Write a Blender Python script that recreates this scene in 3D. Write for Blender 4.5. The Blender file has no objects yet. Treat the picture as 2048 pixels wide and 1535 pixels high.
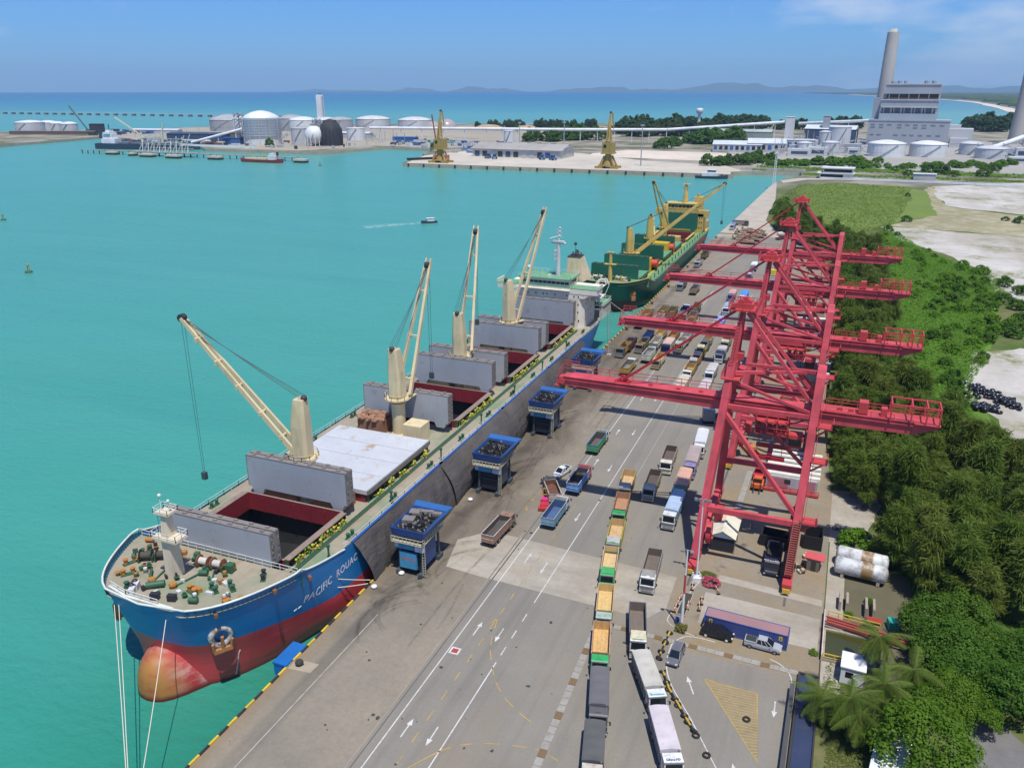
import bpy, math, random
from math import sin, cos, pi, radians, sqrt, atan2
from mathutils import Vector, Matrix, noise as mnoise
from mathutils.geometry import tessellate_polygon
random.seed(7)
S = bpy.context.scene
COL = S.collection

# ---------------------------------------------------------------- camera, sky, sun, exposure
# axes: X = across the quay (0 at the quay edge, + inland), Y = along the quay, Z = up, quay top at 0, sea at -4
SEA = -4.0
cam_d = bpy.data.cameras.new('camera'); cam = bpy.data.objects.new('camera', cam_d); COL.objects.link(cam)
cam.location = (65.6, 0, 77.54)
_y, _p = radians(22.05), radians(19.99)
fw = Vector((-sin(_y)*cos(_p), cos(_y)*cos(_p), -sin(_p)))
cam.rotation_euler = fw.to_track_quat('-Z', 'Y').to_euler()
cam_d.sensor_width = 36.0; cam_d.lens = 36.0*1632.2/2048
cam_d.clip_start = 1.0; cam_d.clip_end = 40000
S.camera = cam

SUN = Vector((0.22, -0.30, 1.0)).normalized()
sun_d = bpy.data.lights.new('sun', 'SUN'); sun_d.energy = 4.2; sun_d.angle = radians(0.53); sun_d.color = (1, .955, .89)
sun = bpy.data.objects.new('sun', sun_d); COL.objects.link(sun); sun.location = (0, 0, 400)
sun.rotation_euler = (-SUN).to_track_quat('-Z', 'Y').to_euler()

W = bpy.data.worlds.new('World'); S.world = W; W.use_nodes = True
nt = W.node_tree; nt.nodes.clear()
wo = nt.nodes.new('ShaderNodeOutputWorld'); bg = nt.nodes.new('ShaderNodeBackground')
sky = nt.nodes.new('ShaderNodeTexSky'); sky.sky_type = 'NISHITA'; sky.sun_disc = False
sky.sun_elevation = math.asin(SUN.z); sky.sun_rotation = atan2(SUN.x, SUN.y)
sky.altitude = 80; sky.air_density = 1.0; sky.dust_density = 0.25; sky.ozone_density = 2.2
bg.inputs['Strength'].default_value = 0.105
def wn(t, **k):
    n = nt.nodes.new(t)
    for a, b in k.items(): setattr(n, a, b)
    return n
tc = wn('ShaderNodeTexCoord'); mp = wn('ShaderNodeMapping'); mp.inputs['Scale'].default_value = (1, 1, 3.2)
nt.links.new(tc.outputs['Generated'], mp.inputs['Vector'])
n1 = wn('ShaderNodeTexNoise'); n1.inputs['Scale'].default_value = 7.5; n1.inputs['Detail'].default_value = 8; n1.inputs['Roughness'].default_value = .56
n2 = wn('ShaderNodeTexNoise'); n2.inputs['Scale'].default_value = 1.25; n2.inputs['Detail'].default_value = 2
nt.links.new(mp.outputs[0], n1.inputs['Vector']); nt.links.new(mp.outputs[0], n2.inputs['Vector'])
# broad cloud cover lies to the east (+X) of the view, the west is clear
sp = wn('ShaderNodeSeparateXYZ'); nt.links.new(tc.outputs['Generated'], sp.inputs[0])
cov = wn('ShaderNodeMapRange'); cov.inputs['From Min'].default_value = -.28; cov.inputs['From Max'].default_value = .05
cov.inputs['To Min'].default_value = -.16; cov.inputs['To Max'].default_value = .10
nt.links.new(sp.outputs['X'], cov.inputs['Value'])
a1 = wn('ShaderNodeMath', operation='ADD'); nt.links.new(n1.outputs['Fac'], a1.inputs[0]); nt.links.new(cov.outputs[0], a1.inputs[1])
m2 = wn('ShaderNodeMath', operation='MULTIPLY_ADD'); m2.inputs[1].default_value = .5; m2.inputs[2].default_value = -.25
nt.links.new(n2.outputs['Fac'], m2.inputs[0])
a2 = wn('ShaderNodeMath', operation='ADD'); nt.links.new(a1.outputs[0], a2.inputs[0]); nt.links.new(m2.outputs[0], a2.inputs[1])
cr = wn('ShaderNodeMapRange'); cr.inputs['From Min'].default_value = .50; cr.inputs['From Max'].default_value = .72
cr.inputs['To Max'].default_value = .52
nt.links.new(a2.outputs[0], cr.inputs['Value'])
tint = wn('ShaderNodeMix', data_type='RGBA', blend_type='MULTIPLY'); tint.inputs['Factor'].default_value = 1
nt.links.new(sky.outputs[0], tint.inputs[6]); tint.inputs[7].default_value = (.30, .60, 1.10, 1)
mx = wn('ShaderNodeMix', data_type='RGBA'); nt.links.new(cr.outputs[0], mx.inputs['Factor'])
nt.links.new(tint.outputs[2], mx.inputs[6]); mx.inputs[7].default_value = (6.6, 7.0, 7.8, 1)
nt.links.new(mx.outputs[2], bg.inputs['Color']); nt.links.new(bg.outputs[0], wo.inputs[0])

S.render.engine = 'CYCLES'
S.view_settings.view_transform = 'Standard'; S.view_settings.look = 'None'
S.view_settings.exposure = 0.22; S.view_settings.gamma = 1.0; S.view_settings.use_curve_mapping = False
S.cycles.max_bounces = 6; S.cycles.diffuse_bounces = 2; S.cycles.glossy_bounces = 2; S.cycles.transparent_max_bounces = 8
S.cycles.volume_bounces = 0; S.cycles.use_denoising = True

# ---------------------------------------------------------------- mesh builder
class MB:
    def __init__(s): s.v = []; s.f = []; s.m = []; s.s = []
    def add(s, vs, fs, mi=0, sm=False):
        o = len(s.v); s.v += [tuple(p) for p in vs]
        for f in fs: s.f.append([i+o for i in f]); s.m.append(mi); s.s.append(sm)
    def box(s, x0, y0, z0, x1, y1, z1, mi=0, mtop=None):
        vs = [(x0,y0,z0),(x1,y0,z0),(x1,y1,z0),(x0,y1,z0),(x0,y0,z1),(x1,y0,z1),(x1,y1,z1),(x0,y1,z1)]
        s.add(vs, [(0,3,2,1),(0,1,5,4),(1,2,6,5),(2,3,7,6),(3,0,4,7)], mi); s.add(vs, [(4,5,6,7)], mi if mtop is None else mtop)
    def cbox(s, c, d, mi=0, rz=0.0, mtop=None):
        k = len(s.v); s.box(-d[0]/2,-d[1]/2,-d[2]/2,d[0]/2,d[1]/2,d[2]/2, mi, mtop)
        cz, sz = cos(rz), sin(rz)
        for i in range(k, len(s.v)):
            x, y, z = s.v[i]; s.v[i] = (c[0]+x*cz-y*sz, c[1]+x*sz+y*cz, c[2]+z)
    def frame(s, p, q):
        d = (Vector(q)-Vector(p)).normalized()
        a = d.cross(Vector((0,0,1)))
        if a.length < 1e-3: a = Vector((1,0,0))
        a.normalize(); b = a.cross(d).normalized()
        return d, a, b
    def beam(s, p, q, w, h=None, mi=0, w2=None, h2=None):
        h = w if h is None else h; w2 = w if w2 is None else w2; h2 = h if h2 is None else h2
        p = Vector(p); q = Vector(q); d, a, b = s.frame(p, q); vs = []
        for c, ww, hh in ((p, w, h), (q, w2, h2)):
            vs += [c+a*i*ww/2+b*j*hh/2 for i, j in ((-1,-1),(1,-1),(1,1),(-1,1))]
        s.add(vs, [(3,2,1,0),(4,5,6,7),(0,1,5,4),(1,2,6,5),(2,3,7,6),(3,0,4,7)], mi)
    def tube(s, p, q, r, r2=None, n=8, mi=0, sm=True, cap=True):
        r2 = r if r2 is None else r2; p = Vector(p); q = Vector(q); d, a, b = s.frame(p, q); vs = []
        for c, rr in ((p, r), (q, r2)):
            vs += [c+(a*cos(2*pi*i/n)+b*sin(2*pi*i/n))*rr for i in range(n)]
        s.add(vs, [(i,(i+1)%n,n+(i+1)%n,n+i) for i in range(n)], mi, sm)
        if cap: s.add(vs, [tuple(range(n-1,-1,-1)), tuple(range(n,2*n))], mi)
    def path(s, pts, r, n=4, mi=0):
        for a, b in zip(pts, pts[1:]): s.tube(a, b, r, n=n, mi=mi, cap=False)
    def wire(s, a, b, r, sag=0.0, k=6, n=4, mi=0):
        a = Vector(a); b = Vector(b)
        s.path([a.lerp(b, i/k)-Vector((0,0,4*sag*(i/k)*(1-i/k))) for i in range(k+1)], r, n, mi)
    def prism(s, poly, z0, z1, mi=0, mtop=None, bottom=False):
        n = len(poly); ar = sum(poly[i][0]*poly[(i+1)%n][1]-poly[(i+1)%n][0]*poly[i][1] for i in range(n))
        if ar < 0: poly = list(reversed(poly))
        vs = [(x,y,z0) for x, y in poly]+[(x,y,z1) for x, y in poly]
        if z1 > z0: s.add(vs, [(i,(i+1)%n,n+(i+1)%n,n+i) for i in range(n)], mi)
        t = tessellate_polygon([[Vector((x,y,0)) for x, y in poly]])
        fs = []
        for a, b, c in t:
            A, B, Cc = poly[a], poly[b], poly[c]
            if (B[0]-A[0])*(Cc[1]-A[1])-(B[1]-A[1])*(Cc[0]-A[0]) < 0: b, c = c, b
            fs.append((n+a, n+b, n+c))
        s.add(vs, fs, mi if mtop is None else mtop)
        if bottom: s.add(vs, [(f[0]-n, f[2]-n, f[1]-n) for f in fs], mi)
    def loft(s, rings, mi=0, sm=True, closed=True, cap=True):
        n = len(rings[0]); vs = [p for r in rings for p in r]; fs = []
        for k in range(len(rings)-1):
            for i in range(n if closed else n-1):
                j = (i+1) % n; fs.append((k*n+i, k*n+j, (k+1)*n+j, (k+1)*n+i))
        s.add(vs, fs, mi, sm)
        if cap and closed: s.add(vs, [tuple(range(n-1,-1,-1)), tuple(range((len(rings)-1)*n, len(rings)*n))], mi)
    def lathe(s, c, prof, n=16, mi=0, sm=True):
        rings = [[(c[0]+r*cos(2*pi*i/n), c[1]+r*sin(2*pi*i/n), c[2]+z) for i in range(n)] for r, z in prof]
        s.loft(rings, mi, sm, True, False)
    def ball(s, c, r, n=10, k=6, mi=0, sc=(1,1,1)):
        rings = [[(c[0]+sc[0]*r*sin(pi*j/k)*cos(2*pi*i/n), c[1]+sc[1]*r*sin(pi*j/k)*sin(2*pi*i/n), c[2]-sc[2]*r*cos(pi*j/k)) for i in range(n)] for j in range(k+1)]
        s.loft(rings, mi, True, True, False)
    def quad(s, a, b, c, d, mi=0): s.add([a,b,c,d], [(0,1,2,3)], mi)
    def rail(s, pts, h=1.0, r=.035, step=2.0, mi=0, mid=True):
        pts = [Vector(p) for p in pts]; up = Vector((0,0,h))
        for a, b in zip(pts, pts[1:]):
            k = max(1, int((b-a).length/step))
            s.beam(a+up, b+up, r*2, r*2, mi)
            if mid: s.beam(a+up*.5, b+up*.5, r*1.5, r*1.5, mi)
            for i in range(k+1):
                c = a.lerp(b, i/k); s.beam(c, c+up, r*2, r*2, mi)
    def mesh(s, name, mats):
        me = bpy.data.meshes.new(name); me.from_pydata(s.v, [], s.f)
        for m in mats: me.materials.append(m)
        if len(mats) > 1: me.polygons.foreach_set('material_index', s.m)
        if any(s.s): me.polygons.foreach_set('use_smooth', s.s)
        me.update(); return me
    def build(s, name, mats, parent=None, off=None, loc=None, **pr):
        if not isinstance(mats, (list, tuple)): mats = [mats]
        if off is not None:
            ox, oy, oz = off; s.v = [(x-ox, y-oy, z-oz) for x, y, z in s.v]
        return link(name, s.mesh(name, mats), parent, loc, **pr)

def link(name, me, parent=None, loc=None, rz=0.0, **pr):
    o = bpy.data.objects.new(name, me); COL.objects.link(o)
    if parent: o.parent = parent
    if loc is not None: o.location = loc
    if rz: o.rotation_euler = (0, 0, rz)
    for k, v in pr.items(): o[k] = v
    return o
def thing(name, label, cat, loc=(0,0,0), rz=0.0, group=None):
    o = bpy.data.objects.new(name, None); COL.objects.link(o); o.empty_display_size = .5
    o.location = loc; o.rotation_euler = (0, 0, rz); o['label'] = label; o['category'] = cat
    if group: o['group'] = group
    return o
def tag(o, label, cat, group=None):
    o['label'] = label; o['category'] = cat
    if group: o['group'] = group
    return o
def copy_tree(o, kids, parent=None):
    c = o.copy(); COL.objects.link(c); c.parent = parent
    for k in kids.get(o.name, ()): copy_tree(k, kids, c)
    return c
def kidmap(root):
    m = {}
    def walk(o):
        m[o.name] = list(o.children)
        for c in o.children: walk(c)
    walk(root); return m
def setmats(o, mats):
    for sl, m in zip(o.material_slots, mats):
        if m is not None: sl.link = 'OBJECT'; sl.material = m

# ---------------------------------------------------------------- materials
class Mat:
    def __init__(s, name, rough=.6, metal=0.0, spec=.5):
        s.m = bpy.data.materials.new(name); s.m.use_nodes = True; s.t = s.m.node_tree
        s.b = s.t.nodes['Principled BSDF']; s.b.inputs['Roughness'].default_value = rough; s.b.inputs['Metallic'].default_value = metal
        s.b.inputs['Specular IOR Level'].default_value = spec; s.co = None; s.ps = None
    def n(s, t, **k):
        x = s.t.nodes.new(t)
        for a, b in k.items(): setattr(x, a, b)
        return x
    def l(s, a, b): s.t.links.new(a, b)
    def coord(s):
        if s.co is None:
            g = s.n('ShaderNodeTexCoord'); oi = s.n('ShaderNodeObjectInfo'); a = s.n('ShaderNodeVectorMath', operation='MULTIPLY_ADD')
            a.inputs[1].default_value = (37, 53, 71); s.l(oi.outputs['Random'], a.inputs[0]); s.l(g.outputs['Object'], a.inputs[2]); s.co = a.outputs[0]; s.rnd = oi.outputs['Random']
        return s.co
    def pos(s):
        if s.ps is None: s.ps = s.n('ShaderNodeNewGeometry').outputs['Position']
        return s.ps
    def noise(s, scale, detail=4, rough=.55, vec=None, stretch=None, lo=None, hi=None, dist=0.0):
        v = vec or s.coord()
        if stretch:
            mp = s.n('ShaderNodeMapping'); mp.inputs['Scale'].default_value = stretch; s.l(v, mp.inputs[0]); v = mp.outputs[0]
        t = s.n('ShaderNodeTexNoise'); t.inputs['Scale'].default_value = scale; t.inputs['Detail'].default_value = detail
        t.inputs['Roughness'].default_value = rough; t.inputs['Distortion'].default_value = dist; s.l(v, t.inputs['Vector'])
        if lo is None: return t.outputs['Fac']
        return s.rng(t.outputs['Fac'], lo, hi)
    def rng(s, v, lo, hi, a=0.0, b=1.0, smooth=False):
        r = s.n('ShaderNodeMapRange'); r.inputs[1].default_value = lo; r.inputs[2].default_value = hi; r.inputs[3].default_value = a; r.inputs[4].default_value = b
        if smooth: r.interpolation_type = 'SMOOTHSTEP'
        s.l(v, r.inputs[0]); return r.outputs[0]
    def math(s, op, a, b=None):
        m = s.n('ShaderNodeMath', operation=op)
        for i, x in enumerate((a, b)):
            if x is None: continue
            if isinstance(x, (int, float)): m.inputs[i].default_value = x
            else: s.l(x, m.inputs[i])
        return m.outputs[0]
    def axis(s, vec, i):
        x = s.n('ShaderNodeSeparateXYZ'); s.l(vec, x.inputs[0]); return x.outputs[i]
    def mix(s, f, a, b, mode='MIX'):
        m = s.n('ShaderNodeMix', data_type='RGBA', blend_type=mode)
        for k, x in ((0, f), (6, a), (7, b)):
            if isinstance(x, (int, float)): m.inputs[k].default_value = x
            elif isinstance(x, (tuple, list)): m.inputs[k].default_value = (*x, 1)
            else: s.l(x, m.inputs[k])
        return m.outputs[2]
    def col(s, c):
        if isinstance(c, (tuple, list)): s.b.inputs['Base Color'].default_value = (*c, 1)
        else: s.l(c, s.b.inputs['Base Color'])
        return s
    def bump(s, h, strength=.3, dist=.05):
        b = s.n('ShaderNodeBump'); b.inputs['Strength'].default_value = strength; b.inputs['Distance'].default_value = dist
        s.l(h, b.inputs['Height']); s.l(b.outputs[0], s.b.inputs['Normal']); return s
def sc(c, k): return tuple(min(1, x*k) for x in c)
_pc = {}
def paint(name, c, rough=.5, grime=.35, scale=.35, rust=0.0, metal=0.0, dirt=(.09,.075,.055), streak=True, vary=.12):
    """worn paint: soft value shifts, run-down dirt streaks, rust blotches"""
    key = (name, c, rough, grime, scale, rust)
    if key in _pc: return _pc[key]
    M = Mat(name, rough, metal)
    k = M.noise(scale*.6, 3, lo=.3, hi=.7)
    base = M.mix(k, sc(c, 1-vary), sc(c, 1+vary*.7))
    if grime:
        g = M.noise(scale*2.4, 6, .62, stretch=(1,1,.22) if streak else None, lo=.48, hi=.78)
        base = M.mix(M.math('MULTIPLY', g, grime), base, dirt)
    if rust:
        r = M.noise(scale*1.7, 7, .66, lo=.70-rust*.3, hi=.76-rust*.2)
        base = M.mix(M.math('MULTIPLY', r, .85), base, (.17,.07,.03))
    M.col(base); _pc[key] = M.m; return M.m
def plain(name, c, rough=.6, metal=0.0, spec=.5):
    key = (name, c, rough)
    if key not in _pc: _pc[key] = Mat(name, rough, metal, spec).col(c).m
    return _pc[key]

GLASS = plain('dark_glass', (.012,.016,.02), .08)
TYRE = plain('tyre_rubber', (.018,.017,.016), .85)
STEEL = paint('grey_steel', (.22,.22,.21), .55, .4)
DARK = paint('dark_steel', (.035,.035,.036), .6, .3)
WHITE = paint('white_paint', (.72,.72,.70), .45, .3)
CREAM = paint('cream_paint', (.66,.55,.33), .5, .35, .3, rust=.08)
RED = paint('crane_red', (.55,.068,.085), .6, .75, .4, rust=.2, dirt=(.27,.05,.045), vary=.25)
RUST = paint('rusty_steel', (.20,.085,.04), .85, .5)
YEL = paint('yellow_paint', (.62,.43,.05), .5, .35)
COAL = Mat('coal', .75).m; COAL.node_tree.nodes['Principled BSDF'].inputs['Base Color'].default_value = (.013,.013,.014,1)
WIRE = plain('wire_rope', (.05,.08,.08), .6)
ROPE = plain('pale_rope', (.62,.58,.48), .8)

# ================================================================ SETTING
def structure(o): o['kind'] = 'structure'; return o
def stuff(o): o['kind'] = 'stuff'; return o
def jitter(poly, step, amp, seed=1, closed=True):
    """subdivide an outline and roughen it"""
    out = []; n = len(poly)
    for i in range(n if closed else n-1):
        a = Vector(poly[i]).to_3d(); b = Vector(poly[(i+1)%n]).to_3d(); k = max(1, int((b-a).length/step))
        for j in range(k):
            p = a.lerp(b, j/k); w = mnoise.noise_vector(Vector((p.x/step*.37, p.y/step*.37, seed*3.1)))
            out.append((p.x+w.x*amp, p.y+w.y*amp))
    return out

# ---- sea: one wide sheet to the horizon
M = Mat('sea_water', .28, 0, .20)
P = M.pos(); Yv = M.axis(P, 1); Xv = M.axis(P, 0)
big = M.noise(.0016, 3, vec=P, stretch=(1, 2.2, 1)); fine = M.noise(.012, 4, vec=P, stretch=(.5, 1.6, 1))
d = M.math('ADD', Yv, M.math('MULTIPLY', M.math('SUBTRACT', big, .5), M.rng(Yv, 200, 3500, 30.0, 1300.0)))
d = M.math('SUBTRACT', d, M.math('MULTIPLY', Xv, .35))
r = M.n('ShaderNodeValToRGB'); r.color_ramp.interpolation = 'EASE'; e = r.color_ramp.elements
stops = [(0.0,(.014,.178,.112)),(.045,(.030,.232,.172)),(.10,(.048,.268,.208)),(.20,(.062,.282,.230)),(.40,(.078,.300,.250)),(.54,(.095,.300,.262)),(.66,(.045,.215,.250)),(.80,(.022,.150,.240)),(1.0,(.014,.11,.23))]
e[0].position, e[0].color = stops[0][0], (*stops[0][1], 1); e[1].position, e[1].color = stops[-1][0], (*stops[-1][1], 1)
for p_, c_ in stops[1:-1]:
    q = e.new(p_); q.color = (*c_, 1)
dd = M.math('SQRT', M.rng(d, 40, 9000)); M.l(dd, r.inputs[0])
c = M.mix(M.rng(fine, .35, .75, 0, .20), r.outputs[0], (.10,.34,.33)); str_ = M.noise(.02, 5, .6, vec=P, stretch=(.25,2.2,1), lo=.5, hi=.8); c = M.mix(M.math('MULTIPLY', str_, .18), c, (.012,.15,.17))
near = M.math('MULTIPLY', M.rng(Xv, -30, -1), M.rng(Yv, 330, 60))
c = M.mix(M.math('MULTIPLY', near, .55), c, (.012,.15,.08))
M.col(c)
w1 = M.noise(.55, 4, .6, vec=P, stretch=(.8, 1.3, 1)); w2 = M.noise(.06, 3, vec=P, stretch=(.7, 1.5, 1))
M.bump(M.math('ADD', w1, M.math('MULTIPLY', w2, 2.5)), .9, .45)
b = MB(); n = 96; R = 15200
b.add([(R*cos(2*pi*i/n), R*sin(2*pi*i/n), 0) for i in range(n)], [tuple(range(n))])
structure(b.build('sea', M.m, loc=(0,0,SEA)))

# ---- main land: one sheet with a stone edge down into the water
shore = [(-1006,615),(-1068,850),(-1104,1064),(-837,975),(-744,901),(-592,902),(-561,906),(-535,1020),(-452,1010),(-428,925)]
pier = [(-428,925),(-418,910),(-388,803),(-37,809),(-41,838),(-30,850)]
inlet = [(-30,850),(19,862),(23,827),(10,800),(6.5,755)]
back = [(16,640),(20,531),(33,478),(62,390),(66,300),(69,160),(70.4,120),(70.4,-80),(1500,-80),(1500,1500),(900,1560),(420,1760),(352,1822),(282,1921),(214,1851),(90,2163),(-170,2064),(-481,1884),(-788,1737),(-1059,1550),(-1196,1397),(-1257,1199),(-1400,1104),(-1623,980)]
land = jitter(shore, 25, 3, 2, False)+pier+inlet+back
M = Mat('soil_and_grass', .95, 0, .1); P = M.pos()
g1 = M.noise(.035, 5, .6, vec=P, lo=.38, hi=.62); g2 = M.noise(.4, 5, .65, vec=P, lo=.35, hi=.7)
c = M.mix(g2, (.105,.12,.04), (.19,.17,.085)); c = M.mix(g1, c, (.060,.115,.02)); far = M.rng(M.axis(P,1), 640, 800)
c = M.mix(far, c, M.mix(M.noise(.02, 5, vec=P, lo=.42, hi=.6), (.30,.275,.225), (.12,.125,.07)))
M.col(c); M.bump(g2, .4, .3)
STONE = paint('revetment_stone', (.40,.35,.27), .9, .5, .12, streak=False)
b = MB(); b.prism(land, SEA-1.5, -.14, 1, 0)
structure(b.build('land', [M.m, STONE]))

# ---- quay apron: concrete slab with a vertical wall to the water
apron = [(0,-80),(70.3,-80),(70.3,118),(70.3,160),(67,200),(66,300),(62,388),(33,478),(20,531),(16,640),(6.5,755),(4.5,742),(3.2,650),(2,542),(.6,470),(0,441)]
M = Mat('quay_concrete', .9, 0, .2); P = M.pos(); X = M.axis(P,0); Y = M.axis(P,1)
a = M.noise(.09, 6, .6, vec=P, lo=.35, hi=.68); f = M.noise(1.3, 5, .7, vec=P, lo=.3, hi=.7)
c = M.mix(a, (.285,.245,.185), (.215,.195,.157)); c = M.mix(M.math('MULTIPLY', f, .3), c, (.13,.12,.10))
blot = M.noise(.055, 3, vec=P, lo=.55, hi=.72); c = M.mix(M.math('MULTIPLY', blot, .4), c, (.25,.195,.13))
# ochre run-off along the cope, then the dark strip trodden by the lines gang
c = M.mix(M.math('MULTIPLY', M.rng(X, 3.4, .4), M.noise(.35, 4, vec=P, stretch=(1,.15,1), lo=.25, hi=.7)), c, (.23,.155,.075))
strip = M.math('MULTIPLY', M.math('MULTIPLY', M.rng(X, 3.0, 3.9), M.rng(X, 6.6, 5.3)), M.noise(.25, 4, vec=P, stretch=(1,.1,1), lo=.2, hi=.6))
c = M.mix(M.math('MULTIPLY', strip, .62), c, (.085,.075,.065))
# coal dust spread round the hoppers
dust = M.math('MULTIPLY', M.math('MULTIPLY', M.rng(X, 19, 9), M.rng(Y, 84, 118)), M.rng(Y, 330, 235))
dust = M.math('MULTIPLY', dust, M.noise(.075, 5, .6, vec=P, stretch=(1.5,.55,1), lo=.26, hi=.56, dist=.8))
c = M.mix(M.math('MULTIPLY', dust, .8), c, (.088,.068,.050))
d2 = M.math('MULTIPLY', M.math('MULTIPLY', M.rng(X, 10, 4), M.rng(Y, 80, 100)), M.noise(.16, 5, .6, vec=P, lo=.5, hi=.7))
c = M.mix(M.math('MULTIPLY', d2, .7), c, (.045,.04,.037))
yard = M.math('MULTIPLY', M.rng(X, 44, 52), M.noise(.12, 5, vec=P, lo=.4, hi=.65)); c = M.mix(M.math('MULTIPLY', yard, .85), c, (.255,.195,.11))
oil = M.math('MULTIPLY', M.rng(X, 50, 54), M.noise(.22, 4, vec=P, lo=.62, hi=.72)); c = M.mix(M.math('MULTIPLY', oil, .8), c, (.05,.048,.045))
c = M.mix(M.rng(Y, 455, 470), c, M.mix(a, (.44,.40,.33), (.36,.31,.25)))
crk = M.noise(.35, 7, .75, vec=P, lo=.492, hi=.508); ck = M.math('MULTIPLY', M.math('MULTIPLY', crk, M.math('SUBTRACT', 1.0, crk)), 1.3); c = M.mix(ck, c, (.09,.08,.065)); M.col(c); M.bump(f, .15, .02); APR = M.m
WALLC = paint('quay_wall_concrete', (.26,.24,.20), .9, .7, .3)
b = MB(); b.prism(apron, SEA-1.5, 0, 1, 0)
quay = structure(b.build('quay_apron', [APR, WALLC]))

# ---- asphalt lanes, the pale concrete crossing, the worn patch joints
M = Mat('asphalt', .92, 0, .2); P = M.pos()
a = M.noise(.06, 6, .6, vec=P, lo=.35, hi=.66); f = M.noise(2.0, 5, .7, vec=P, lo=.3, hi=.7)
c = M.mix(a, (.208,.194,.164), (.255,.232,.19)); c = M.mix(M.math('MULTIPLY', f, .3), c, (.14,.135,.125))
tr = M.noise(.5, 3, vec=P, stretch=(1,.03,1), lo=.5, hi=.75); c = M.mix(M.math('MULTIPLY', tr, .30), c, (.10,.097,.09))
tan = M.noise(.045, 4, vec=P, lo=.55, hi=.7); c = M.mix(M.math('MULTIPLY', tan, .5), c, (.225,.18,.125))
M.col(c); M.bump(f, .2, .015); ASPH = M.m
def sheet(name, poly, mat, z): 
    b = MB(); b.prism(poly, z, z); return structure(b.build(name, mat))
sheet('lane_asphalt', [(17.9,-70),(45.5,-70),(46.8,100),(47.2,470),(18.2,470)], ASPH, .004)
sheet('parking_asphalt', [(45.6,-70),(70.0,-70),(70.0,101.2),(39.5,101.5),(39.4,96)], ASPH, .008)
M = Mat('pale_concrete', .9, 0, .2); P = M.pos()
a = M.noise(.16, 6, .6, vec=P, stretch=(.45,1,1), lo=.35, hi=.65); f = M.noise(.9, 6, .7, vec=P, lo=.35, hi=.7)
c = M.mix(a, (.41,.375,.31), (.29,.262,.21)); c = M.mix(M.math('MULTIPLY', f, .35), c, (.2,.17,.13))
o = M.noise(.10, 4, vec=P, lo=.55, hi=.7); c = M.mix(M.math('MULTIPLY', o, .4), c, (.30,.225,.13)); M.col(c); M.bump(f, .15, .02)
PALE = M.m
sheet('concrete_crossing', [(9.5,108.2),(16.2,107.6),(44.8,106.6),(47.2,110.5),(47,119.8),(12,122.1),(7.5,117)], PALE, .012)
sheet('concrete_ramp', [(52.5,108.6),(69.9,108.6),(69.9,116.6),(52.2,117.4)], PALE, .012)
sheet('concrete_strip', [(53.5,121.4),(70.0,120.2),(70.0,122.0),(53.6,123.3)], PALE, .016)
sheet('bollard_pad', [(.35,76.2),(3.9,76.6),(4.0,78.6),(.35,78.4)], paint('pad_concrete', (.34,.29,.21), .9, .2), .012)
RDUST = paint('dusty_groove', (.095,.092,.09), .9, .3)
sheet('crane_rail', [(48.9,118),(49.3,118),(49.3,330),(48.9,330)], RDUST, .010)
sheet('crane_rail', [(64.2,118),(64.6,118),(64.6,330),(64.2,330)], RDUST, .010)
sheet('cable_slot', [(18.35,0),(18.5,0),(18.5,330),(18.35,330)], RDUST, .012)
sheet('cable_slot_edge', [(17.75,0),(17.85,0),(17.85,124),(17.75,124)], paint('slot_edge', (.30,.26,.19), .9, .2), .012)
sheet('quay_line', [(4.9,0),(5.05,0),(5.75,92),(5.6,92)], paint('faded_line', (.38,.36,.32), .8, .6), .008)
# road paint
RP = paint('road_paint_white', (.56,.56,.53), .7, .65, .8, streak=False); YP = paint('road_paint_yellow', (.46,.30,.06), .75, .6, .8, streak=False); OP = paint('worn_yellow', (.34,.24,.08), .8, .5, .6, streak=False)
def ribbon(pts, w, z, mb):
    k = len(pts); L = []; Rr = []
    for i, p in enumerate(pts):
        a = Vector(pts[max(0,i-1)]); c_ = Vector(pts[min(k-1,i+1)]); t = (c_-a).normalized(); nn = Vector((-t.y, t.x))*w/2
        L.append((p[0]+nn.x, p[1]+nn.y, z)); Rr.append((p[0]-nn.x, p[1]-nn.y, z))
    for i in range(k-1): mb.quad(Rr[i], Rr[i+1], L[i+1], L[i])
def arc(c, r, a0, a1, k=14): return [(c[0]+r*cos(a0+(a1-a0)*i/k), c[1]+r*sin(a0+(a1-a0)*i/k)) for i in range(k+1)]
def smooth(pts, k=6):
    out = []; n = len(pts); P = [Vector(p) for p in pts]
    for i in range(n-1):
        p0, p1, p2, p3 = P[max(0,i-1)], P[i], P[i+1], P[min(n-1,i+2)]
        for j in range(k):
            t = j/k; q = .5*((2*p1)+(p2-p0)*t+(2*p0-5*p1+4*p2-p3)*t*t+(3*p1-p0-3*p2+p3)*t**3); out.append(q[:])
    return out+[P[-1][:]]
ZM = .020
def line(pts, w=.15, m=RP, z=ZM, name='lane_line'):
    b = MB(); ribbon(pts, w, z, b); return structure(b.build(name, m))
line([(19.7,20),(19.7,330)], .17); line([(27.25,20),(27.3,88.5)], .17); line([(27.3,104),(27.3,330)], .15)
line([(35.2,228),(35.2,330)], .13); line([(31.5,150),(31.5,330)], .10, paint('old_line', (.36,.36,.34), .8, .5))
for y in (90.2, 94.4, 98.8): line([(27.3,y),(27.3,y+2)], .16, name='lane_dash')
for i in range(46): line([(23.4,58.2+i*4.1),(23.4,60.1+i*4.1)], .13 if i < 22 else .1, YP if i < 12 else OP, name='lane_dash')
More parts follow.
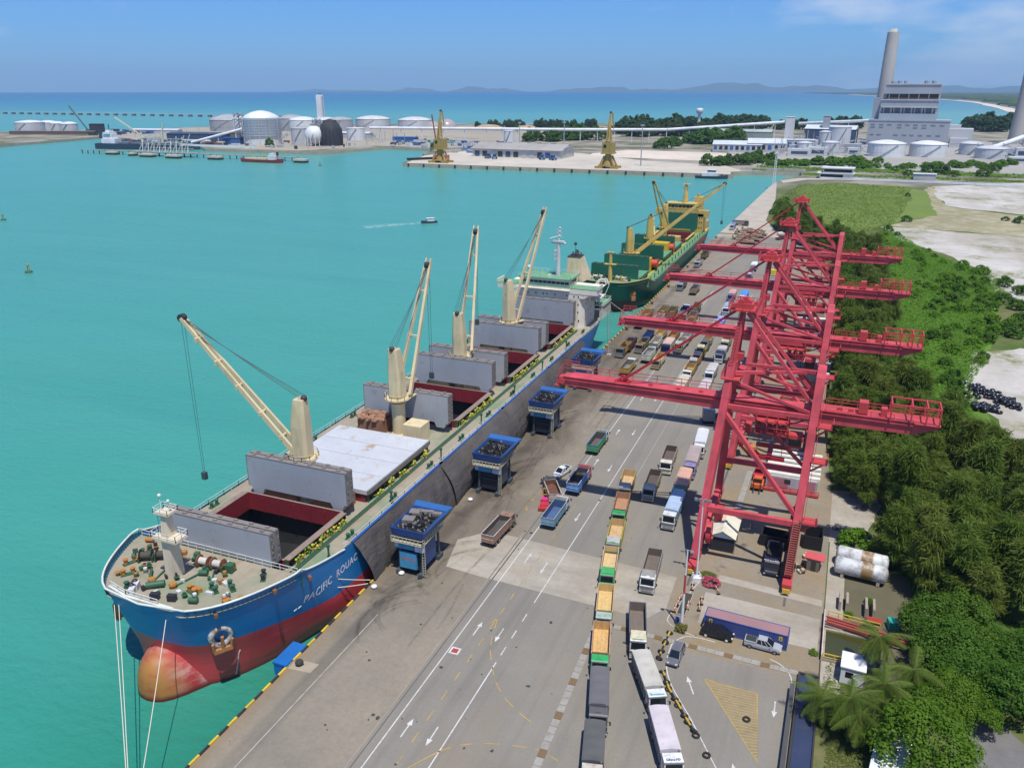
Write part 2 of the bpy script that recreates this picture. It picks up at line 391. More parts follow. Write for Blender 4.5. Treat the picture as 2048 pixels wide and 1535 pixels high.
def arrow(x, y, d, L=3.5, rz=0.0, m=RP):
    b = MB(); b.add([(-.09,-L/2,0),(.09,-L/2,0),(.09,L/2-1.2,0),(-.09,L/2-1.2,0),(-.38,L/2-1.2,0),(.38,L/2-1.2,0),(0,L/2,0)], [(0,1,2,3),(4,5,6)])
    structure(link('direction_arrow', b.mesh('direction_arrow', [m]), None, (x,y,ZM), rz+(0 if d > 0 else pi)))
for y in (72.5, 94.6, 116, 135, 158, 176, 200): arrow(21.65, y, 1)
for y in (72.4, 94.4, 114, 133, 156, 177, 201): arrow(25.3, y, -1)
line(smooth([(24.5,66.0),(27.1,70.2),(28.3,71.6)]), .15, YP, name='turning_line')
turn = smooth([(28.3,71.6),(30.3,73.0),(33.8,74.4),(37.5,75.2),(39.5,75.2),(42,74.4)], 10)
for i in range(6, len(turn)-6, 9): line(turn[i:i+6], .13, YP, name='turning_line')
turn = smooth([(23.5,98.0),(24.4,93.9),(25.5,90.6),(27.0,87.7),(28.8,84.8),(31.2,82.3),(34.1,80.4),(37,79)], 8)
line([(22.9,96.6),(23.5,98.0)], .15, YP, name='turning_line')
for i in range(0, len(turn)-6, 8): line(turn[i:i+6], .13, YP, name='turning_line')
b = MB(); b.box(-.75,-.75,0,.75,.75,.004,0); b.box(-.48,-.48,.004,.48,.48,.010,1)
structure(link('painted_square', b.mesh('painted_square', [RP, paint('red_patch', (.35,.05,.04), .8, .3)]), None, (20.7,88.6,ZM)))
# drain covers: slabs laid one by one
SL = [paint('drain_slab', (.30,.285,.25), .9, .4, .7), paint('drain_grate', (.17,.11,.05), .8, .4, .8)]
def drain(name, p, q, w, n, every=5, first=2):
    root = thing(name, '', 'drain'); del root['category']; del root['label']; root['kind'] = 'structure'
    a = Vector(p).to_3d(); c_ = Vector(q).to_3d(); L = (c_-a).length/n; rz = atan2((c_-a).y, (c_-a).x)
    b1 = MB(); b1.box(-L/2+.04,-w/2,0,L/2-.04,w/2,.05); m1 = b1.mesh('cover_slab', [SL[0]])
    b2 = MB(); b2.box(-L/2+.04,-w/2,0,L/2-.04,w/2,.045); m2 = b2.mesh('grate', [SL[1]])
    for i in range(n):
        g = i % every == first
        link('grate' if g else 'cover_slab', m2 if g else m1, root, a.lerp(c_, (i+.5)/n)+Vector((0,0,.012+.012*random.random())), rz+random.uniform(-.006,.006))
drain('drain_channel', (39.6,66), (38.3,101.8), 1.0, 26, 5, 1)
drain('drain_channel', (39.3,102.9), (70.2,102.2), .95, 24, 4, 2)
drain('rail_side_drain', (53.2,139), (53.6,166), 1.1, 11, 20, 50)
# right-hand parking: edge line, arrows, hatched triangle
line(smooth([(50.6,103.7),(49.95,102.4),(49.8,100.4),(50.1,97.0),(51.6,93.2),(55.4,87.5),(59.6,80.7),(62,77)]), .14)
line(smooth([(50.6,103.7),(51.6,104.7),(53.5,105.0),(55.7,104.9)]), .14)
line(smooth([(63.6,104.0),(65.3,103.2),(66.6,101.5),(67.0,99.3)]), .14)
line(smooth([(51.3,122.1),(49.2,113.5),(48.0,108.8),(48.3,107.0),(50,105.9),(52.6,105.2)]), .12)
arrow(54.0, 94.2, 1, 3.6, .42); arrow(65.2, 93.7, -1, 3.2, .02); arrow(61.9, 80.6, 1, 3.4, .35)
tri = [(55.6,96.2),(62.75,95.8),(64.2,83.4)]; root = thing('hatched_triangle', '', 'x'); del root['label']; del root['category']; root['kind'] = 'structure'
b = MB(); ribbon(tri+[tri[0]], .14, ZM, b); b.build('outline', YP, root)
b = MB(); b.prism(tri, .014, .014); b.build('worn_fill', paint('worn_fill', (.245,.205,.125), .85, .5, .5, streak=False), root)
for i in range(1, 26):
    y = 96.0-i*.49; t = i/26; xl = 55.6+(64.2-55.6)*t; k = 96.2-(96.2-83.4)*t
    b = MB(); ribbon([(xl, k), (62.75+1.45*min(1, (95.8-k-.28)/12.4 if k < 95.5 else 0), k+.30)], .09, ZM+.002, b); b.build('stripe', YP, root)
# yellow and black cope along the quay edge: blocks picked apart one by one
CB = [paint('cope_yellow', (.62,.42,.03), .6, .35, .5), paint('cope_black', (.025,.025,.03), .7, .2)]
bb = MB(); bb.box(-.14,-.86,-.02,.16,.86,.24); cm = [bb.mesh('cope_block', [m]) for m in CB]
for i in range(180):
    y = 30+i*1.74
    if y > 440: break
    if 76.3 < y < 78.4: continue
    structure(link('cope_block', cm[i % 2], quay, (.16, y, .0)))
# tyre marks worn into the concrete
M = Mat('tyre_marks', .9, 0, .1); tr_ = M.n('ShaderNodeBsdfTransparent'); ms = M.n('ShaderNodeMixShader'); P = M.pos()
M.col((.03,.027,.025)); M.l(M.noise(.5, 5, .65, vec=P, lo=.35, hi=.75), ms.inputs[0])
k = M.math('MULTIPLY', M.noise(.5, 5, .65, vec=P, lo=.34, hi=.75), .22); M.l(k, ms.inputs[0]); M.l(tr_.outputs[0], ms.inputs[1]); M.l(M.b.outputs[0], ms.inputs[2])
M.l(ms.outputs[0], M.t.nodes['Material Output'].inputs[0])
b = MB(); zz = .022
for cx, cy in ((13,92),(15,109),(14.5,140),(13.5,146),(14,172),(13.5,180),(12.8,96),(15,205)):
    for rr in (6.6, 7.1, 8.9, 9.4, 9.8):
        a0 = random.uniform(1.9, 2.5); zz += .0003; ribbon(arc((cx+random.uniform(-.6,.6), cy+random.uniform(-1,1)), rr, a0, a0+random.uniform(1.0, 2.1)), random.uniform(.4,.85), zz, b)
for i in range(26):
    x = random.choice((7.5,9.3,12,13.9,16)); y = random.uniform(85, 250); zz += .0003; L = random.uniform(12, 40)
    ribbon(smooth([(x, y), (x+random.uniform(-1,1), y+L*.5), (x+random.uniform(-2.5,2), y+L)]), random.uniform(.3,.55), zz, b)
stuff(b.build('tyre_marks', M.m))
b = MB()
for i in range(90):
    x, y = random.uniform(2, 46), random.uniform(55, 170); r_ = random.choice((.1,.14,.2,.3))*random.uniform(.6,1.2)
    b.add([(x+r_*random.uniform(.6,1.2)*cos(t*pi/3.5), y+r_*random.uniform(.6,1.3)*sin(t*pi/3.5), .026) for t in range(7)], [tuple(range(7))])
stuff(b.build('oil_spots', plain('oil_spot', (.045,.042,.038), .7)))

# ---- sand flats and scrub ground east of the quay
M = Mat('white_sand', .95, 0, .1); P = M.pos()
a = M.noise(.05, 6, .6, vec=P, stretch=(1,.5,1), lo=.3, hi=.7); f = M.noise(.5, 6, .7, vec=P, lo=.3, hi=.7)
c = M.mix(a, (.56,.545,.51), (.40,.375,.33)); pt = M.noise(.022, 5, .65, vec=P, stretch=(1,.4,1), lo=.48, hi=.66); c = M.mix(M.math('MULTIPLY', pt, .75), c, (.27,.235,.16)); c = M.mix(M.math('MULTIPLY', f, .35), c, (.34,.31,.25))
gr = M.math('MULTIPLY', M.noise(.045, 5, .62, vec=P, lo=.50, hi=.64), M.noise(.35, 4, .7, vec=P, lo=.32, hi=.58)); c = M.mix(M.math('MULTIPLY', gr, .9), c, (.15,.165,.045))
trk = M.noise(.16, 3, vec=P, stretch=(.12,1,1), lo=.56, hi=.66); c = M.mix(M.math('MULTIPLY', trk, .35), c, (.36,.33,.28)); M.col(c); M.bump(f, .3, .1)
SAND = M.m
def gsheet(name, poly, mat, z, step=5, amp=3, seed=3): b = MB(); b.prism(jitter(poly, step, amp, seed), z, z); return structure(b.build(name, mat))
gsheet('sand_flat', [(86.54,532.60),(103.97,531.71),(129.48,526.87),(157.67,520.48),(420,480),(420,330),(133.61,359.19),(125.51,366.41),(124.03,408.91),(113.68,454.88),(94.32,485.09)], SAND, -.09)
gsheet('sand_flat', [(127.26,771.94),(203.95,830.75),(420,800),(420,560),(172.38,619.07),(148.27,629.12),(128.74,647.77)], SAND, -.086, 8, 6, 5)
gsheet('sand_flat', [(108.24,278.04),(123.24,289.66),(220,270),(220,120),(124,178),(107.12,181.60),(105.90,197.12),(106.51,219.70),(101.09,232.54),(103.94,255.43)], SAND, -.08, 4, 3, 7)
gsheet('dry_grass', [(123.41,770.41),(130.02,757.70),(130.12,645.58),(149.52,627.09),(171.63,614.05),(420,565),(420,480),(157.94,522.30),(129.66,528.78),(86.62,536.63),(118.69,592.93)], paint('dry_grass_ground', (.27,.245,.13), .95, .95, .05, dirt=(.44,.395,.30), streak=False), -.094, 6, 4, 9)
gsheet('green_field', [(24.18,708.19),(41.59,762.12),(104.33,766.76),(125.07,726.81),(123.52,599.58),(87.49,539.01),(69.16,492.01),(51.18,543.42)], paint('field_green', (.125,.185,.022), .95, .6, .05, dirt=(.17,.16,.05), streak=False), -.10, 6, 3, 8)
gsheet('scrub_ground', [(84,330),(79,290),(82,250),(85,212),(97,198),(106,196),(104,246),(116,300),(128,372),(130,400),(108,450),(90,520),(78,450),(86,400)], paint('scrub_green', (.085,.175,.014), .95, .5, .1, dirt=(.12,.15,.03), streak=False), -.104, 5, 3, 8)
gsheet('yard_dirt', [(73.3,96),(84,96),(86,110),(84,122),(83,134),(76,137),(73.3,136)], paint('yard_dirt', (.115,.10,.06), .95, .7, .5, dirt=(.07,.10,.03), streak=False), -.10, 2, .8, 8)
gsheet('access_road', [(12,752),(30,790),(70,800),(420,812),(420,822),(60,812),(22,800),(8,775)], paint('pale_road', (.42,.39,.33), .9, .3, .1, streak=False), -.07, 9, 1, 2)
gsheet('gravel_patch', [(88,101),(93,102),(97,96),(96,84),(88,84),(86,92)], paint('grey_gravel', (.16,.155,.15), .95, .5, .8, streak=False), -.06, 2, .8, 4)
gsheet('rubble_ground', [(69.95,163.46),(78.48,165.25),(79.60,160.01),(76.82,148.07),(73.85,143.80),(70.05,141.89)], PALE, -.05, 1.5, .8, 5)
sheet('yard_edge_path', [(70.5,96),(73.2,96),(73.2,160),(70.5,160)], PALE, -.04)

# ---- pier, power-station ground, far coast and hills
PIERC = paint('pier_concrete', (.50,.455,.37), .9, .35, .03, streak=False)
sheet('pier_deck', [(-414,906),(-385,805.5),(-40,811.5),(-44,836),(-34,850),(-60,905),(-150,930),(-250,1010),(-395,1010)], PIERC, -.05)
sheet('pier_yard', [(-236,1010),(-228,968),(-70,948),(-48,985),(-80,1080),(-210,1085)], paint('pale_yard', (.60,.52,.42), .9, .3, .03, streak=False), -.04)
sheet('works_ground', [(-30,905),(0,900),(420,880),(620,1000),(640,1400),(60,1500),(-60,1400),(-90,1120)], paint('works_ground', (.33,.315,.28), .9, .5, .02, dirt=(.16,.15,.10), streak=False), -.08)
sheet('tank_ground', [(-1090,1060),(-840,985),(-745,915),(-600,912),(-560,1030),(-440,1030),(-330,1180),(-300,1400),(-700,1640),(-1050,1500),(-1180,1380),(-1250,1190)], paint('tank_ground', (.34,.30,.23), .9, .5, .02, dirt=(.15,.15,.08), streak=False), -.08)
PF = paint('pier_fender', (.03,.03,.03), .8, .2)
b = MB(); b.box(-.9,-.35,-3.2,.9,.35,-.3); fm = b.mesh('pier_fender', [PF])
for i in range(19):
    t = (i+.4)/19; o = tag(link('pier_fender', fm, None, (-388+351*t, 803+6*t-.5, 0)), 'black rubber fender on the long pier wall facing the basin', 'fender', 'fenders along the far pier wall')
coast = [(-700,12600),(-508,11898),(-60,10300),(135,9201),(400,7500),(534,6629),(645,6165),(683,5378),(672,4800),(651,4625),(632,3968),(590,3400),(620,2700),(760,2350),(1500,2100),(5200,2600),(5200,12000),(2000,13600)]
M = Mat('far_forest', .95, 0, .1); P = M.pos()
c = M.mix(M.noise(.012, 6, .7, vec=P, lo=.35, hi=.65), (.03,.055,.022), (.07,.105,.04)); c = M.mix(M.noise(.003, 4, vec=P, lo=.6, hi=.7), c, (.20,.19,.13)); M.col(c)
b = MB(); b.prism(jitter(coast, 120, 30, 3), SEA-1, 3.5, 1, 0); structure(b.build('far_coast', [M.m, paint('beach_sand', (.62,.55,.44), .9, .1)]))
bch = [(x-26, y-10) for x, y in coast[2:13]]; b = MB(); ribbon(bch, 60, 0, b); structure(b.build('far_beach', paint('beach_sand', (.62,.55,.44), .9, .1), loc=(0,0,SEA+1.2)))
# woods on the far coast: bumpy canopy sheet
b = MB()
for i in range(420):
    t = random.random(); y = 2500+7500*t**1.4; xl = {True: 690, False: 620}[4600 < y < 6400]
    if y > 6500: xl = 690-(y-6500)*.16
    x = xl+60+abs(random.gauss(0, 1))*500; r_ = random.uniform(20, 55)
    b.ball((x, y, 2), r_, 8, 4, 0, (1.6, 1, .32))
stuff(b.build('far_woods', M.m))
HM = Mat('hill_forest', .95, 0, .1); P = HM.pos(); HM.col(HM.mix(HM.noise(.006, 6, .65, vec=P, lo=.35, hi=.65), (.035,.06,.03), (.07,.10,.05)))
def hill(name, x0, x1, y, h, seed, k=70, depth=900):
    b = MB(); V = []; nx, ny = k, 8
    for j in range(ny+1):
        for i in range(nx+1):
            t = i/nx; s_ = j/ny; x = x0+(x1-x0)*t
            e_ = (sin(pi*t)**.7)*sin(pi*s_); z = -92+1.75*h*e_*(.55+.55*mnoise.noise((t*4.1+seed, seed*.7, s_*.8))+.22*mnoise.noise((t*13+seed, s_*2, 3.0)))
            V.append((x*2.08, y*2.08+2*depth*(s_-.5), max(-92, z)))
    b.add(V, [(j*(nx+1)+i, j*(nx+1)+i+1, (j+1)*(nx+1)+i+1, (j+1)*(nx+1)+i) for j in range(ny) for i in range(nx)], 0, True)
    structure(b.build(name, HM.m))
hill('hill', -9500,-7500, 13000, 75, 1.3); hill('hill', -7350,-6350, 12700, 120, 2.1); hill('hill', -6250,-5000, 12800, 150, 3.4)
hill('hill', -4600,-2400, 12900, 165, 4.2); hill('hill', -3000, 400, 13600, 235, 5.7); hill('hill', -500, 2600, 13400, 190, 6.3); hill('hill', 1000, 5200, 12800, 300, 7.9, depth=1600); hill('hill', 2200, 6000, 11800, 330, 9.2, depth=1600)

# ---- air: one even box of pale haze round everything
M = bpy.data.materials.new('haze'); M.use_nodes = True; t = M.node_tree; t.nodes.clear()
o_ = t.nodes.new('ShaderNodeOutputMaterial'); v_ = t.nodes.new('ShaderNodeVolumePrincipled'); v_.inputs['Density'].default_value = 4.8e-5
v_.inputs['Color'].default_value = (.44,.70,1.0,1); v_.inputs['Anisotropy'].default_value = .0; t.links.new(v_.outputs[0], o_.inputs['Volume'])
b = MB(); b.box(-31500,-3000,-100,31500,31000,700); stuff(b.build('haze', M))

# ================================================================ SHIPS
def lerp(a, b, t): return a+(b-a)*t
def clamp(x, a=0.0, b=1.0): return max(a, min(b, x))
def deckmat(name, c1, c2, c3, y0):
    M = Mat(name, .8, 0, .3); P = M.pos()
    a = M.noise(.11, 6, .62, vec=P, lo=.50, hi=.66); f = M.noise(.55, 6, .7, vec=P, lo=.35, hi=.7); s_ = M.noise(.5, 5, .6, vec=P, stretch=(1,.1,1), lo=.52, hi=.72)
    c = M.mix(a, c1, c2); c = M.mix(M.math('MULTIPLY', f, .3), c, sc(c2, .6)); c = M.mix(M.math('MULTIPLY', s_, .6), c, c3)
    M.col(c); M.bump(f, .2, .03); return M.m
def hullmat(name, top, bot, zl, ymark):
    M = Mat(name, .42, 0, .5); P = M.pos(); Z = M.axis(P, 2); Y = M.axis(P, 1)
    n_ = M.noise(.25, 4, vec=P); t = M.noise(.06, 5, vec=P, lo=.35, hi=.65)
    cb = M.mix(t, sc(bot, 1.15), sc(bot, .8)); ct = M.mix(t, sc(top, 1.08), sc(top, .88))
    wl = M.noise(.5, 5, .65, vec=P, stretch=(.25,.25,1.5), lo=.55, hi=.75); cb = M.mix(M.math('MULTIPLY', wl, .4), cb, sc(bot, 1.9))
    cb = M.mix(M.rng(Z, SEA+1.1, SEA+.3), cb, sc(bot, .38))
    e_ = M.math('ADD', Z, M.math('MULTIPLY', M.math('SUBTRACT', n_, .5), .25)); e_ = M.math('SUBTRACT', e_, M.rng(Y, ymark+31, ymark+4, 0, 2.7, True))
    c = M.mix(M.rng(e_, zl-.06, zl+.06), cb, ct)
    rs = M.math('MULTIPLY', M.noise(.5, 6, .7, vec=P, stretch=(1,1,.25), lo=.62, hi=.72), M.rng(Z, zl-1, zl+6)); c = M.mix(M.math('MULTIPLY', rs, .55), c, (.09,.05,.03))
    sf = M.math('MULTIPLY', M.noise(.9, 5, .7, vec=P, stretch=(.3,.3,1), lo=.6, hi=.75), .35); c = M.mix(sf, c, sc(top, .55))
    fy = M.math('FRACT', M.math('MULTIPLY', Y, 1/8.6)); fz = M.math('FRACT', M.math('MULTIPLY', Z, 1/2.35)); sm = M.math('MAXIMUM', M.math('LESS_THAN', fy, .014), M.math('LESS_THAN', fz, .05)); c = M.mix(M.math('MULTIPLY', sm, .22), c, (.02,.03,.04))
    run = M.math('MULTIPLY', M.noise(1.1, 4, .6, vec=P, stretch=(1,1,.05), lo=.62, hi=.74), M.rng(Z, zl, zl+7)); c = M.mix(M.math('MULTIPLY', run, .5), c, (.16,.09,.05))
    M.col(c); M.bump(M.noise(.18, 3, vec=P, stretch=(1,1,.6)), .25, .1); return M.m

class Hull:
    def __init__(h, cu, y0, y1, B, zd, zf, yF, rake=3.0, Lw=28, Ld=14):
        h.cu, h.y0, h.y1, h.B, h.zd, h.zf, h.yF, h.rake, h.Lw, h.Ld = cu, y0, y1, B, zd, zf, yF, rake, Lw, Ld
    def stem(h, z): return h.y0+h.rake*clamp((h.zf-z)/(h.zf-.5))
    def half(h, y, z):
        s_ = y-h.stem(z)
        if s_ <= 0: return 0.0
        w = clamp((z-SEA)/(h.zf-SEA)); L = lerp(h.Lw, h.Ld, w**.5); p = lerp(.34, .30, w)
        f = min(1, (s_/L)**p) if s_ < L else 1
        d = h.y1-y; a = lerp(.05, .70, clamp((z+2)/(h.zd+2))); Ls = lerp(34, 16, clamp((z+4)/(h.zd+4)))
        return h.B*f*min(1, a+(1-a)*clamp(d/Ls)**.6)
    def top(h, y):
        if y < h.yF: return h.zf
        if y < h.yF+11: return lerp(h.zf-.2, h.zd+.25, clamp((y-h.yF)/11)**.7)
        return h.zd+.22
    def mesh(h, mb):
        ts = [0,.002,.006,.012,.02,.03,.042,.056,.072,.09,.11,.135,.17,.22,.3,.4,.5,.6,.7,.78,.83,.87,.9,.93,.955,.975,.99,1]
        fr = [1,.9,.8,.7,.6,.5,.4,.3,.2,.1,0]; rings = []
        for t in ts:
            yt = h.y0+t*(h.y1-h.y0); zt = h.top(yt); P_, S_ = [], []
            for f in fr:
                z = -6+(zt+6)*f; y = h.stem(z)+t*(h.y1-h.stem(z)); b = h.half(y, z)
                P_.append((h.cu-b, y, z)); S_.append((h.cu+b, y, z))
            rings.append(P_+S_[::-1])
        mb.loft(rings, 0, True, False)
        k = len(mb.v); r_ = rings[-1]; n = len(r_)//2
        for i in range(n-1): mb.quad(r_[i], r_[2*n-1-i], r_[2*n-2-i], r_[i+1], 0)
    def edge(h, ya, yb, z, side, k, inset=.0):
        return [(h.cu+side*max(0, h.half(lerp(ya, yb, i/k), z)-inset), lerp(ya, yb, i/k)) for i in range(k+1)]

def winch(mb, x, y, z, rz=0.0, drum=2, m_body=0, m_drum=1, m_rust=2):
    c_, s_ = cos(rz), sin(rz); T = lambda a, b, h_: (x+a*c_-b*s_, y+a*s_+b*c_, z+h_)
    for i in range(drum):
        a = -1.9+i*2.4
        mb.tube(T(a-.75,0,.95), T(a+.75,0,.95), .55, n=12, mi=m_drum)
        for e_ in (-.85,.85): mb.tube(T(a+e_-.06,0,.95), T(a+e_+.06,0,.95), .92, n=14, mi=m_rust)
        for e_ in (-1.0,1.0): mb.cbox(T(a+e_,0,.45), (.22,1.5,.9), m_body, rz)
    mb.cbox(T(.6+drum,0,.7), (1.1,1.1,1.3), m_body, rz); mb.tube(T(-3.6,0,.95), T(1.2+drum,0,.95), .14, n=6, mi=m_rust); mb.tube(T(-3.9,0,.95), T(-3.4,0,.95), .42, n=10, mi=m_body)
def bollards(mb, x, y, z, rz=0.0, mi=0, r=.3, mb_=None):
    c_, s_ = cos(rz), sin(rz)
    mb.cbox((x,y,z+.08), (2.2,.75,.16), mi if mb_ is None else mb_, rz)
    for a in (-.65,.65):
        p = (x+a*c_, y+a*s_, z); mb.tube(p, (p[0],p[1],z+.85), r, n=10, mi=mi); mb.tube((p[0],p[1],z+.85), (p[0],p[1],z+.98), r*1.3, n=10, mi=mi)

def deck_crane(root, off, x, y, zb, ztop, foot, tip, kind, mats, swing, dark=DARK):
    """post, slewing house, jib, platform, luffing and hoist wires. mats = (main, shade)"""
    m = mats; b = MB(); b.tube((x,y,zb), (x,y,zb+(ztop-zb)*.42), 1.45, 1.45, 20); b.tube((x,y,zb), (x,y,zb+.5), 2.0, 1.6, 20)
    zc = zb+(ztop-zb)*.42
    b.tube((x,y,zc-.9), (x,y,zc-.6), 1.6, 1.9, 20)
    cr = b.build('deck_crane', m, root, off)
    b = MB(); d = Vector((cos(swing), sin(swing), 0)); e_ = Vector((-d.y, d.x, 0)); C_ = Vector((x,y,0))
    def ring(z, wf, wb, ws, ch=.5):
        pts = [(wf,-ws+ch),(wf,ws-ch),(wf-ch,ws),(-wb+ch,ws),(-wb,ws-ch),(-wb,-ws+ch),(-wb+ch,-ws),(wf-ch,-ws)]
        return [tuple(C_+d*p+e_*q+Vector((0,0,z))) for p, q in pts]
    b.loft([ring(zc, 1.3, 1.3, 1.3), ring(zc+.9, 1.55, 1.6, 1.5), ring(lerp(zc,ztop,.55), 1.5, 1.6, 1.45), ring(ztop-.8, .8, 1.5, 1.15, .35), ring(ztop, .45, 1.45, 1.1, .3)], 0, False)
    b.build('crane_house', m, cr)[ 'x'] = 0 if False else 0
    hs = cr.children[-1]; hs.data.transform(Matrix.Translation(-Vector(off)));  del hs['x']
    b = MB(); b.tube((x,y,zc), (x,y,zc+.35), 2.6, 2.8, 20); b.rail([(x+2.7*cos(2*pi*i/12), y+2.7*sin(2*pi*i/12), zc+.35) for i in range(13)], 1.0, .04, 3)
    b.cbox((x+2.8*d.x-1.2*e_.x, y+2.8*d.y-1.2*e_.y, zc+.2), (2.2,2.2,.25), 0, swing); b.build('platform', m, cr, off)
    F = Vector(foot); Tp = Vector(tip); b = MB()
    if kind == 'box':
        sdir = (Tp-F).normalized().cross(Vector((0,0,1))).normalized()
        for k in (-.75,.75): b.beam(F+sdir*k*1.3, Tp+sdir*k*.6, .5, .95, 0, .4, .6)
        for k in (.12,.3,.5,.68,.85): q = F.lerp(Tp, k); b.beam(q-sdir*.95, q+sdir*.95, .35, .35); b.beam(q-sdir*1.0-Vector((0,0,.5)), q-sdir*1.0+Vector((0,0,.25)), .5, .5)
    else:
        sdir = (Tp-F).cross(Vector((0,0,1))).normalized()
        for k in (-1,1): b.beam(F+sdir*k*1.75, Tp+sdir*k*.55, .62, .8, 0, .5, .6)
        for k in (.12,.45,.8): q = F.lerp(Tp, k); w = lerp(1.75,.55,k); b.beam(q-sdir*w, q+sdir*w, .4, .4)
        b.beam(Tp-sdir*.8-Vector((0,0,.3)), Tp+sdir*.8-Vector((0,0,.3)), .5, 1.1)
        for k in (-1,1): b.beam(Tp+sdir*k*.55, Tp+sdir*k*.55+(Tp-F).normalized()*1.5, .3, .4)
    jb = b.build('jib', m, cr, off)
    b = MB(); b.tube(Tp-sdir*.5, Tp+sdir*.5, .7, n=12); b.build('jib_sheave', dark, cr, off); b = MB(); b.ball((x-1.2*d.x, y-1.2*d.y, ztop+.1), .6, 10, 6); b.build('post_sheave', dark, cr, off)
    b = MB(); H = Vector((x-1.0*d.x, y-1.0*d.y, ztop+.3))
    for k in (-.7,-.3,.3,.7): b.wire(H+e_*k*1.2, Tp+sdir*k*.7, .05, .25)
    b.build('luffing_wire', WIRE, cr, off)
    return cr, hs

RJ = random.Random(3)
def panel_obj(name, root, off, u0, u1, y, z0, z1, th, mat, edge, n=2, lean=0.0):
    """a pair of folded hatch covers standing on end; each panel has feet and a rubbered edge"""
    for i in range(n):
        yy = y+(i-(n-1)/2)*(th+.35); b = MB(); t = th
        b.box(u0, yy-t/2, z0+1.1, u1, yy+t/2, z1, 0)
        for ux in (u0+1.2, u1-2.6): b.add([(ux-.7,yy-t/2,z0+1.1),(ux+2.1,yy-t/2,z0+1.1),(ux+1.6,yy-t/2,z0),(ux-.2,yy-t/2,z0),(ux-.7,yy+t/2,z0+1.1),(ux+2.1,yy+t/2,z0+1.1),(ux+1.6,yy+t/2,z0),(ux-.2,yy+t/2,z0)], [(0,3,2,1)[::-1],(4,5,6,7)[::-1],(1,2,6,5),(3,0,4,7),(2,3,7,6)])
        o = b.build(name, mat, root, off)
        b = MB(); b.box(u0-.02, yy-t/2-.03, z1, u1+.02, yy+t/2+.03, z1+.16); b.box(u1, yy-t/2-.03, z0+1.3, u1+.14, yy+t/2+.03, z1+.1); b.box(u0-.14, yy-t/2-.03, z0+1.3, u0, yy+t/2+.03, z1+.1)
        for k in range(7): zz = z0+1.6+k*(z1-z0-1.8)/6; b.cbox((u1+.17, yy+RJ.uniform(-.2,.2), zz+RJ.uniform(-.3,.3)), (.14,t*.35,RJ.uniform(.2,.6))); b.cbox((u0+(u1-u0)*(k+.5)/7, yy, z1+.25), (.6,t*.5,.25))
        b.build('edge_seal', edge, o).data.transform(Matrix.Translation(-Vector(off)))

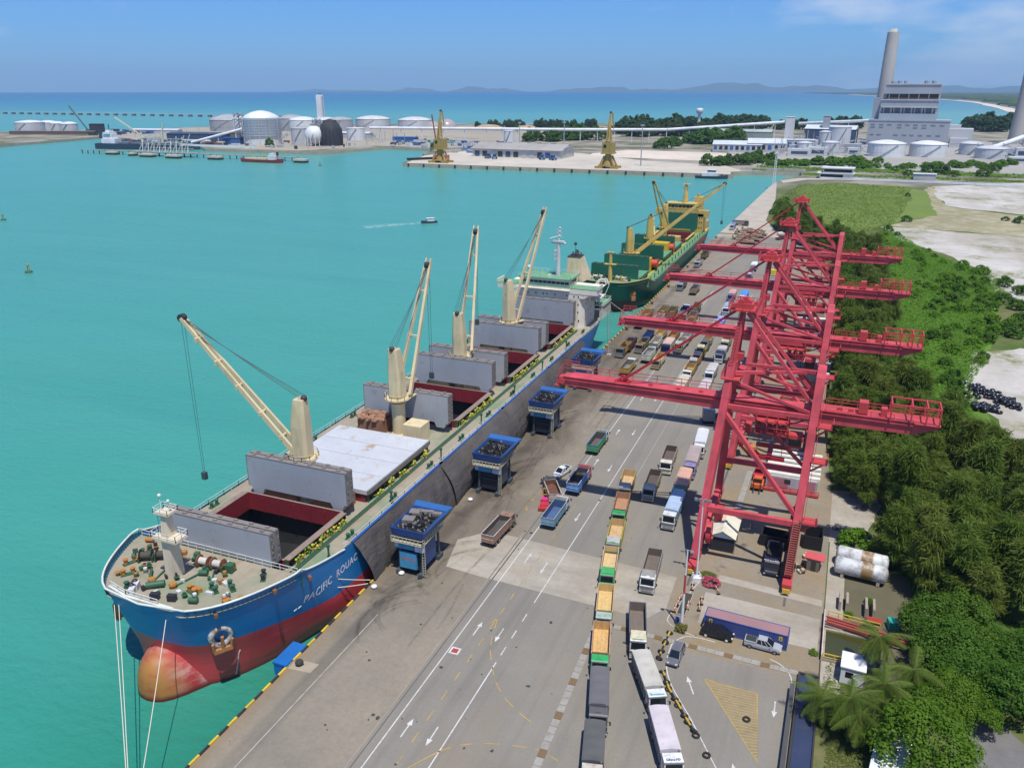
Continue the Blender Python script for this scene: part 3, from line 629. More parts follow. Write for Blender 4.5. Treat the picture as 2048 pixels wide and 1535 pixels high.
def build_ship(P):
    H = P['hull']; cu, zd, zf = H.cu, H.zd, H.zf; off = (cu, (H.y0+H.y1)/2, SEA)
    root = thing(P['name'], P['label'], 'cargo ship', off)
    b = MB(); H.mesh(b); b.build('hull', P['hullmat'], root, off)
    b = MB(); hw = P['hw']; zl = zd
    # bulb
    if P.get('bulb'):
        bb = MB(); yb = H.stem(0); rings = []
        for t, r_ in ((-4.4,.25),(-4.25,1.3),(-3.8,2.4),(-2.8,3.5),(-1.2,4.7),(1,6.0),(3.6,7.5),(6.6,9.0),(10,10.4),(14,11.6)):
            rings.append([(cu+r_*.95*cos(a), yb+t, SEA-.3+6.6*min(1, .25+r_/5.2)*sin(a)*(1 if sin(a) > 0 else 1)) for a in [2*pi*i/18 for i in range(18)]])
        bb.loft(rings, 0, True); bb.build('bulbous_bow', P['bulb'], root, off)
    # decks
    dz = zf-1.05; A = H.edge(H.y0+.8, H.yF, zf, -1, 20, .12); Bq = H.edge(H.y0+.8, H.yF, zf, 1, 20, .12)
    b.prism(A+Bq[::-1], dz, dz, 0)
    b.quad((cu-H.B,H.yF,zd), (cu+H.B,H.yF,zd), (cu+H.B,H.yF,dz), (cu-H.B,H.yF,dz), 1)
    hs = P['hatches']; y = H.yF
    for side in (-1, 1):
        E_ = H.edge(H.yF, H.y1, zd, side, 40, .06); I_ = [(cu+side*hw, H.y1), (cu+side*hw, H.yF)]
        b.prism(E_+I_, zd, zd, 0)
    cuts = [H.yF]+[v for h_ in hs for v in h_[:2]]+[H.y1]
    for a, c_ in zip(cuts[::2], cuts[1::2]):
        yy = min(c_, H.y1); b.prism([(cu-hw,a),(cu+hw,a),(cu+(hw if c_ < H.y1 else H.half(H.y1-.1,zd)*.9),yy),(cu-(hw if c_ < H.y1 else H.half(H.y1-.1,zd)*.9),yy)], zd-.004, zd-.004, 0)
    b.build('deck', [P['deck'], P['trim']], root, off)
    # rim, rails
    b = MB(); pts = []
    for side in (-1, 1):
        E_ = H.edge(H.y0, H.yF+11, zf, side, 26)
        pts = [(x, y_, H.top(y_)+.05) for x, y_ in E_]; b.path(pts, .16, 6)
    b.build('bulwark_rim', P['rim'], root, off)
    b = MB()
    for side in (-1, 1):
        for x, y_ in H.edge(H.y0+1.2, H.yF, zf, side, 24, .16): b.beam((x,y_,dz), (x+(cu-x)*.02,y_,zf), .12, .12)
    b.build('bulwark_stay', P['trim'], root, off)['kind'] = 'stuff'
    for side in (-1, 1):
        b = MB(); E_ = H.edge(H.yF+11, H.y1-1, zd, side, 40, .25); b.rail([(x,y_,zd) for x, y_ in E_], 1.1, .035, 1.8); b.build('side_railing', P['railc'][0 if side < 0 else 1], root, off)
    b = MB(); hx = H.half(H.yF, zf)-.6; b.rail([(cu-hx,H.yF-.2,dz),(cu+hx,H.yF-.2,dz)], 1.1, .04, 1.5); b.build('forecastle_railing', P['railc'][0], root, off)
    # hatches
    for (a, c_, open_) in hs:
        zc = P['zc']; b = MB(); w = .35
        b.box(cu-hw-w,a-w,zd,cu+hw+w,a,zc,0,1); b.box(cu-hw-w,c_,zd,cu+hw+w,c_+w,zc,0,1)
        b.box(cu-hw-w,a,zd,cu-hw,c_,zc,0,1); b.box(cu+hw,a,zd,cu+hw+w,c_,zc,0,1)
        for side in (-1,1):
            k = int((c_-a)/1.3)
            for i in range(k+1): yy = a+(c_-a)*i/k; x = cu+side*(hw+w+.28); b.box(x-.28,yy-.06,zd,x+.28,yy+.06,zc-.1,2)
            x = cu+side*(hw+w+.35); b.box(x-.45,a,zc-.12,x+.45,c_,zc+.02,1)
        cm = b.build('hatch_coaming', [P['coam_in'], P['coam_top'], P['trim']], root, off)
        if open_:
            b = MB(); z1 = zd-1.6; z2 = zd-9
            x0, x1 = cu-hw, cu+hw
            for za, zb_, mi in ((z1, zc-.25, 0), (z2, z1, 1)):
                q = .03 if mi == 0 else -1.2
                b.add([(x0+q,a+q,za),(x1-q,a+q,za),(x1-q,c_-q,za),(x0+q,c_-q,za),(x0+q,a+q,zb_),(x1-q,a+q,zb_),(x1-q,c_-q,zb_),(x0+q,c_-q,zb_)], [(0,1,5,4)[::-1],(1,2,6,5)[::-1],(2,3,7,6)[::-1],(3,0,4,7)[::-1]], mi)
            b.add([(x0-1.2,a-1.2,z1),(x1+1.2,a-1.2,z1),(x1+1.2,c_+1.2,z1),(x0-1.2,c_+1.2,z1),(x0,a,z1),(x1,a,z1),(x1,c_,z1),(x0,c_,z1)], [(0,1,5,4),(1,2,6,5),(2,3,7,6),(3,0,4,7)], 0)
            for i in range(1, 6): x = x0+(x1-x0)*i/6; b.box(x-.08,c_-.2,z1,x+.08,c_-.03,zc-.5,0)
            b.build('hold_wall', [P['coam_in'], DARK], cm).data.transform(Matrix.Translation(-Vector(off)))
            b = MB(); nx = 14; V = []
            for j in range(nx+1):
                for i in range(nx+1):
                    xx, yy = lerp(x0-1.2,x1+1.2,i/nx), lerp(a-1.2,c_+1.2,j/nx); V.append((xx,yy,z2+1.2+2.2*mnoise.noise((xx*.12,yy*.12,a))+1.5*abs(i/nx-.5)))
            b.add(V, [(j*(nx+1)+i,j*(nx+1)+i+1,(j+1)*(nx+1)+i+1,(j+1)*(nx+1)+i) for j in range(nx) for i in range(nx)], 0, True)
            o = b.build('coal_heap', COAL, cm); o.data.transform(Matrix.Translation(-Vector(off))); o['kind'] = 'stuff'
        else:
            n_ = P.get('ncover', 4)
            for i in range(n_):
                b = MB(); ya, yb_ = a-.7+(c_-a+1.4)*i/n_+.05, a-.7+(c_-a+1.4)*(i+1)/n_-.05
                b.box(cu-hw-.9,ya,zc+.05,cu+hw+.9,yb_,zc+.85,0); b.build('hatch_cover', P['cover_flat'], root, off)
            b = MB(); b.box(cu+hw+.92,a-.6,zc+.02,cu+hw+1.15,c_+.6,zc+.8); b.build('cover_skirt', P['edge'], root, off)
    for pn in P['panels']: panel_obj('hatch_panel', root, off, cu-hw-.5, cu+hw+.5, pn[0], P['zc']-.5, pn[1], .85, P['panelmat'], P['edge'], 2)
    for c_ in P['cranes']: deck_crane(root, off, cu+c_[0], c_[1], zd-.2, c_[2], c_[3], c_[4], c_[5], P['crane_m'], c_[6])
    # hoist wires and a hook
    b = MB()
    for c_ in P['cranes']:
        if c_[7]:
            t = Vector(c_[4])
            for k in (-.35,.35): b.tube((t.x+k,t.y,t.z), (t.x+k*.6,t.y,c_[7]), .045, n=4, cap=False)
            b.cbox((t.x,t.y,c_[7]-.6), (.9,.7,1.4))
    if b.v: b.build('hoist_wire', WIRE, root, off)
    # deckhouses between hatches
    for q in P['houses']: b = MB(); b.cbox((cu+q[0],q[1],zd+q[4]/2), (q[2],q[3],q[4])); b.build('mast_house', q[5], root, off)
    return root, off
def stained(name, c, amt, rc):
    M = Mat(name, .5); k = M.noise(.10, 4, lo=.3, hi=.7); s1 = M.noise(.33, 5, .6, lo=.60, hi=.74); s2 = M.noise(1.6, 5, .7, lo=.60, hi=.72); s3 = M.noise(.5, 6, .7, stretch=(1,1,.12), lo=.5, hi=.8)
    c_ = M.mix(k, sc(c, .90), sc(c, 1.06)); c_ = M.mix(M.math('MULTIPLY', s3, .30), c_, sc(c, .55)); c_ = M.mix(M.math('MULTIPLY', s1, amt*2.2), c_, rc); c_ = M.mix(M.math('MULTIPLY', s2, amt*1.5), c_, sc(rc, .6)); M.col(c_); return M.m
GREEN = paint('deck_green', (.10,.24,.11), .6, .5, .5, rust=.12); DGREEN = paint('machinery_green', (.03,.11,.055), .5, .4, .6, rust=.15)
PANEL = stained('hatch_panel_grey', (.36,.38,.41), .26, (.24,.17,.10))
FLATC = stained('hatch_cover_grey', (.50,.52,.54), .42, (.38,.24,.12))
EDGE = paint('seal_edge', (.21,.19,.175), .8, .7, 1.2)
RAILW = paint('rail_white', (.62,.66,.60), .5, .3)
B_DECK = deckmat('worn_deck', (.33,.285,.215), (.19,.25,.155), (.26,.17,.10), 0)
H1 = Hull(-17.2, 68.4, 255.5, 15.5, 8.0, 11.2, 84.0)
HM1 = hullmat('blue_hull_paint', (.010,.17,.42), (.54,.050,.055), 1.2, 68.4)
M = Mat('bulb_paint', .55, 0, .4); P = M.pos(); Y = M.axis(P,1); Z = M.axis(P,2)
w = M.noise(.35, 5, .6, vec=P, stretch=(1,1,2)); c = M.mix(M.rng(w,.44,.68), (.36,.040,.038), (.47,.25,.22))
c = M.mix(M.math('MULTIPLY', M.rng(Y,71.2,68.0), M.rng(w,.25,.45)), c, (.36,.165,.04)); c = M.mix(M.rng(Y, 72.5, 76.5), c, (.44,.042,.05)); c = M.mix(M.rng(Z,SEA+1.0,SEA+.3), c, (.12,.02,.015)); M.col(c); M.bump(w,.3,.1)
HR = paint('coaming_red', (.21,.022,.03), .5, .35, .3, dirt=(.1,.02,.02))
JT = lambda p: p
ship, off = build_ship(dict(name='bulk_carrier', label='long blue bulk carrier with red bottom and five open holds alongside the quay', hull=H1, hullmat=HM1, hw=9.7, zc=9.7,
    bulb=M.m, deck=B_DECK, trim=DGREEN, rim=RAILW, railc=(RAILW, RAILW), coam_in=HR, coam_top=paint('coaming_top', (.25,.19,.15), .8, .6, .8), cover_flat=FLATC, panelmat=PANEL, edge=EDGE,
    hatches=[(87.2,103,True),(110.5,133,False),(147,165.2,True),(177.5,197,True),(207.5,227.5,True)],
    panels=[(85.0,15.6),(105.2,16.3),(144.2,16.4),(167.6,16.5),(175.2,16.4),(199.2,16.5),(205.0,16.4),(229.4,16.6)], crane_m=[CREAM],
    cranes=[(-.5,107.6,27.3,(-18.6,107.3,17.4),(-38.4,105.0,40.1),'box',pi*1.02,10.5),(.3,139.7,27.0,(-16.4,141.2,16.6),(-15.1,151.7,42.1),'a',pi*.47,18),
            (.2,170.2,27.0,(-16.4,171.8,17.2),(-17.8,182.3,44.3),'a',pi*.53,22),(.3,201.5,28.4,(-16.4,203,16.0),(-11.4,213.3,45.2),'a',pi*.38,None)],
    houses=[(-4.5,107.3,7,4.5,2.6,paint('rust_house',(.30,.14,.08),.8,.5)),(5.5,107.3,6,4.2,2.4,paint('rust_house',(.30,.14,.08),.8,.5)),(5.0,138.6,4.2,4.0,3.6,CREAM),(-5.5,139.5,6,4.4,2.9,paint('rust_house',(.30,.14,.08),.8,.5)),(5,170.3,6,4.5,2.8,CREAM),(-5,170.3,6,4.5,2.8,CREAM),(5,201.8,6,4.5,2.8,CREAM),(-5,201.8,6,4.5,2.8,CREAM)]))
def sp(name, b, m, parent=None):
    o = b.build(name, m, parent or ship, None); o.data.transform(Matrix.Translation(-Vector(off))); return o
# heap of rusty lashing gear on the mast house
b = MB()
for i in range(90): b.cbox((-23.0+random.uniform(-3.2,3.2), 139.3+random.uniform(-2.3,2.3), 11.05+random.uniform(0,.5)), (random.uniform(.4,1.1),random.uniform(.3,.8),.3), 0, random.uniform(0,3))
o = sp('rusty_scrap', b, paint('scrap_rust', (.36,.19,.11), .85, .5, 1.0)); o['kind'] = 'stuff'
# yellow and green vent stubs along the starboard coamings
VM = [paint('vent_yellow', (.50,.42,.04), .6, .45, 1.2), paint('vent_green', (.14,.32,.03), .6, .4, 1.2)]
b = MB()
for k in range(4):
    x, y = random.uniform(-.5,.5), -1+k*.66; h_ = random.uniform(.8,1.4); b.tube((x,y,0), (x,y,h_), .12, n=6, mi=k % 3 == 1); b.ball((x,y,h_), .26, 8, 4, k % 3 == 1)
b.beam((-.6,-1.2,.6), (.6,1.2,.6), .1, .1); b.beam((.4,-1.2,.3), (-.4,1.2,1.0), .1, .1); vm = b.mesh('vent_cluster', VM)
for (a, c_) in ((88,103),(111,133),(147,165),(178,197),(208,228)):
    for i in range(5):
        o = link('vent_cluster', vm, ship, (-6.4+random.uniform(-.2,.3)-off[0], lerp(a,c_,(i+.5)/5)-off[1], 8.0-off[2]), random.uniform(-.5,.5)); s_ = random.uniform(.8,1.25); o.scale = (s_, s_, s_)
        if i % 2: o2 = link('vent_cluster', vm, ship, (-28.2-off[0], lerp(a,c_,(i+.5)/5)-off[1], 8.0-off[2]), 1); o2.scale = (.8,.8,.8)
b = MB()
for i in range(7):  y = 92+i*19.5; b.tube((-2.6,y,8), (-2.6,y,10.2), .16, n=8); b.tube((-2.6,y,10.2), (-2.6,y,10.6), .3, n=8)
for i in range(10): bollards(b, -3.2, 99+i*14.2, 8.0, pi/2, 0, .28)
for i in range(9): bollards(b, -31.2, 99+i*15, 8.0, pi/2, 0, .28)
for y in range(86, 226, 5): b.beam((-6.0,y,8.06), (-6.0,y+4.6,8.06), .25, .14)
sp('deck_fittings', b, DGREEN)['kind'] = 'stuff'
b = MB()
for k in range(3): b.path([(-5.7+k*.22,87,8.35),(-5.7+k*.22,228,8.35)], .09, 5)
sp('deck_pipe', b, DGREEN)
# forecastle: foremast, winches, bollards, fairleads, rope
dz = 11.2-1.05; b = MB(); CRM = paint('mast_cream', (.68,.58,.42), .5, .25, .5, rust=.06)
b.loft([[(-18.9+sx*w*.55, 77.0+sy*w*.75, z) for sx, sy in ((-1,-1),(1,-1),(1,1),(-1,1))] for z, w in ((dz,1.45),(dz+4,1.3),(dz+7.4,1.1),(dz+10.4,.75))], 0, False)
b.add([(-20.9,75.6,dz+6.4),(-16.4,75.6,dz+6.4),(-16.4,78,dz+6.4),(-20.9,78,dz+6.4),(-20.9,75.6,dz+6.75),(-16.4,75.6,dz+6.75),(-16.4,78,dz+6.75),(-20.9,78,dz+6.75)], [(0,3,2,1),(4,5,6,7),(0,1,5,4),(1,2,6,5),(2,3,7,6),(3,0,4,7)])
b.cbox((-18.9,77,dz+10.5), (2.6,2.0,.25)); fm = sp('foremast', b, CRM)
b = MB(); b.rail([(-20.9,75.6,dz+6.75),(-16.4,75.6,dz+6.75),(-16.4,78,dz+6.75),(-20.9,78,dz+6.75),(-20.9,75.6,dz+6.75)], .95, .04, 1.2)
b.rail([(-20.2,76,dz+10.6),(-17.6,76,dz+10.6),(-17.6,78,dz+10.6),(-20.2,78,dz+10.6),(-20.2,76,dz+10.6)], .8, .035, 1.2)
for z in range(19): b.beam((-20.15,76.6,dz+.5+z*.5), (-20.15,77.4,dz+.5+z*.5), .05, .05)
b.beam((-20.15,76.6,dz), (-20.15,76.6,dz+10.2), .07, .07); b.beam((-20.15,77.4,dz), (-20.15,77.4,dz+10.2), .07, .07)
b.tube((-19.6,77,dz+10.6), (-19.6,77,dz+13), .1, .06, 6); b.tube((-18.1,77,dz+10.6), (-18.1,77,dz+12.4), .1, .06, 6); b.ball((-19.6,77,dz+13), .28); b.ball((-18.1,77,dz+12.4), .25); sp('mast_ladder', b, RAILW, fm)
WM = [DGREEN, paint('rope_drum', (.52,.50,.46), .8, .5, 1.5), paint('winch_rust', (.25,.09,.05), .8, .4, 1.0), paint('winch_green', (.05,.22,.07), .55, .4, .8)]
for (x, y, rz, dr, mm) in ((-14.6,80.6,.08,2,WM),(-24.2,79.4,.5,2,[DGREEN, paint('dark_rope', (.07,.065,.04), .9, .5, 1.5), DARK, DGREEN])):
    b = MB(); winch(b, x, y, dz, rz, dr); sp('mooring_winch', b, mm)
OR = [paint('bollard_rust', (.40,.17,.03), .8, .4, 1.0), DGREEN, paint('fitting_white', (.6,.6,.58), .5, .4, 1), plain('fitting_black', (.025,.025,.035), .5)]
b = MB()
for (x, y, rz, mi) in ((-27.6,77,1.2,0),(-25.5,74.6,.9,0),(-22.5,72.3,.6,1),(-27.6,80.2,1.4,1),(-13.4,74.4,-.3,0),(-9.0,77.4,-.6,1),(-11,76,-.5,1),(-6.5,81.3,-1,3)): bollards(b, x, y, dz, rz, mi, .3, 1)
for x, y in ((-20.6,74.2),(-16.9,74.4)): b.tube((x,y,dz), (x,y,dz+.5), .45, .35, 10, 0); b.tube((x,y,dz+.5), (x,y,dz+.8), .6, .5, 10, 0)
b.tube((-22.8,76.4,dz+.5), (-19.9,72.9,dz+.5), .22, n=8, mi=1); b.tube((-20.3,72.8,dz+.5), (-18.2,74.2,dz+.6), .5, n=10, mi=1)
for x, y in ((-21.6,72.2),(-21.2,71.2)): b.cbox((x,y,dz+.5), (.8,1.4,1), 2, .5); b.ball((x-.5,y+.4,dz+.8), .5, 8, 5, 3)
for x, y in ((-17.2,71.3),(-14.7,71.9)): b.cbox((x,y,dz+.5), (1.2,.7,1.0), 3, .3)
sp('mooring_bollard', b, OR)['kind'] = 'stuff'
b = MB()
for i in range(46):
    y = RJ.uniform(72, 82.6); h_ = H1.half(y, 11.2)-1.2; x = -17.2+RJ.uniform(-h_, h_); k = RJ.random()
    if k < .35: b.tube((x,y,dz),(x,y,dz+RJ.uniform(.5,1.3)),RJ.uniform(.12,.3),n=8,mi=RJ.randrange(4)); b.tube((x,y,dz+.5),(x,y,dz+.62),.42,n=8,mi=RJ.randrange(2))
    elif k < .7: b.cbox((x,y,dz+.3),(RJ.uniform(.4,1.2),RJ.uniform(.3,.8),RJ.uniform(.4,.9)),RJ.randrange(4),RJ.random()*3)
    else: b.tube((x-.6,y,dz+.5),(x+.6,y+.4,dz+.5),RJ.uniform(.2,.42),n=10,mi=RJ.randrange(2))
for a_, c_ in (((-20.6,74.2),(-21.5,79)),((-16.9,74.4),(-15.4,79.6)),((-12,76.4),(-14.2,79.8)),((-24.8,77),(-20.8,74.6))): b.beam((a_[0],a_[1],dz+.08),(c_[0],c_[1],dz+.3),.22,.16,RJ.randrange(2))
sp('deck_gear', b, OR)['kind'] = 'stuff'
b = MB(); b.rail([(-25.4,71.2,dz),(-21.5,70.3,dz),(-15.6,70.2,dz)], 1.0, .05, 1.4); b.prism([(-25.6,70.9),(-21.5,69.9),(-13.5,69.9),(-13,70.4),(-21.5,70.6),(-25.2,71.5)], dz+.05, dz+.3, 0); sp('bow_platform', b, RAILW)
# anchor in its white pocket on the starboard bow; the hawse bell stands out of the plating
def hx(y, z): return H1.cu+H1.half(y, z)
ya, za = 73.2, 5.2; xa = hx(ya, za); nrm = Vector((H1.half(ya,za)-H1.half(ya-.5,za)+.001, -.5*1.2, -.25)); nrm = Vector((.80,-.52,-.15)).normalized(); t1 = nrm.cross(Vector((0,0,1))).normalized(); t2 = t1.cross(nrm)
c0 = Vector((xa,ya,za)); b = MB(); b.loft([[tuple(c0+nrm*q+(t1*cos(a)*r1+t2*sin(a)*r1*1.15)) for a in [2*pi*i/16 for i in range(16)]] for q, r1 in ((-1.2,1.75),(.35,1.65),(.5,1.25),(.05,.9))], 0, True, True, False)
an = sp('hawse_bell', b, [paint('bell_white', (.50,.50,.48), .6, .8, 1.0, rust=.75, dirt=(.25,.12,.05))]); b = MB(); q = c0+nrm*.75-t2*.6
b.beam(q+t2*1.1, q-t2*1.3, .4, .4); b.beam(q-t2*1.3-t1*1.3, q-t2*1.3+t1*1.3, .5, .6); b.beam(q-t2*1.3-t1*1.2, q-t1*1.35+t2*.2, .35, .35); b.beam(q-t2*1.3+t1*1.2, q+t1*1.35+t2*.2, .35, .35); sp('anchor', b, paint('anchor_rust', (.40,.17,.06), .85, .4, .8), an)
b = MB(); xp, yp = H1.cu-H1.half(ya,za), ya; b.cbox((xp-.4,yp-.4,za-.2), (1.2,1.2,2.2), 0, .6); b.beam((xp-.9,yp-.8,za-1.4),(xp+.2,yp-1.0,za-1.4),.5,.5); sp('anchor', b, paint('anchor_rust', (.40,.17,.06), .85, .4, .8))
# name on the bow, wrapped onto the plating
def lettering(txt, size):
    cu_ = bpy.data.curves.new('txt', 'FONT'); cu_.body = txt; cu_.size = size; cu_.space_character = 1.12; cu_.shear = .12; cu_.offset = .03
    o = bpy.data.objects.new('txt', cu_); COL.objects.link(o); me = bpy.data.meshes.new_from_object(o); bpy.data.objects.remove(o); return me
LET = paint('letter_white', (.70,.72,.72), .6, .3, 1.5)
for side, y0_, d_ in ((1, 84.6, 1),):
    me = lettering('PACIFIC  ROUAC', 1.75); V = []
    for v in me.vertices: y = y0_+v.co.x*.93; z = 4.7+v.co.y; v.co = Vector((hx(y, z)+.05, y, z))-Vector(off)
    me.materials.append(LET); link('ship_name', me, ship)
b = MB()
for i in range(14): z = -3.2+i*.32; y = 75.6+.02*i; b.cbox((hx(y,z)+.03,y,z), (.08,.22,.14), 0)
for y, z in ((83.2,4.0),(83.9,4.1)): b.beam((hx(y,z)+.04,y,z),(hx(y+.5,z+.1)+.04,y+.5,z+.2),.08,.12)
sp('draught_mark', b, LET)
b = MB()
for y, z in ((72.0,9.9),(79.2,10.3),(85.5,9.0)): b.cbox((hx(y,z)+.05,y,z), (.5,1.5,.5), 0, .9)
sp('fairlead', b, RUST)['kind'] = 'stuff'
# after end: accommodation block, bridge, funnel, mast
HW = paint('house_cream', (.76,.70,.58), .55, .25, .3, rust=.05); RG = paint('bridge_roof_green', (.13,.33,.16), .6, .35, .4); WINM = GLASS
b = MB(); y0, y1 = 231, 243
b.loft([[(-29.8,y0,z),(-6.2,y0,z),(-4.6,y0+1.3,z),(-4.6,y1,z),(-29.8,y1,z)] for z in (8,17.3)], 0, False); b.loft([[(-29.8,y0,z),(-4.6+k,y0,z),(-3.5+k,y0+2,z),(-3.5+k,y1-3,z),(-29.8,y1-3,z)] for z, k in ((17.3,0),(18.4,1.6),(20.2,3.2))], 0, False)
hs = sp('accommodation_block', b, HW); b = MB(); b.box(-32.7,y0-.1,18.6,-.4,y0+5.5,20.2,0); b.box(-33,y0-.15,20.2,-.2,y0+5.6,20.26,1)
for x in (-32.9,-.5): b.box(x-.15,y0-.15,20.2,x+.15,y0+5.6,21.2,0)
sp('bridge_wing', b, [HW, RG]); b = MB(); b.loft([[(-25.4,y0+.7,20.26),(-9.4,y0+.7,20.26),(-9.4,y0+9,20.26),(-25.4,y0+9,20.26)],[(-25.6,y0+.3,22.5),(-9.2,y0+.3,22.5),(-9.2,y0+9,22.5),(-25.6,y0+9,22.5)]], 0, False); b.box(-26,y0-.1,22.5,-8.8,y0+9.4,22.75,1); b.box(-26.2,y0-1.0,19.5,-9,y0-.12,19.62,0)
wh = sp('wheelhouse', b, [HW, RG]); b = MB(); b.box(-.62,-.03,-.55,.62,.03,.55); wm_ = b.mesh('bridge_window', [WINM])
for i in range(11): link('bridge_window', wm_, wh, Vector((-24.4+i*1.42, y0+.40, 21.65))-Vector(off)).rotation_euler = (radians(-11),0,0)
for i in range(4): o = link('bridge_window', wm_, wh, Vector((-9.18, y0+1.6+i*1.5, 21.6))-Vector(off), pi/2)
b = MB(); b.box(-.17,-.04,-.25,.17,.04,.25); pm = b.mesh('porthole_window', [WINM])
for x, z in ((-27.5,17.8),(-25.5,17.9),(-22.6,17.9),(-20,17.9),(-17.6,17.9),(-16.4,17.9),(-13.8,17.9),(-10,17.9),(-7.7,17.8),(-6.3,17.8),(-7.7,15.4),(-6.3,15.4),(-6.3,13.0),(-7.4,10.6),(-6.0,10.4)): link('porthole_window', pm, hs, Vector((x,y0-.03,z))-Vector(off))
for z in (10.6,13,15.4): 
    for k in (2.5,5,8): link('porthole_window', pm, hs, Vector((-4.58,y0+k,z))-Vector(off), pi/2)
b = MB(); b.rail([(-25.9,y0,22.75),(-8.9,y0,22.75),(-8.9,y0+9.2,22.75),(-25.9,y0+9.2,22.75)], 1.0, .04, 2); b.rail([(-9,y0+.2,20.26),(-.5,y0+.2,20.26),(-.5,y0+5.4,20.26)], 1.0, .04, 2)
b.tube((-23,y0+2,22.7),(-23,y0+2,25),.07,n=5); b.ball((-23,y0+2,25.4), .62); b.ball((-23.6,y0+2,24.6), .3); b.tube((-20,y0+1.5,22.7),(-20,y0+1.5,25),.07,n=5); b.tube((-19,y0+3,22.7),(-19,y0+3,25),.07,n=5); b.cbox((-16.3,y0+2,23.1),(.9,.7,.9)); sp('bridge_rail', b, RAILW, wh)
b = MB(); b.lathe((-14.6,y0+5,22.7), [(.75,0),(.6,6),(.5,10.5)], 12); b.tube((-16.9,y0+5,32.8),(-12.2,y0+5,32.8),.28,n=8); b.cbox((-14.6,y0+5,33.2),(3.6,1.2,.5)); b.tube((-17.2,y0+4.2,34.1),(-13.6,y0+5.4,35.2),.2,n=6); b.tube((-14.6,y0+5,33),(-14.6,y0+5,37.3),.32,.18,8)
for z in (34.6,36.0,37.1): b.beam((-15.5,y0+5,z),(-13.5,y0+5,z),.15,.15); b.ball((-14.3,y0+5,z+.3),.3)
for z in (28,29.4,30.4): b.cbox((-15.4,y0+4.6,z),(.8,.8,.6))
sp('radar_mast', b, paint('mast_white', (.58,.59,.58), .5, .3)); b = MB(); yf = y0+10
b.loft([[(-13.8,yf,20.2),(-8.0,yf,20.2),(-7.2,yf+7,20.2),(-13.8,yf+7,20.2)],[(-13.4,yf+.5,27.6),(-9.6,yf+.5,27.6),(-9.4,yf+5,27.6),(-13.4,yf+5,27.6)]], 0, False); fn = sp('funnel', b, paint('funnel_buff', (.62,.52,.33), .6, .35, .4)); b = MB(); b.box(-13.5,yf+.4,27.6,-9.4,yf+5.1,27.85)
for x, r_, h_ in ((-12.6,.28,.8),(-11.4,.45,1.5),(-10.9,.3,1.1),(-10,.25,.7)): b.tube((x,yf+2.4,28),(x+.2,yf+3.2,28+h_),r_,n=10)
b.tube((-11.1,yf+1,28),(-11.1,yf+1,31.4),.06,n=5); b.ball((-11.1,yf+1,31.8),.5); sp('exhaust_pipe', b, DARK, fn)
b = MB(); b.box(-5.6,y1-4,15.2,-2.2,y1+4,15.45,0); b.box(-30,y1,8,-6,y1+5,12.4,0,1); b.box(-4.5,y1+1,12.2,-1.9,y1+10.4,12.45,0,1); b.box(-30,y1,12.2,-4.5,y1+10.6,12.45,0,1)
for i in range(12): b.beam((-2.2,y1-2+i*1.1,8),(-2.2,y1-2+i*1.1,12.2),.16,.16)
b.rail([(-2.0,y1-3,12.45),(-2.0,y1+10.2,12.45),(-25,y1+10.4,12.45)], 1.0, .04, 1.8); sp('poop_deck', b, [HW, RG])
b = MB()
for x, y in ((-3.5,y1+1.5),(-4.5,y1+4.5),(-7,y1+3),(-9,y1+5.5)): b.tube((x,y,12.4),(x,y,13.7),.28,n=8,mi=1); b.ball((x-.25,y,13.9),.55,8,5,1)
for i in range(16): b.cbox((random.uniform(-20,-3),y1+random.uniform(1,9.5),12.9),(random.uniform(.5,1.6),random.uniform(.5,1.3),random.uniform(.4,1.3)),random.choice((0,1,2,3)),random.random())
winch(b, -10, y1+7.5, 12.45, 0, 2, 0, 2, 3); sp('stern_gear', b, [DGREEN, WHITE, YEL, RUST])['kind'] = 'stuff'
b = MB(); b.path([(-4.5,y1-2,19),(-3.2,y1-1,21),(-1.4,y1-1,21.4),(-.8,y1-1,19.8)], .22, 8); b.path([(-4.5,y1+1,18.6),(-3.2,y1+1.4,20.6),(-1.4,y1+1.4,21),(-.8,y1+1.4,19.4)], .22, 8); sp('boat_davit', b, WHITE)
b = MB(); b.loft([[(-3.4+r_*cos(a)*1.15, yy, 18.2+r_*sin(a)) for a in [2*pi*i/10 for i in range(10)]] for yy, r_ in ((y1-4.6,.2),(y1-3.8,1.0),(y1-1.5,1.25),(y1+1,1.0),(y1+1.8,.2))]); sp('lifeboat', b, paint('lifeboat_orange', (.62,.16,.03), .4, .2))
# stern and bow mooring lines: each a thing that runs from ship to shore
def rope(a, c_, r, sag, label, grp=None, name='mooring_line', m=ROPE):
    b = MB(); A_ = Vector(a); C_ = Vector(c_); L = C_-A_; k = 10; b.path([tuple(L*(i/k)-Vector((0,0,4*sag*(i/k)*(1-i/k)))) for i in range(k+1)], r, 5); tag(b.build(name, m, loc=a), label, 'rope', grp)
rope((-26.6,72.6,9.8), (2.21,46.02,0.60), .06, .4, 'pale mooring line running down from the port bow, leftmost of three')
rope((-22.4,69.6,9.3), (2.31,46.06,0.60), .055, .3, 'thin mooring line down from the middle of the bow')
rope((-14.2,70.2,9.4), (2.70,45.55,0.60), .06, .4, 'pale mooring line falling from the starboard bow, right of the other two')
rope((-8.2,78.6,10.0), (.6,97.4,1.0), .08, .8, 'lower tan mooring line along the blue bow to the quay'); rope((-5.6,83.6,9.8), (.6,98.2,1.2), .08, .3, 'upper tan mooring line along the blue bow to the quay')
rope((-2.2,252.8,11.6), (1.5,276,.5), .12, .5, 'white stern line running from the blue ship to the quay'); rope((-2.4,251,11), (.6,262,.5), .07, .5, 'thin yellowish stern line under the crane boom tip')
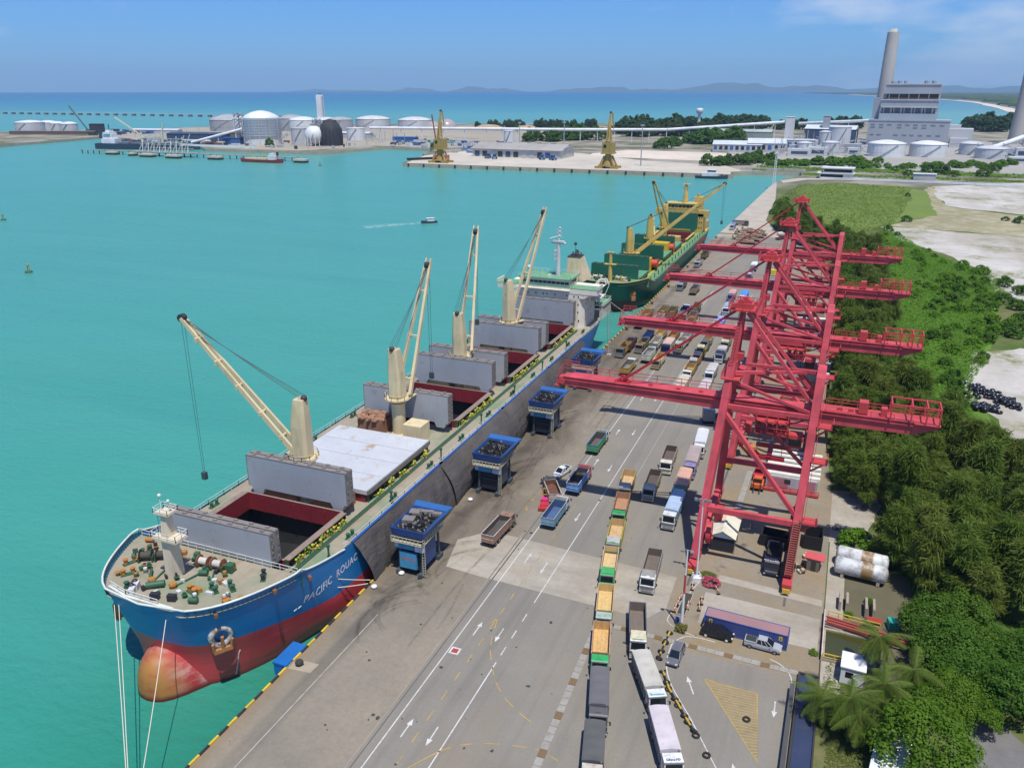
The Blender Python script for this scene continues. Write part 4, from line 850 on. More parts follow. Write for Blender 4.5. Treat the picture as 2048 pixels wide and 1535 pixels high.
rope((-14,296,8.5), (-7,254,10.8), .08, 2.0, 'slack yellowish line between the green bow and the blue stern')
b = MB(); b.loft([[(r_*cos(a), yy, r_*sin(a)) for a in [2*pi*i/12 for i in range(12)]] for yy, r_ in ((-2.2,.3),(-1.8,.85),(0,1.05),(1.8,.85),(2.2,.3))]); tag(b.build('quay_fender', paint('fender_blue', (.01,.16,.45), .4, .2), loc=(-1.1,231.5,-1.5)), 'blue cylinder fender by the stern of the blue ship', 'fender')
b = MB(); b.box(-2.6,-2.4,-2.2,-.4,2.4,-.2); b.box(-2.7,-2.5,-.25,-.3,2.5,.05); b.beam((-.4,-1.5,-.2),(.3,-1.5,.1),.15,.15); b.beam((-.4,1.5,-.2),(.3,1.5,.1),.15,.15); tag(b.build('fender_panel', paint('fender_blue_panel', (.01,.13,.42), .45, .35), loc=(0,79.2,-.2)), 'blue fender panel hung on the quay wall by the bow', 'fender')
b = MB(); b.tube((0,0,0),(0,0,.5),.42,.34,12); b.tube((0,0,.5),(0,0,.78),.6,.5,12); b.tube((.25,0,.55),(.6,.1,.75),.22,.18,8); bm = b.mesh('bollard', [paint('bollard_iron', (.05,.045,.04), .6, .4)])
for i, y in enumerate((77.4,262,276.4,300,330,372,415,455)): tag(link('bollard', bm, None, (1.5,y,.01)), ('dark iron mooring bollard on its pale pad beside the blue fender panel' if i == 0 else ('','first','second','third','fourth','fifth','sixth','farthest')[i]+' iron mooring bollard past the blue stern, counting along the quay edge'), 'bollard', 'mooring bollards')
b = MB(); b.lathe((0,0,0), [(.6,0),(.6,.4),(.22,.5),(.15,16),(.12,18)], 8); b.beam((-.8,0,17.6),(.8,0,17.6),.12,.12)
b = MB(); b.beam((-1.5,0,0),(-1.5,0,.5),.8); 
# gangway-side boom seen standing between stern and quay
b = MB(); b.tube((0,0,0),(-.6,-1,15.6),.2,.12,8); b.tube((.5,.2,0),(.2,-.6,15.6),.08,.06,6); b.cbox((.2,0,.25),(1.4,1.2,.5)); tag(b.build('gangway_pole', paint('pole_grey', (.45,.43,.38), .6, .3), loc=(3.4,232.6,0)), 'tall thin grey pole on the quay beside the blue stern', 'pole')
# grey tarpaulins slung from the ship's rail to the quay
TM = Mat('tarpaulin', .88, 0, .2); P = TM.pos(); a = TM.noise(.12, 5, vec=P, lo=.35, hi=.65); f = TM.noise(.7, 5, .6, vec=P, stretch=(1,.25,1)); TM.col(TM.mix(a, (.068,.063,.064), (.105,.095,.087))); TM.bump(TM.math('ADD', f, TM.noise(.5, 4, .6, vec=P, stretch=(1,.9,.4))), .8, .5)
TB = paint('tarp_hem_blue', (.02,.10,.36), .5, .2)
def tarp(v0, v1, bulge, lab, foot0=.4, foot1=.4, sl=0):
    b = MB(); nv = int((v1-v0)/.8); nu = 16; V = []
    for j in range(nv+1):
        s_ = j/nv; y = lerp(v0, v1, s_); fo = lerp(foot0, foot1, s_)+.6*sin(s_*pi*2.2+v0); bl = bulge*(.55+.45*sin(s_*pi))*(.75+.4*mnoise.noise((y*.09,v0,0)))
        for i in range(nu+1):
            t = i/nu; x = lerp(-1.72, fo, t)+bl*sin(pi*t)**.8*(t**.35); z = lerp(8.35, .03, t**(1.0+.10*bulge)); w = mnoise.noise((y*.5+t*3.5*sl, t*2.2, v0))*.40*sin(pi*min(1,t*1.2))+.12*mnoise.noise((y*1.6,t*4,1))*t
            dz_ = .35*sin(s_*pi*5+t)*0
            V.append((x+w*.9, y+sl*t*lerp(6.0,0,min(1,s_*3)), max(.03, z)))
    b.add(V, [(j*(nu+1)+i,j*(nu+1)+i+1,(j+1)*(nu+1)+i+1,(j+1)*(nu+1)+i) for j in range(nv) for i in range(nu)], 0, True)
    o = tag(b.build('tarpaulin', TM.m, off=(0,(v0+v1)/2,0), loc=(0,(v0+v1)/2,0)), lab, 'tarpaulin', 'tarpaulins between ship and quay')
    b = MB(); b.box(-1.95,v0,8.28,-1.55,v1,8.46); b.build('hem', TB, o, off=(0,(v0+v1)/2,0))
tarp(97.3,129.6,1.3,'nearest grey tarpaulin, draped and creased beside the first hopper', .6, 1.8, .4); tarp(128.4,161.0,2.6,'grey tarpaulin behind the second blue hopper',1.6,2.2); tarp(159.8,191.8,3.2,'grey tarpaulin bulging beside the third blue hopper',2.2,1.2); tarp(191.1,220.5,1.6,'farthest grey tarpaulin, ending near the blue stern',1.0,.3)
for i, (x, y) in enumerate(((1.4,98.0),(3.6,103.2),(3.4,131.4))): b = MB(); b.ball((0,0,.3),.55,10,6,0,(1,1,.55)); tag(b.build('sand_bag', plain('bag_white',(.68,.66,.62),.8), loc=(x,y,0)), ('white bag weighing down the near corner of the tarpaulin','white bag on the tarpaulin foot beside the first hopper','white bag on the quay short of the second hopper')[i], 'bag', 'white ballast bags')
# ---------------- green ship
YC = paint('ship_yellow', (.55,.40,.11), .5, .35, .3, rust=.06); YB = paint('bright_yellow', (.60,.40,.02), .5, .3); GH = paint('green_panel', (.012,.125,.075), .5, .25, .15, vary=.2); G2 = paint('green_hatch_top', (.10,.30,.17), .6, .4, .2)
H2 = Hull(-15.6, 293.0, 463, 14.0, 4.6, 8.4, 307.0, 5.0)
g_deck = deckmat('green_ship_deck', (.12,.27,.14), (.20,.26,.16), (.28,.20,.12), 0)
gship, goff = build_ship(dict(name='bulk_carrier', label='dark green bulk carrier with yellow cranes moored beyond the blue ship', hull=H2, hullmat=hullmat('green_hull_paint', (.008,.085,.06), (.12,.02,.02), -2.2, 293), hw=8.6, zc=6.4,
    deck=g_deck, trim=GREEN, rim=YC, railc=(GREEN, GREEN), coam_in=HR, coam_top=YC, cover_flat=G2, panelmat=GH, edge=paint('green_seal', (.04,.10,.06), .7, .5), ncover=3,
    hatches=[(310,324,False),(340,352,True),(356,371,False),(380,395,False),(408,430,True)], panels=[(307.6,12.4),(326,12.6),(353.5,12.4),(377.5,12.6),(437,15.0)], crane_m=[YC],
    cranes=[(-1,334.5,22.5,(-14.8,337,11.5),(16.98,357.23,39.50),'box',pi*.15,24),(-1,371,23,(-16.6,373,13),(-21,395,18),'a',pi*.6,None),(-1,403,24,(-15.6,400,14),(-16.5,373,37.2),'a',-pi*.48,None)],
    houses=[(4.5,335,7,5,5.8,YB),(-4.5,335,6,5,4,YC),(4.5,371.5,7,5,6.2,YB),(4,403,6,5,4,YC)]))
def gp(name, b, m, parent=None):
    o = b.build(name, m, parent or gship, None); o.data.transform(Matrix.Translation(-Vector(goff))); return o
b = MB(); y0 = 441; b.box(-27,y0,4.6,-4,y0+12,14.5); b.box(-29.6,y0,13.0,-1.6,y0+4,16.2); b.box(-24,y0+.3,16.2,-7,y0+8,19.2); b.box(-24.4,y0-.2,19.2,-6.6,y0+8.4,19.5); b.box(-4,y0+4,4.6,-2.6,y0+16,5.0); b.box(-26,y0+12,4.6,-4,y0+20,9)
gh_ = gp('accommodation_block', b, YC); b = MB(); b.box(-.8,-.03,-.6,.8,.03,.6); wm2 = b.mesh('bridge_window', [GLASS])
for i in range(8): link('bridge_window', wm2, gh_, Vector((-22.6+i*2.0, y0+.26, 17.9))-Vector(goff))
b = MB(); b.box(-.25,-.04,-.3,.25,.04,.3); pm2 = b.mesh('porthole_window', [GLASS])
for x in (-26,-22,-18,-8,-6,-4.8): 
    for z in (7.2,10,12.6): link('porthole_window', pm2, gh_, Vector((x,y0-.03,z))-Vector(goff))
b = MB(); b.lathe((-15,y0+5,19.4), [(1.6,0),(1.2,4),(.6,9.5)], 10); b.cbox((-15,y0+5,29),(5,2,.4)); b.cbox((-15,y0+5,27),(4,1.6,.3)); b.tube((-15,y0+5,29),(-15,y0+5,31.5),.2,n=6); b.rail([(-28,y0,16.2),(-3,y0,16.2)],1,.06,2); gp('radar_mast', b, YC)
b = MB(); b.box(-11,y0+9,14.5,-6.5,y0+14,22); b.tube((-9,y0+11,22),(-9,y0+11,23.6),.8,n=10); gp('funnel', b, [YC])
for x, y, z in ((-9.2,337.8,8.2),(-6.6,338.4,7.6),(-9.4,374,8.8),(-7,374.5,8.2)):
    b = MB(); b.tube((x-1.2,y,z),(x+1.2,y,z),1.7,n=16); b.tube((x-1.35,y,z),(x-1.15,y,z),2.1,n=16); b.tube((x+1.15,y,z),(x+1.35,y,z),2.1,n=16); gp('grab_bucket', b, paint('grab_red', (.55,.07,.03), .5, .3))
b = MB(); dz = 8.4-1.05; b.lathe((-15.6,301,dz), [(.9,0),(.7,6),(.5,11)], 10); b.cbox((-15.6,301,dz+6.4),(4.6,1.6,.3)); b.cbox((-15.6,301,dz+11),(2.6,1.2,.25)); b.beam((-15.6,301,dz+11),(-15.6,301,dz+13.2),.15); gp('foremast', b, YC)
b = MB(); winch(b,-20,303,dz,.2,2,0,1,2); winch(b,-11,303,dz,-.2,2,0,1,2)
for i in range(14): bollards(b, -15.6+random.uniform(-9,9), 301+random.uniform(-2,4), dz, random.random()*3, random.choice((0,1,2)), .3)
gp('mooring_gear', b, [DGREEN, WM[1], YC])['kind'] = 'stuff'
ya, za = 301.0, 2.4; xa = H2.cu+H2.half(ya,za); b = MB(); b.ball((xa,ya,za+.6),1.7,12,6,0,(1,.8,1)); b.cbox((xa+.9,ya-.8,za-1),(1.6,1,1.6),0,.5); gp('anchor', b, paint('anchor_rust', (.40,.17,.06), .85, .4, .8))
b = MB()
for i in range(18): b.tube((-3.4,318+i*7,4.6),(-3.4,318+i*7,6.3),.2,n=6)
gp('deck_fittings', b, DGREEN)['kind'] = 'stuff'
b = MB(); b.beam((-6.3,308,4.75),(-6.3,436,4.75),.9,.25); gp('deck_walkway', b, paint('lime_edge', (.35,.42,.06), .6, .3))

# ================================================================ RED QUAY CRANES
RED2 = paint('crane_red_worn', (.50,.055,.06), .55, .35, .4, rust=.12, dirt=(.22,.05,.04))
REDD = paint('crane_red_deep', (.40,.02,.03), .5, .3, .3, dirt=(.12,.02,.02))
def leg_pt(side, fv, z):           # side 0 = waterside, 1 = landside; fv -1 near, +1 far
    t = clamp((z-2.2)/31.8); u = lerp(49.1, 51.2, t) if side == 0 else lerp(64.4, 65.3, t)
    return (u-57, fv*lerp(13.0, 2.9, t), z)
def sts_crane(label):
    root = thing('quay_crane', label, 'crane', (57, 0, 0), 0, 'red quay cranes')
    def part(name, b, m=RED, par=None): return b.build(name, m, par or root)
    for s_ in (0, 1):
        for fv in (-1, 1):
            b = MB(); zt = 34.4 if s_ == 0 else 33.4
            b.beam(leg_pt(s_, fv, 2.0), leg_pt(s_, fv, zt-6), 1.25, 1.3, 0, 1.25, 1.15); b.beam(leg_pt(s_, fv, zt-6), leg_pt(s_, fv, zt), 1.3, 1.2, 0, 1.3, 1.05)
            part('leg', b)
            b = MB(); x, y, _ = leg_pt(s_, fv, 2.2)
            b.box(x-.75,y-2.6,1.0,x+.75,y+2.6,1.9,0)
            for k in (-2.1,-.75,.75,2.1): b.tube((x-.32,y+k,.45),(x+.32,y+k,.45),.44,n=12,mi=1); b.box(x-.5,y+k-.35,.6,x+.5,y+k+.35,1.1,0)
            b.box(x-.6,y+fv*2.6-.2,.5,x+.6,y+fv*3.2+.2,1.3,2); part('bogie', b, [RED2, DARK, YEL])
        b = MB(); a = leg_pt(s_, -1, 2.4); c_ = leg_pt(s_, 1, 2.4); b.beam(a, c_, 1.1, 1.5); part('sill_beam', b)
        b = MB(); z = 33.2 if s_ == 0 else 32.4; b.beam(leg_pt(s_, -1, z), leg_pt(s_, 1, z), 1.4, 1.9); part('portal_beam', b)
    for fv in (-1, 1):
        b = MB(); b.beam(leg_pt(0, fv, 10.4), leg_pt(1, fv, 10.4), .75, .95); part('tie_beam', b)
        b = MB(); b.beam(leg_pt(0, fv, 26.4), leg_pt(1, fv, 11.2), .66, .66); part('diagonal_brace', b)
        b = MB(); b.beam(leg_pt(0, fv, 27.2), leg_pt(1, fv, 27.2), .55, .7); part('upper_beam', b)
        b = MB(); b.beam(leg_pt(0, fv, 31.4), leg_pt(1, fv, 27.6), .45, .45); part('diagonal_brace', b)
        b = MB(); b.beam((-4.3, fv*1.4, 42.6), (7.9, fv*2.9, 27.9), .55, .55); part('backstay', b)
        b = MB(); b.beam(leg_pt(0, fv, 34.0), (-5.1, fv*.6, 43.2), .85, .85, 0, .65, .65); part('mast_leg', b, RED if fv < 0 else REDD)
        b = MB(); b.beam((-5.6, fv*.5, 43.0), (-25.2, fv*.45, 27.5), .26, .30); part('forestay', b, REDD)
    b = MB(); b.beam(leg_pt(0,-1,32.6), leg_pt(1,1,32.2), .5, .5); b.beam((-3.6,1.4,32.8), (8.2,2.6,32.4), .55, .55); part('top_brace', b)
    # apex platform and sheave block
    b = MB(); b.box(-7.4,-2.4,42.9,-2.8,2.4,43.1); b.box(-6.6,-1.3,43.1,-3.6,1.3,43.9); b.tube((-5.6,-1.0,44.1),(-5.6,1.0,44.1),.5,n=12); b.tube((-4.4,-.8,44.1),(-4.4,.8,44.1),.5,n=12); b.box(-5.4,-.5,43.9,-4.6,.5,44.9); b.box(-7.0,-2.1,43.1,-6.4,-1.4,44.0); b.box(-3.6,1.4,43.1,-3.0,2.0,43.8)
    ap = part('apex_platform', b, RED2); b = MB(); b.rail([(-7.4,-2.4,43.1),(-2.8,-2.4,43.1),(-2.8,2.4,43.1),(-7.4,2.4,43.1),(-7.4,-2.4,43.1)], 1.1, .045, 1.1); part('railing', b, RED2, ap)
    b = MB()
    for k in range(17): z = 34.5+k*.5; a = Vector(leg_pt(0,-1,34)).lerp(Vector((-5.1,-.6,43.2)), k/17)-Vector((.2,.75,0)); b.beam(a-Vector((.3,0,0)), a+Vector((.3,0,0)), .06, .06)
    for k in (-.3,.3): b.beam(Vector(leg_pt(0,-1,34))+Vector((k-.2,-.75,0)), Vector((-5.1+k-.2,-1.35,43.2)), .08, .08)
    part('mast_ladder', b, RED2)
    b = MB(); b.box(-7.3,-4.6,31.6,-4.0,4.6,31.8); b.rail([(-7.3,-4.6,31.8),(-7.3,4.6,31.8)], 1.0, .05, 1.2); b.rail([(-4,-4.6,31.8),(-4,-3.6,31.8)],1.0,.05,1); b.box(-6.2,-.9,34.1,-4.4,.9,35.3); part('hinge_platform', b, RED2)
    # boom and girder
    def girder(name, x0, x1, h0, h1, w, zt, m):
        b = MB(); vs = []
        for x, hh in ((x0, h0), (x1, h1)): vs += [(x,-w/2,zt-hh),(x,w/2,zt-hh),(x,w/2,zt),(x,-w/2,zt)]
        b.add(vs, [(0,1,2,3)[::-1],(4,5,6,7),(0,4,5,1)[::-1],(1,5,6,2)[::-1],(3,2,6,7),(0,3,7,4)]); b.box(x0,-w/2-.28,zt-.62,x1,-w/2-.003,zt-.42); b.box(x0,w/2+.003,zt-.62,x1,w/2+.28,zt-.42)
        b.box(x0,-w/2-.32,zt+.003,x1,w/2+.32,zt+.14); return part(name, b, m)
    bo = girder('boom', -36.2, -6.0, 1.7, 2.3, 1.75, 27.1, RED)
    gi = girder('girder', -5.9, 23.0, 2.4, 2.1, 2.0, 27.1, RED); b = MB(); b.add([(23,-1,25),(23,1,25),(23,1,27.1),(23,-1,27.1),(26.6,-1,26.4),(26.6,1,26.4),(26.6,1,27.1),(26.6,-1,27.1)], [(4,5,6,7),(0,4,5,1)[::-1],(1,5,6,2)[::-1],(3,2,6,7),(0,3,7,4)]); part('girder_end', b)
    b = MB(); b.tube((-36.3,-1.3,26.2),(-36.3,1.3,26.2),.55,n=12); b.box(-37.4,-.8,25.5,-36.2,.8,26.9); b.box(-37.8,-1.2,25.2,-36.8,1.2,25.35); part('boom_tip', b, RED2, bo)
    b = MB(); b.box(-35,1.22,27.1,-6,2.0,27.17); b.rail([(-37,1.95,27.2),(-6,1.95,27.2)], 1.25, .05, 4.4); b.rail([(-37,-1.0,27.2),(-37,1.95,27.2)],1.25,.05,1.4); b.rail([(-34,1.95,28.4),(-37,1.95,28.4)],.9,.05,1.5); part('boom_walkway', b, RED2, bo)
    b = MB(); b.beam((-26.2,-.5,27.2),(-25.0,0,28.4),.3,.3); b.beam((-24,-.5,27.2),(-25.0,0,28.4),.3,.3); b.beam((-26.2,.5,27.2),(-25,0,28.4),.3,.3); b.beam((-24,.5,27.2),(-25,0,28.4),.3,.3); b.box(-26.6,-.7,27.24,-23.6,.7,27.4)
    for x in (-20,-15,-11): b.box(x-.35,-.4,27.2,x+.35,.2,27.42)
    part('stay_bracket', b, REDD, bo)
    b = MB(); b.box(9,1.3,27.1,26.6,2.2,27.17); b.rail([(9.6,2.15,27.2),(26.6,2.15,27.2)], 1.1, .05, 2.2); b.rail([(9.6,-1.1,27.2),(20,-1.1,27.2)], .8, .04, 2.6); part('girder_walkway', b, RED2, gi)
    b = MB(); 
    for x in (19.4,22.4,24.6,26.5):
        for y in (-1.5,2.2): b.beam((x,y,27.1),(x,y,29.9),.22,.22)
        b.beam((x,-1.5,29.9),(x,2.2,29.9),.2,.2)
    for y in (-1.5,2.2):
        b.beam((19.4,y,29.9),(26.6,y,29.9),.22,.22); b.beam((19.4,y,28.6),(26.6,y,28.6),.1,.1)
    b.box(23,-1.6,27.0,26.8,2.3,27.12); part('tail_frame', b, RED2, gi)
    for q in ((14.6,-.9,27.25,16.0,.9,29.3),(18.0,-.7,27.25,18.9,.7,28.6),(11.4,-.4,27.25,12.2,.4,27.7),(13.2,-.4,27.25,13.9,.4,27.7)): b = MB(); b.box(*q); part('winch_box', b, RED2, gi)
    # trolley with cab hanging from the girder, spreader below
    b = MB(); b.box(-1.2,-2.4,24.1,4.2,2.4,24.35); b.box(-1.2,-2.4,21.9,4.2,2.4,22.1)
    for x in (-1.1,.7,2.4,4.1):
        for y in (-2.3,2.3): b.beam((x,y,22),(x,y,26.4),.2,.2)
    b.rail([(-1.2,-2.4,22.1),(4.2,-2.4,22.1),(4.2,2.4,22.1)], 1.1, .05, 1.0)
    for x in (-.8,.9,2.2,3.4): b.tube((x,-1.4,23),(x,1.4,23),.45,n=10)
    tr_ = part('trolley', b, RED2); b = MB(); b.box(4.4,-2.6,20.2,6.6,-.4,22.6); part('operator_cab', b, RED2, tr_); b = MB(); b.box(4.55,-2.65,20.7,6.45,-2.6,21.9); b.box(4.34,-2.4,20.7,4.4,-.6,21.9); part('cab_window', b, GLASS, tr_)
    b = MB(); b.box(-1.0,-3.0,17.6,4.2,-2.2,18.2); b.box(-1.0,2.2,17.6,4.2,3.0,18.2); b.box(1.2,-3,17.6,2.0,3,18.3); part('spreader', b, REDD, tr_); b = MB()
    for x in (-.5,3.6):
        for y in (-2.0,2.0): b.tube((x,y,18.2),(x,y,22),.05,n=4,cap=False)
    part('hoist_rope', b, WIRE, tr_)
    # stairs up the landside near leg, landings, electrics
    b = MB(); 
    for k in (-.55,.55): b.beam(Vector(leg_pt(1,-1,2.4))+Vector((k,-.95,.3)), Vector(leg_pt(1,-1,11))+Vector((k,-.95,.3)), .12, .3)
    for i in range(24): p = Vector(leg_pt(1,-1,2.6+i*.36))+Vector((0,-1.0,.35)); b.beam(p-Vector((.55,0,0)), p+Vector((.55,0,0)), .28, .06)
    b.rail([Vector(leg_pt(1,-1,2.4))+Vector((.6,-.95,.5)), Vector(leg_pt(1,-1,11))+Vector((.6,-.95,.5))], 1.0, .04, 1.2); part('stairway', b, paint('stair_tread', (.36,.10,.07), .8, .6, 1.5))
    b = MB()
    for z in (11,20.5,26): p = leg_pt(1,-1,z); b.box(p[0]+.7,p[1]-1.0,z-.1,p[0]+3.0,p[1]+1.6,z+.05); b.rail([(p[0]+3,p[1]-1,z),(p[0]+3,p[1]+1.6,z)],1,.05,1.2); b.beam((p[0]+.6,p[1],z-1.8),(p[0]+2.8,p[1],z-.1),.25,.25); b.rail([(p[0]+.7,p[1]-1,z),(p[0]+3,p[1]-1,z)],1,.05,1.2)
    for i in range(40): p = Vector(leg_pt(1,-1,12+i*.5))+Vector((.95,0,0)); b.beam(p-Vector((0,.3,0)),p+Vector((0,.3,0)),.05,.05)
    for k in (-.3,.3): b.beam(Vector(leg_pt(1,-1,11))+Vector((.95,k,0)),Vector(leg_pt(1,-1,33))+Vector((.95,k,0)),.07,.07)
    part('leg_platform', b, RED2)
    b = MB(); b.tube((-6.9,-7.5,4.2),(-6.1,-7.5,4.2),1.9,n=20); b.tube((-7.0,-7.5,4.2),(-6.0,-7.5,4.2),.5,n=10); b.box(-7.2,-8,2.9,-5.8,-7,3.2); part('cable_reel', b, RED2)
    b = MB(); b.box(-6.6,-1.5,3.1,-5.2,1.8,5.4); b.box(6.6,-2.5,3.1,8.0,.5,5.2); part('electric_house', b, RED2)
    b = MB(); b.path([(7.4,-1.2,26.5),(7.6,-1.6,25),(7.9,-2.6,23)], .1, 5); b.wire((-1,1.2,24.4),(7,1.2,24.4),.12,1.4,10,5); part('festoon_cable', b, DARK)
    return root
cr0 = sts_crane('nearest red quay crane, its boom reaching over the grey tarpaulin'); km = kidmap(cr0); cr0.location.y = 136.9
for y, lb in ((180.8,'second red quay crane, boom tip over the stern of the blue ship'),(231.2,'third red quay crane, boom tip by the bow of the green ship'),(281.2,'farthest red quay crane with the highest mast top in the row')):
    c_ = copy_tree(cr0, km); c_.location.y = y; c_['label'] = lb
# ================================================================ BLUE COAL HOPPERS
HB = paint('hopper_blue', (.010,.052,.19), .5, .55, .5); HB2 = paint('hopper_light_blue', (.05,.27,.46), .5, .4, .8); HBL = paint('hopper_plate_blue', (.018,.11,.33), .5, .5, .5)
HST = paint('hopper_steel', (.05,.07,.09), .6, .4); RUB = paint('coal_rubble', (.19,.175,.165), .9, .5, 1.5, streak=False)
def hopper(label, kind):
    root = thing('coal_hopper', label, 'hopper', (0,0,0), 0, 'blue coal hoppers on the quay')
    def part(n, b, m, p=None): return b.build(n, m, p or root)
    for sx in (-2.0,2.0):
        for sy in (-3.0,3.0):
            b = MB(); b.beam((sx*1.05,sy*1.05,.6),(sx,sy,6.6),.32,.32); part('leg', b, HST)
            b = MB(); b.box(sx*1.05-.35,sy*1.05-.9,.15,sx*1.05+.35,sy*1.05+.9,.8); b.tube((sx*1.05-.2,sy*1.05-.5,.35),(sx*1.05+.2,sy*1.05-.5,.35),.34,n=10); b.tube((sx*1.05-.2,sy*1.05+.5,.35),(sx*1.05+.2,sy*1.05+.5,.35),.34,n=10); part('wheel_bogie', b, HST)
    b = MB()
    for sx in (-2.05,2.05):
        b.beam((sx,-3,.9),(sx,3,6.2),.14); b.beam((sx,3,.9),(sx,-3,6.2),.14); b.beam((sx,-3.1,3.2),(sx,3.1,3.2),.2); b.beam((sx,-3.1,6.4),(sx,3.1,6.4),.3)
    for sy in (-3.05,3.05): b.beam((-2,sy,6.4),(2,sy,6.4),.3); b.beam((-2,sy,3.2),(2,sy,3.2),.16)
    part('frame_brace', b, HST)
    def rect(a, c_, z, dx=0, dy=0): return [(-a+dx,-c_+dy,z),(a+dx,-c_+dy,z),(a+dx,c_+dy,z),(-a+dx,c_+dy,z)]
    b = MB(); b.loft([rect(.9,1.2,4.4), rect(2.3,3.2,6.9), rect(2.9,3.9,7.5), rect(3.1,4.1,8.9)], 0, False, True, False); b.loft([rect(2.9,3.9,8.9), rect(2.2,3.1,7.2)], 0, False, True, False); b.add(rect(3.1,4.1,8.9)+rect(2.9,3.9,8.9), [(0,1,5,4),(1,2,6,5),(2,3,7,6),(3,0,4,7)]); part('bin', b, HB)
    b = MB(); b.add([(-3.1,4.12,8.9),(3.1,4.12,8.9),(3.9,5.3,9.3),(-3.2,5.3,9.3),(-3.1,4.12,8.7),(3.1,4.12,8.7),(3.9,5.3,9.1),(-3.2,5.3,9.1)], [(0,1,2,3),(7,6,5,4),(0,4,5,1),(3,2,6,7)]); b.add([(3.12,-4.1,8.9),(3.12,4.1,8.9),(3.9,5.3,9.3),(3.3,-4.2,9.05),(3.14,-4.1,8.7),(3.14,4.1,8.7),(3.92,5.3,9.1),(3.32,-4.2,8.85)], [(0,3,2,1),(4,5,6,7),(0,4,7,3),(3,7,6,2)]); part('spill_plate', b, HBL)
    b = MB(); nx = 13; V = [(lerp(-2.8,2.8,i/nx), lerp(-3.8,3.8,j/nx), 8.35+.45*mnoise.noise((i*.5,j*.5,kind*5))-.5*(1-abs(i/nx-.5)*2)*(1-abs(j/nx-.5)*2)) for j in range(nx+1) for i in range(nx+1)]
    b.add(V, [(j*(nx+1)+i,j*(nx+1)+i+1,(j+1)*(nx+1)+i+1,(j+1)*(nx+1)+i) for j in range(nx) for i in range(nx)], 0)
    for i in range(170 if kind else 110): b.cbox((random.uniform(-2.5,2.6),random.uniform(-3.5,3.6),8.45+random.uniform(0,.25)), (random.uniform(.15,.45),random.uniform(.15,.45),.3), random.choice((0,0,1,1) if kind == 0 else (0,0,0,0,0,0,1)), random.random()*3)
    if kind == 0:
        for q in (((-1.9,2.4),(1.8,1.6)),((-1.7,-.2),(2.0,1.7)),((2.0,3.2),(1.6,.9)),((0,3.2),(2.4,.8))): b.cbox((q[0][0],q[0][1],8.6),(q[1][0],q[1][1],.5),1,.2)
    part('coal_load', b, [COAL, RUB])['kind'] = 'stuff'
    b = MB(); b.box(-2.9,-4.3,6.35,2.9,-3.4,6.42); b.rail([(-2.9,-4.3,6.42),(2.9,-4.3,6.42)], 1.0, .05, .7); b.rail([(2.9,-4.3,6.42),(2.9,3.4,6.42)],1.0,.05,.9); b.box(2.35,-3.4,6.35,2.95,3.4,6.42); part('walkway', b, paint('pale_rail', (.50,.47,.33), .6, .4, 1.0))
    b = MB(); b.box(-2.7,-3.75,5.0,1.0,-3.2,6.2,0); b.box(1.2,-3.85,5.0,2.8,-3.1,6.1,1); b.box(-2.6,-3.72,5.2,-1.9,-3.76,6.0,1); part('machinery_panel', b, [HB2, paint('pale_panel', (.5,.55,.62), .5, .5, 1.5)])
    b = MB(); b.box(2.12,-2.4,1.5,2.3,1.6,5.8); b.box(2.31,-2.0,3.4,2.34,.5,5.4); part('side_panel', b, HB if kind == 0 else HST)
    if kind == 0:
        b = MB(); b.box(-1.8,-3.7,1.35,1.35,-3.2,4.3); cb = part('operator_panel', b, HB2)
        me = lettering('SENNAVO', .62); 
        for v in me.vertices: v.co = Vector((-1.45+v.co.x*.86, -3.715, 2.95+v.co.y))
        me.materials.append(paint('letter_red', (.45,.12,.10), .6, .3)); link('panel_lettering', me, cb)
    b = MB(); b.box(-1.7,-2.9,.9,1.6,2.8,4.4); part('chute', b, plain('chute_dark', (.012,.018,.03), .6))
    b = MB()
    for i in range(12): b.beam((2.5,-3.6+i*.01,.6+i*.48),(3.0,-3.6+i*.01,.6+i*.48),.06,.06)
    b.beam((2.5,-3.6,.4),(2.5,-3.6,6.4),.08); b.beam((3.0,-3.6,.4),(3.0,-3.6,6.4),.08); part('ladder', b, paint('pale_rail', (.50,.47,.33), .6, .4, 1.0))
    return root
h0 = hopper('nearest blue hopper with a light blue panel in front, full of broken slabs', 0); h0.location = (5.1,107.1,0)
h1 = hopper('second blue hopper from the bow, between the first and third tarpaulins', 1); h1.location = (5.5,138.8,0); km = kidmap(h1)
for (x, y), lb in (((5.6,170.0),'third blue hopper, standing at the end of the bulging tarpaulin'),((5.2,203.5),'farthest blue hopper, behind the boom of the nearest red crane')):
    c_ = copy_tree(h1, km); c_.location = (x,y,0); c_['label'] = lb

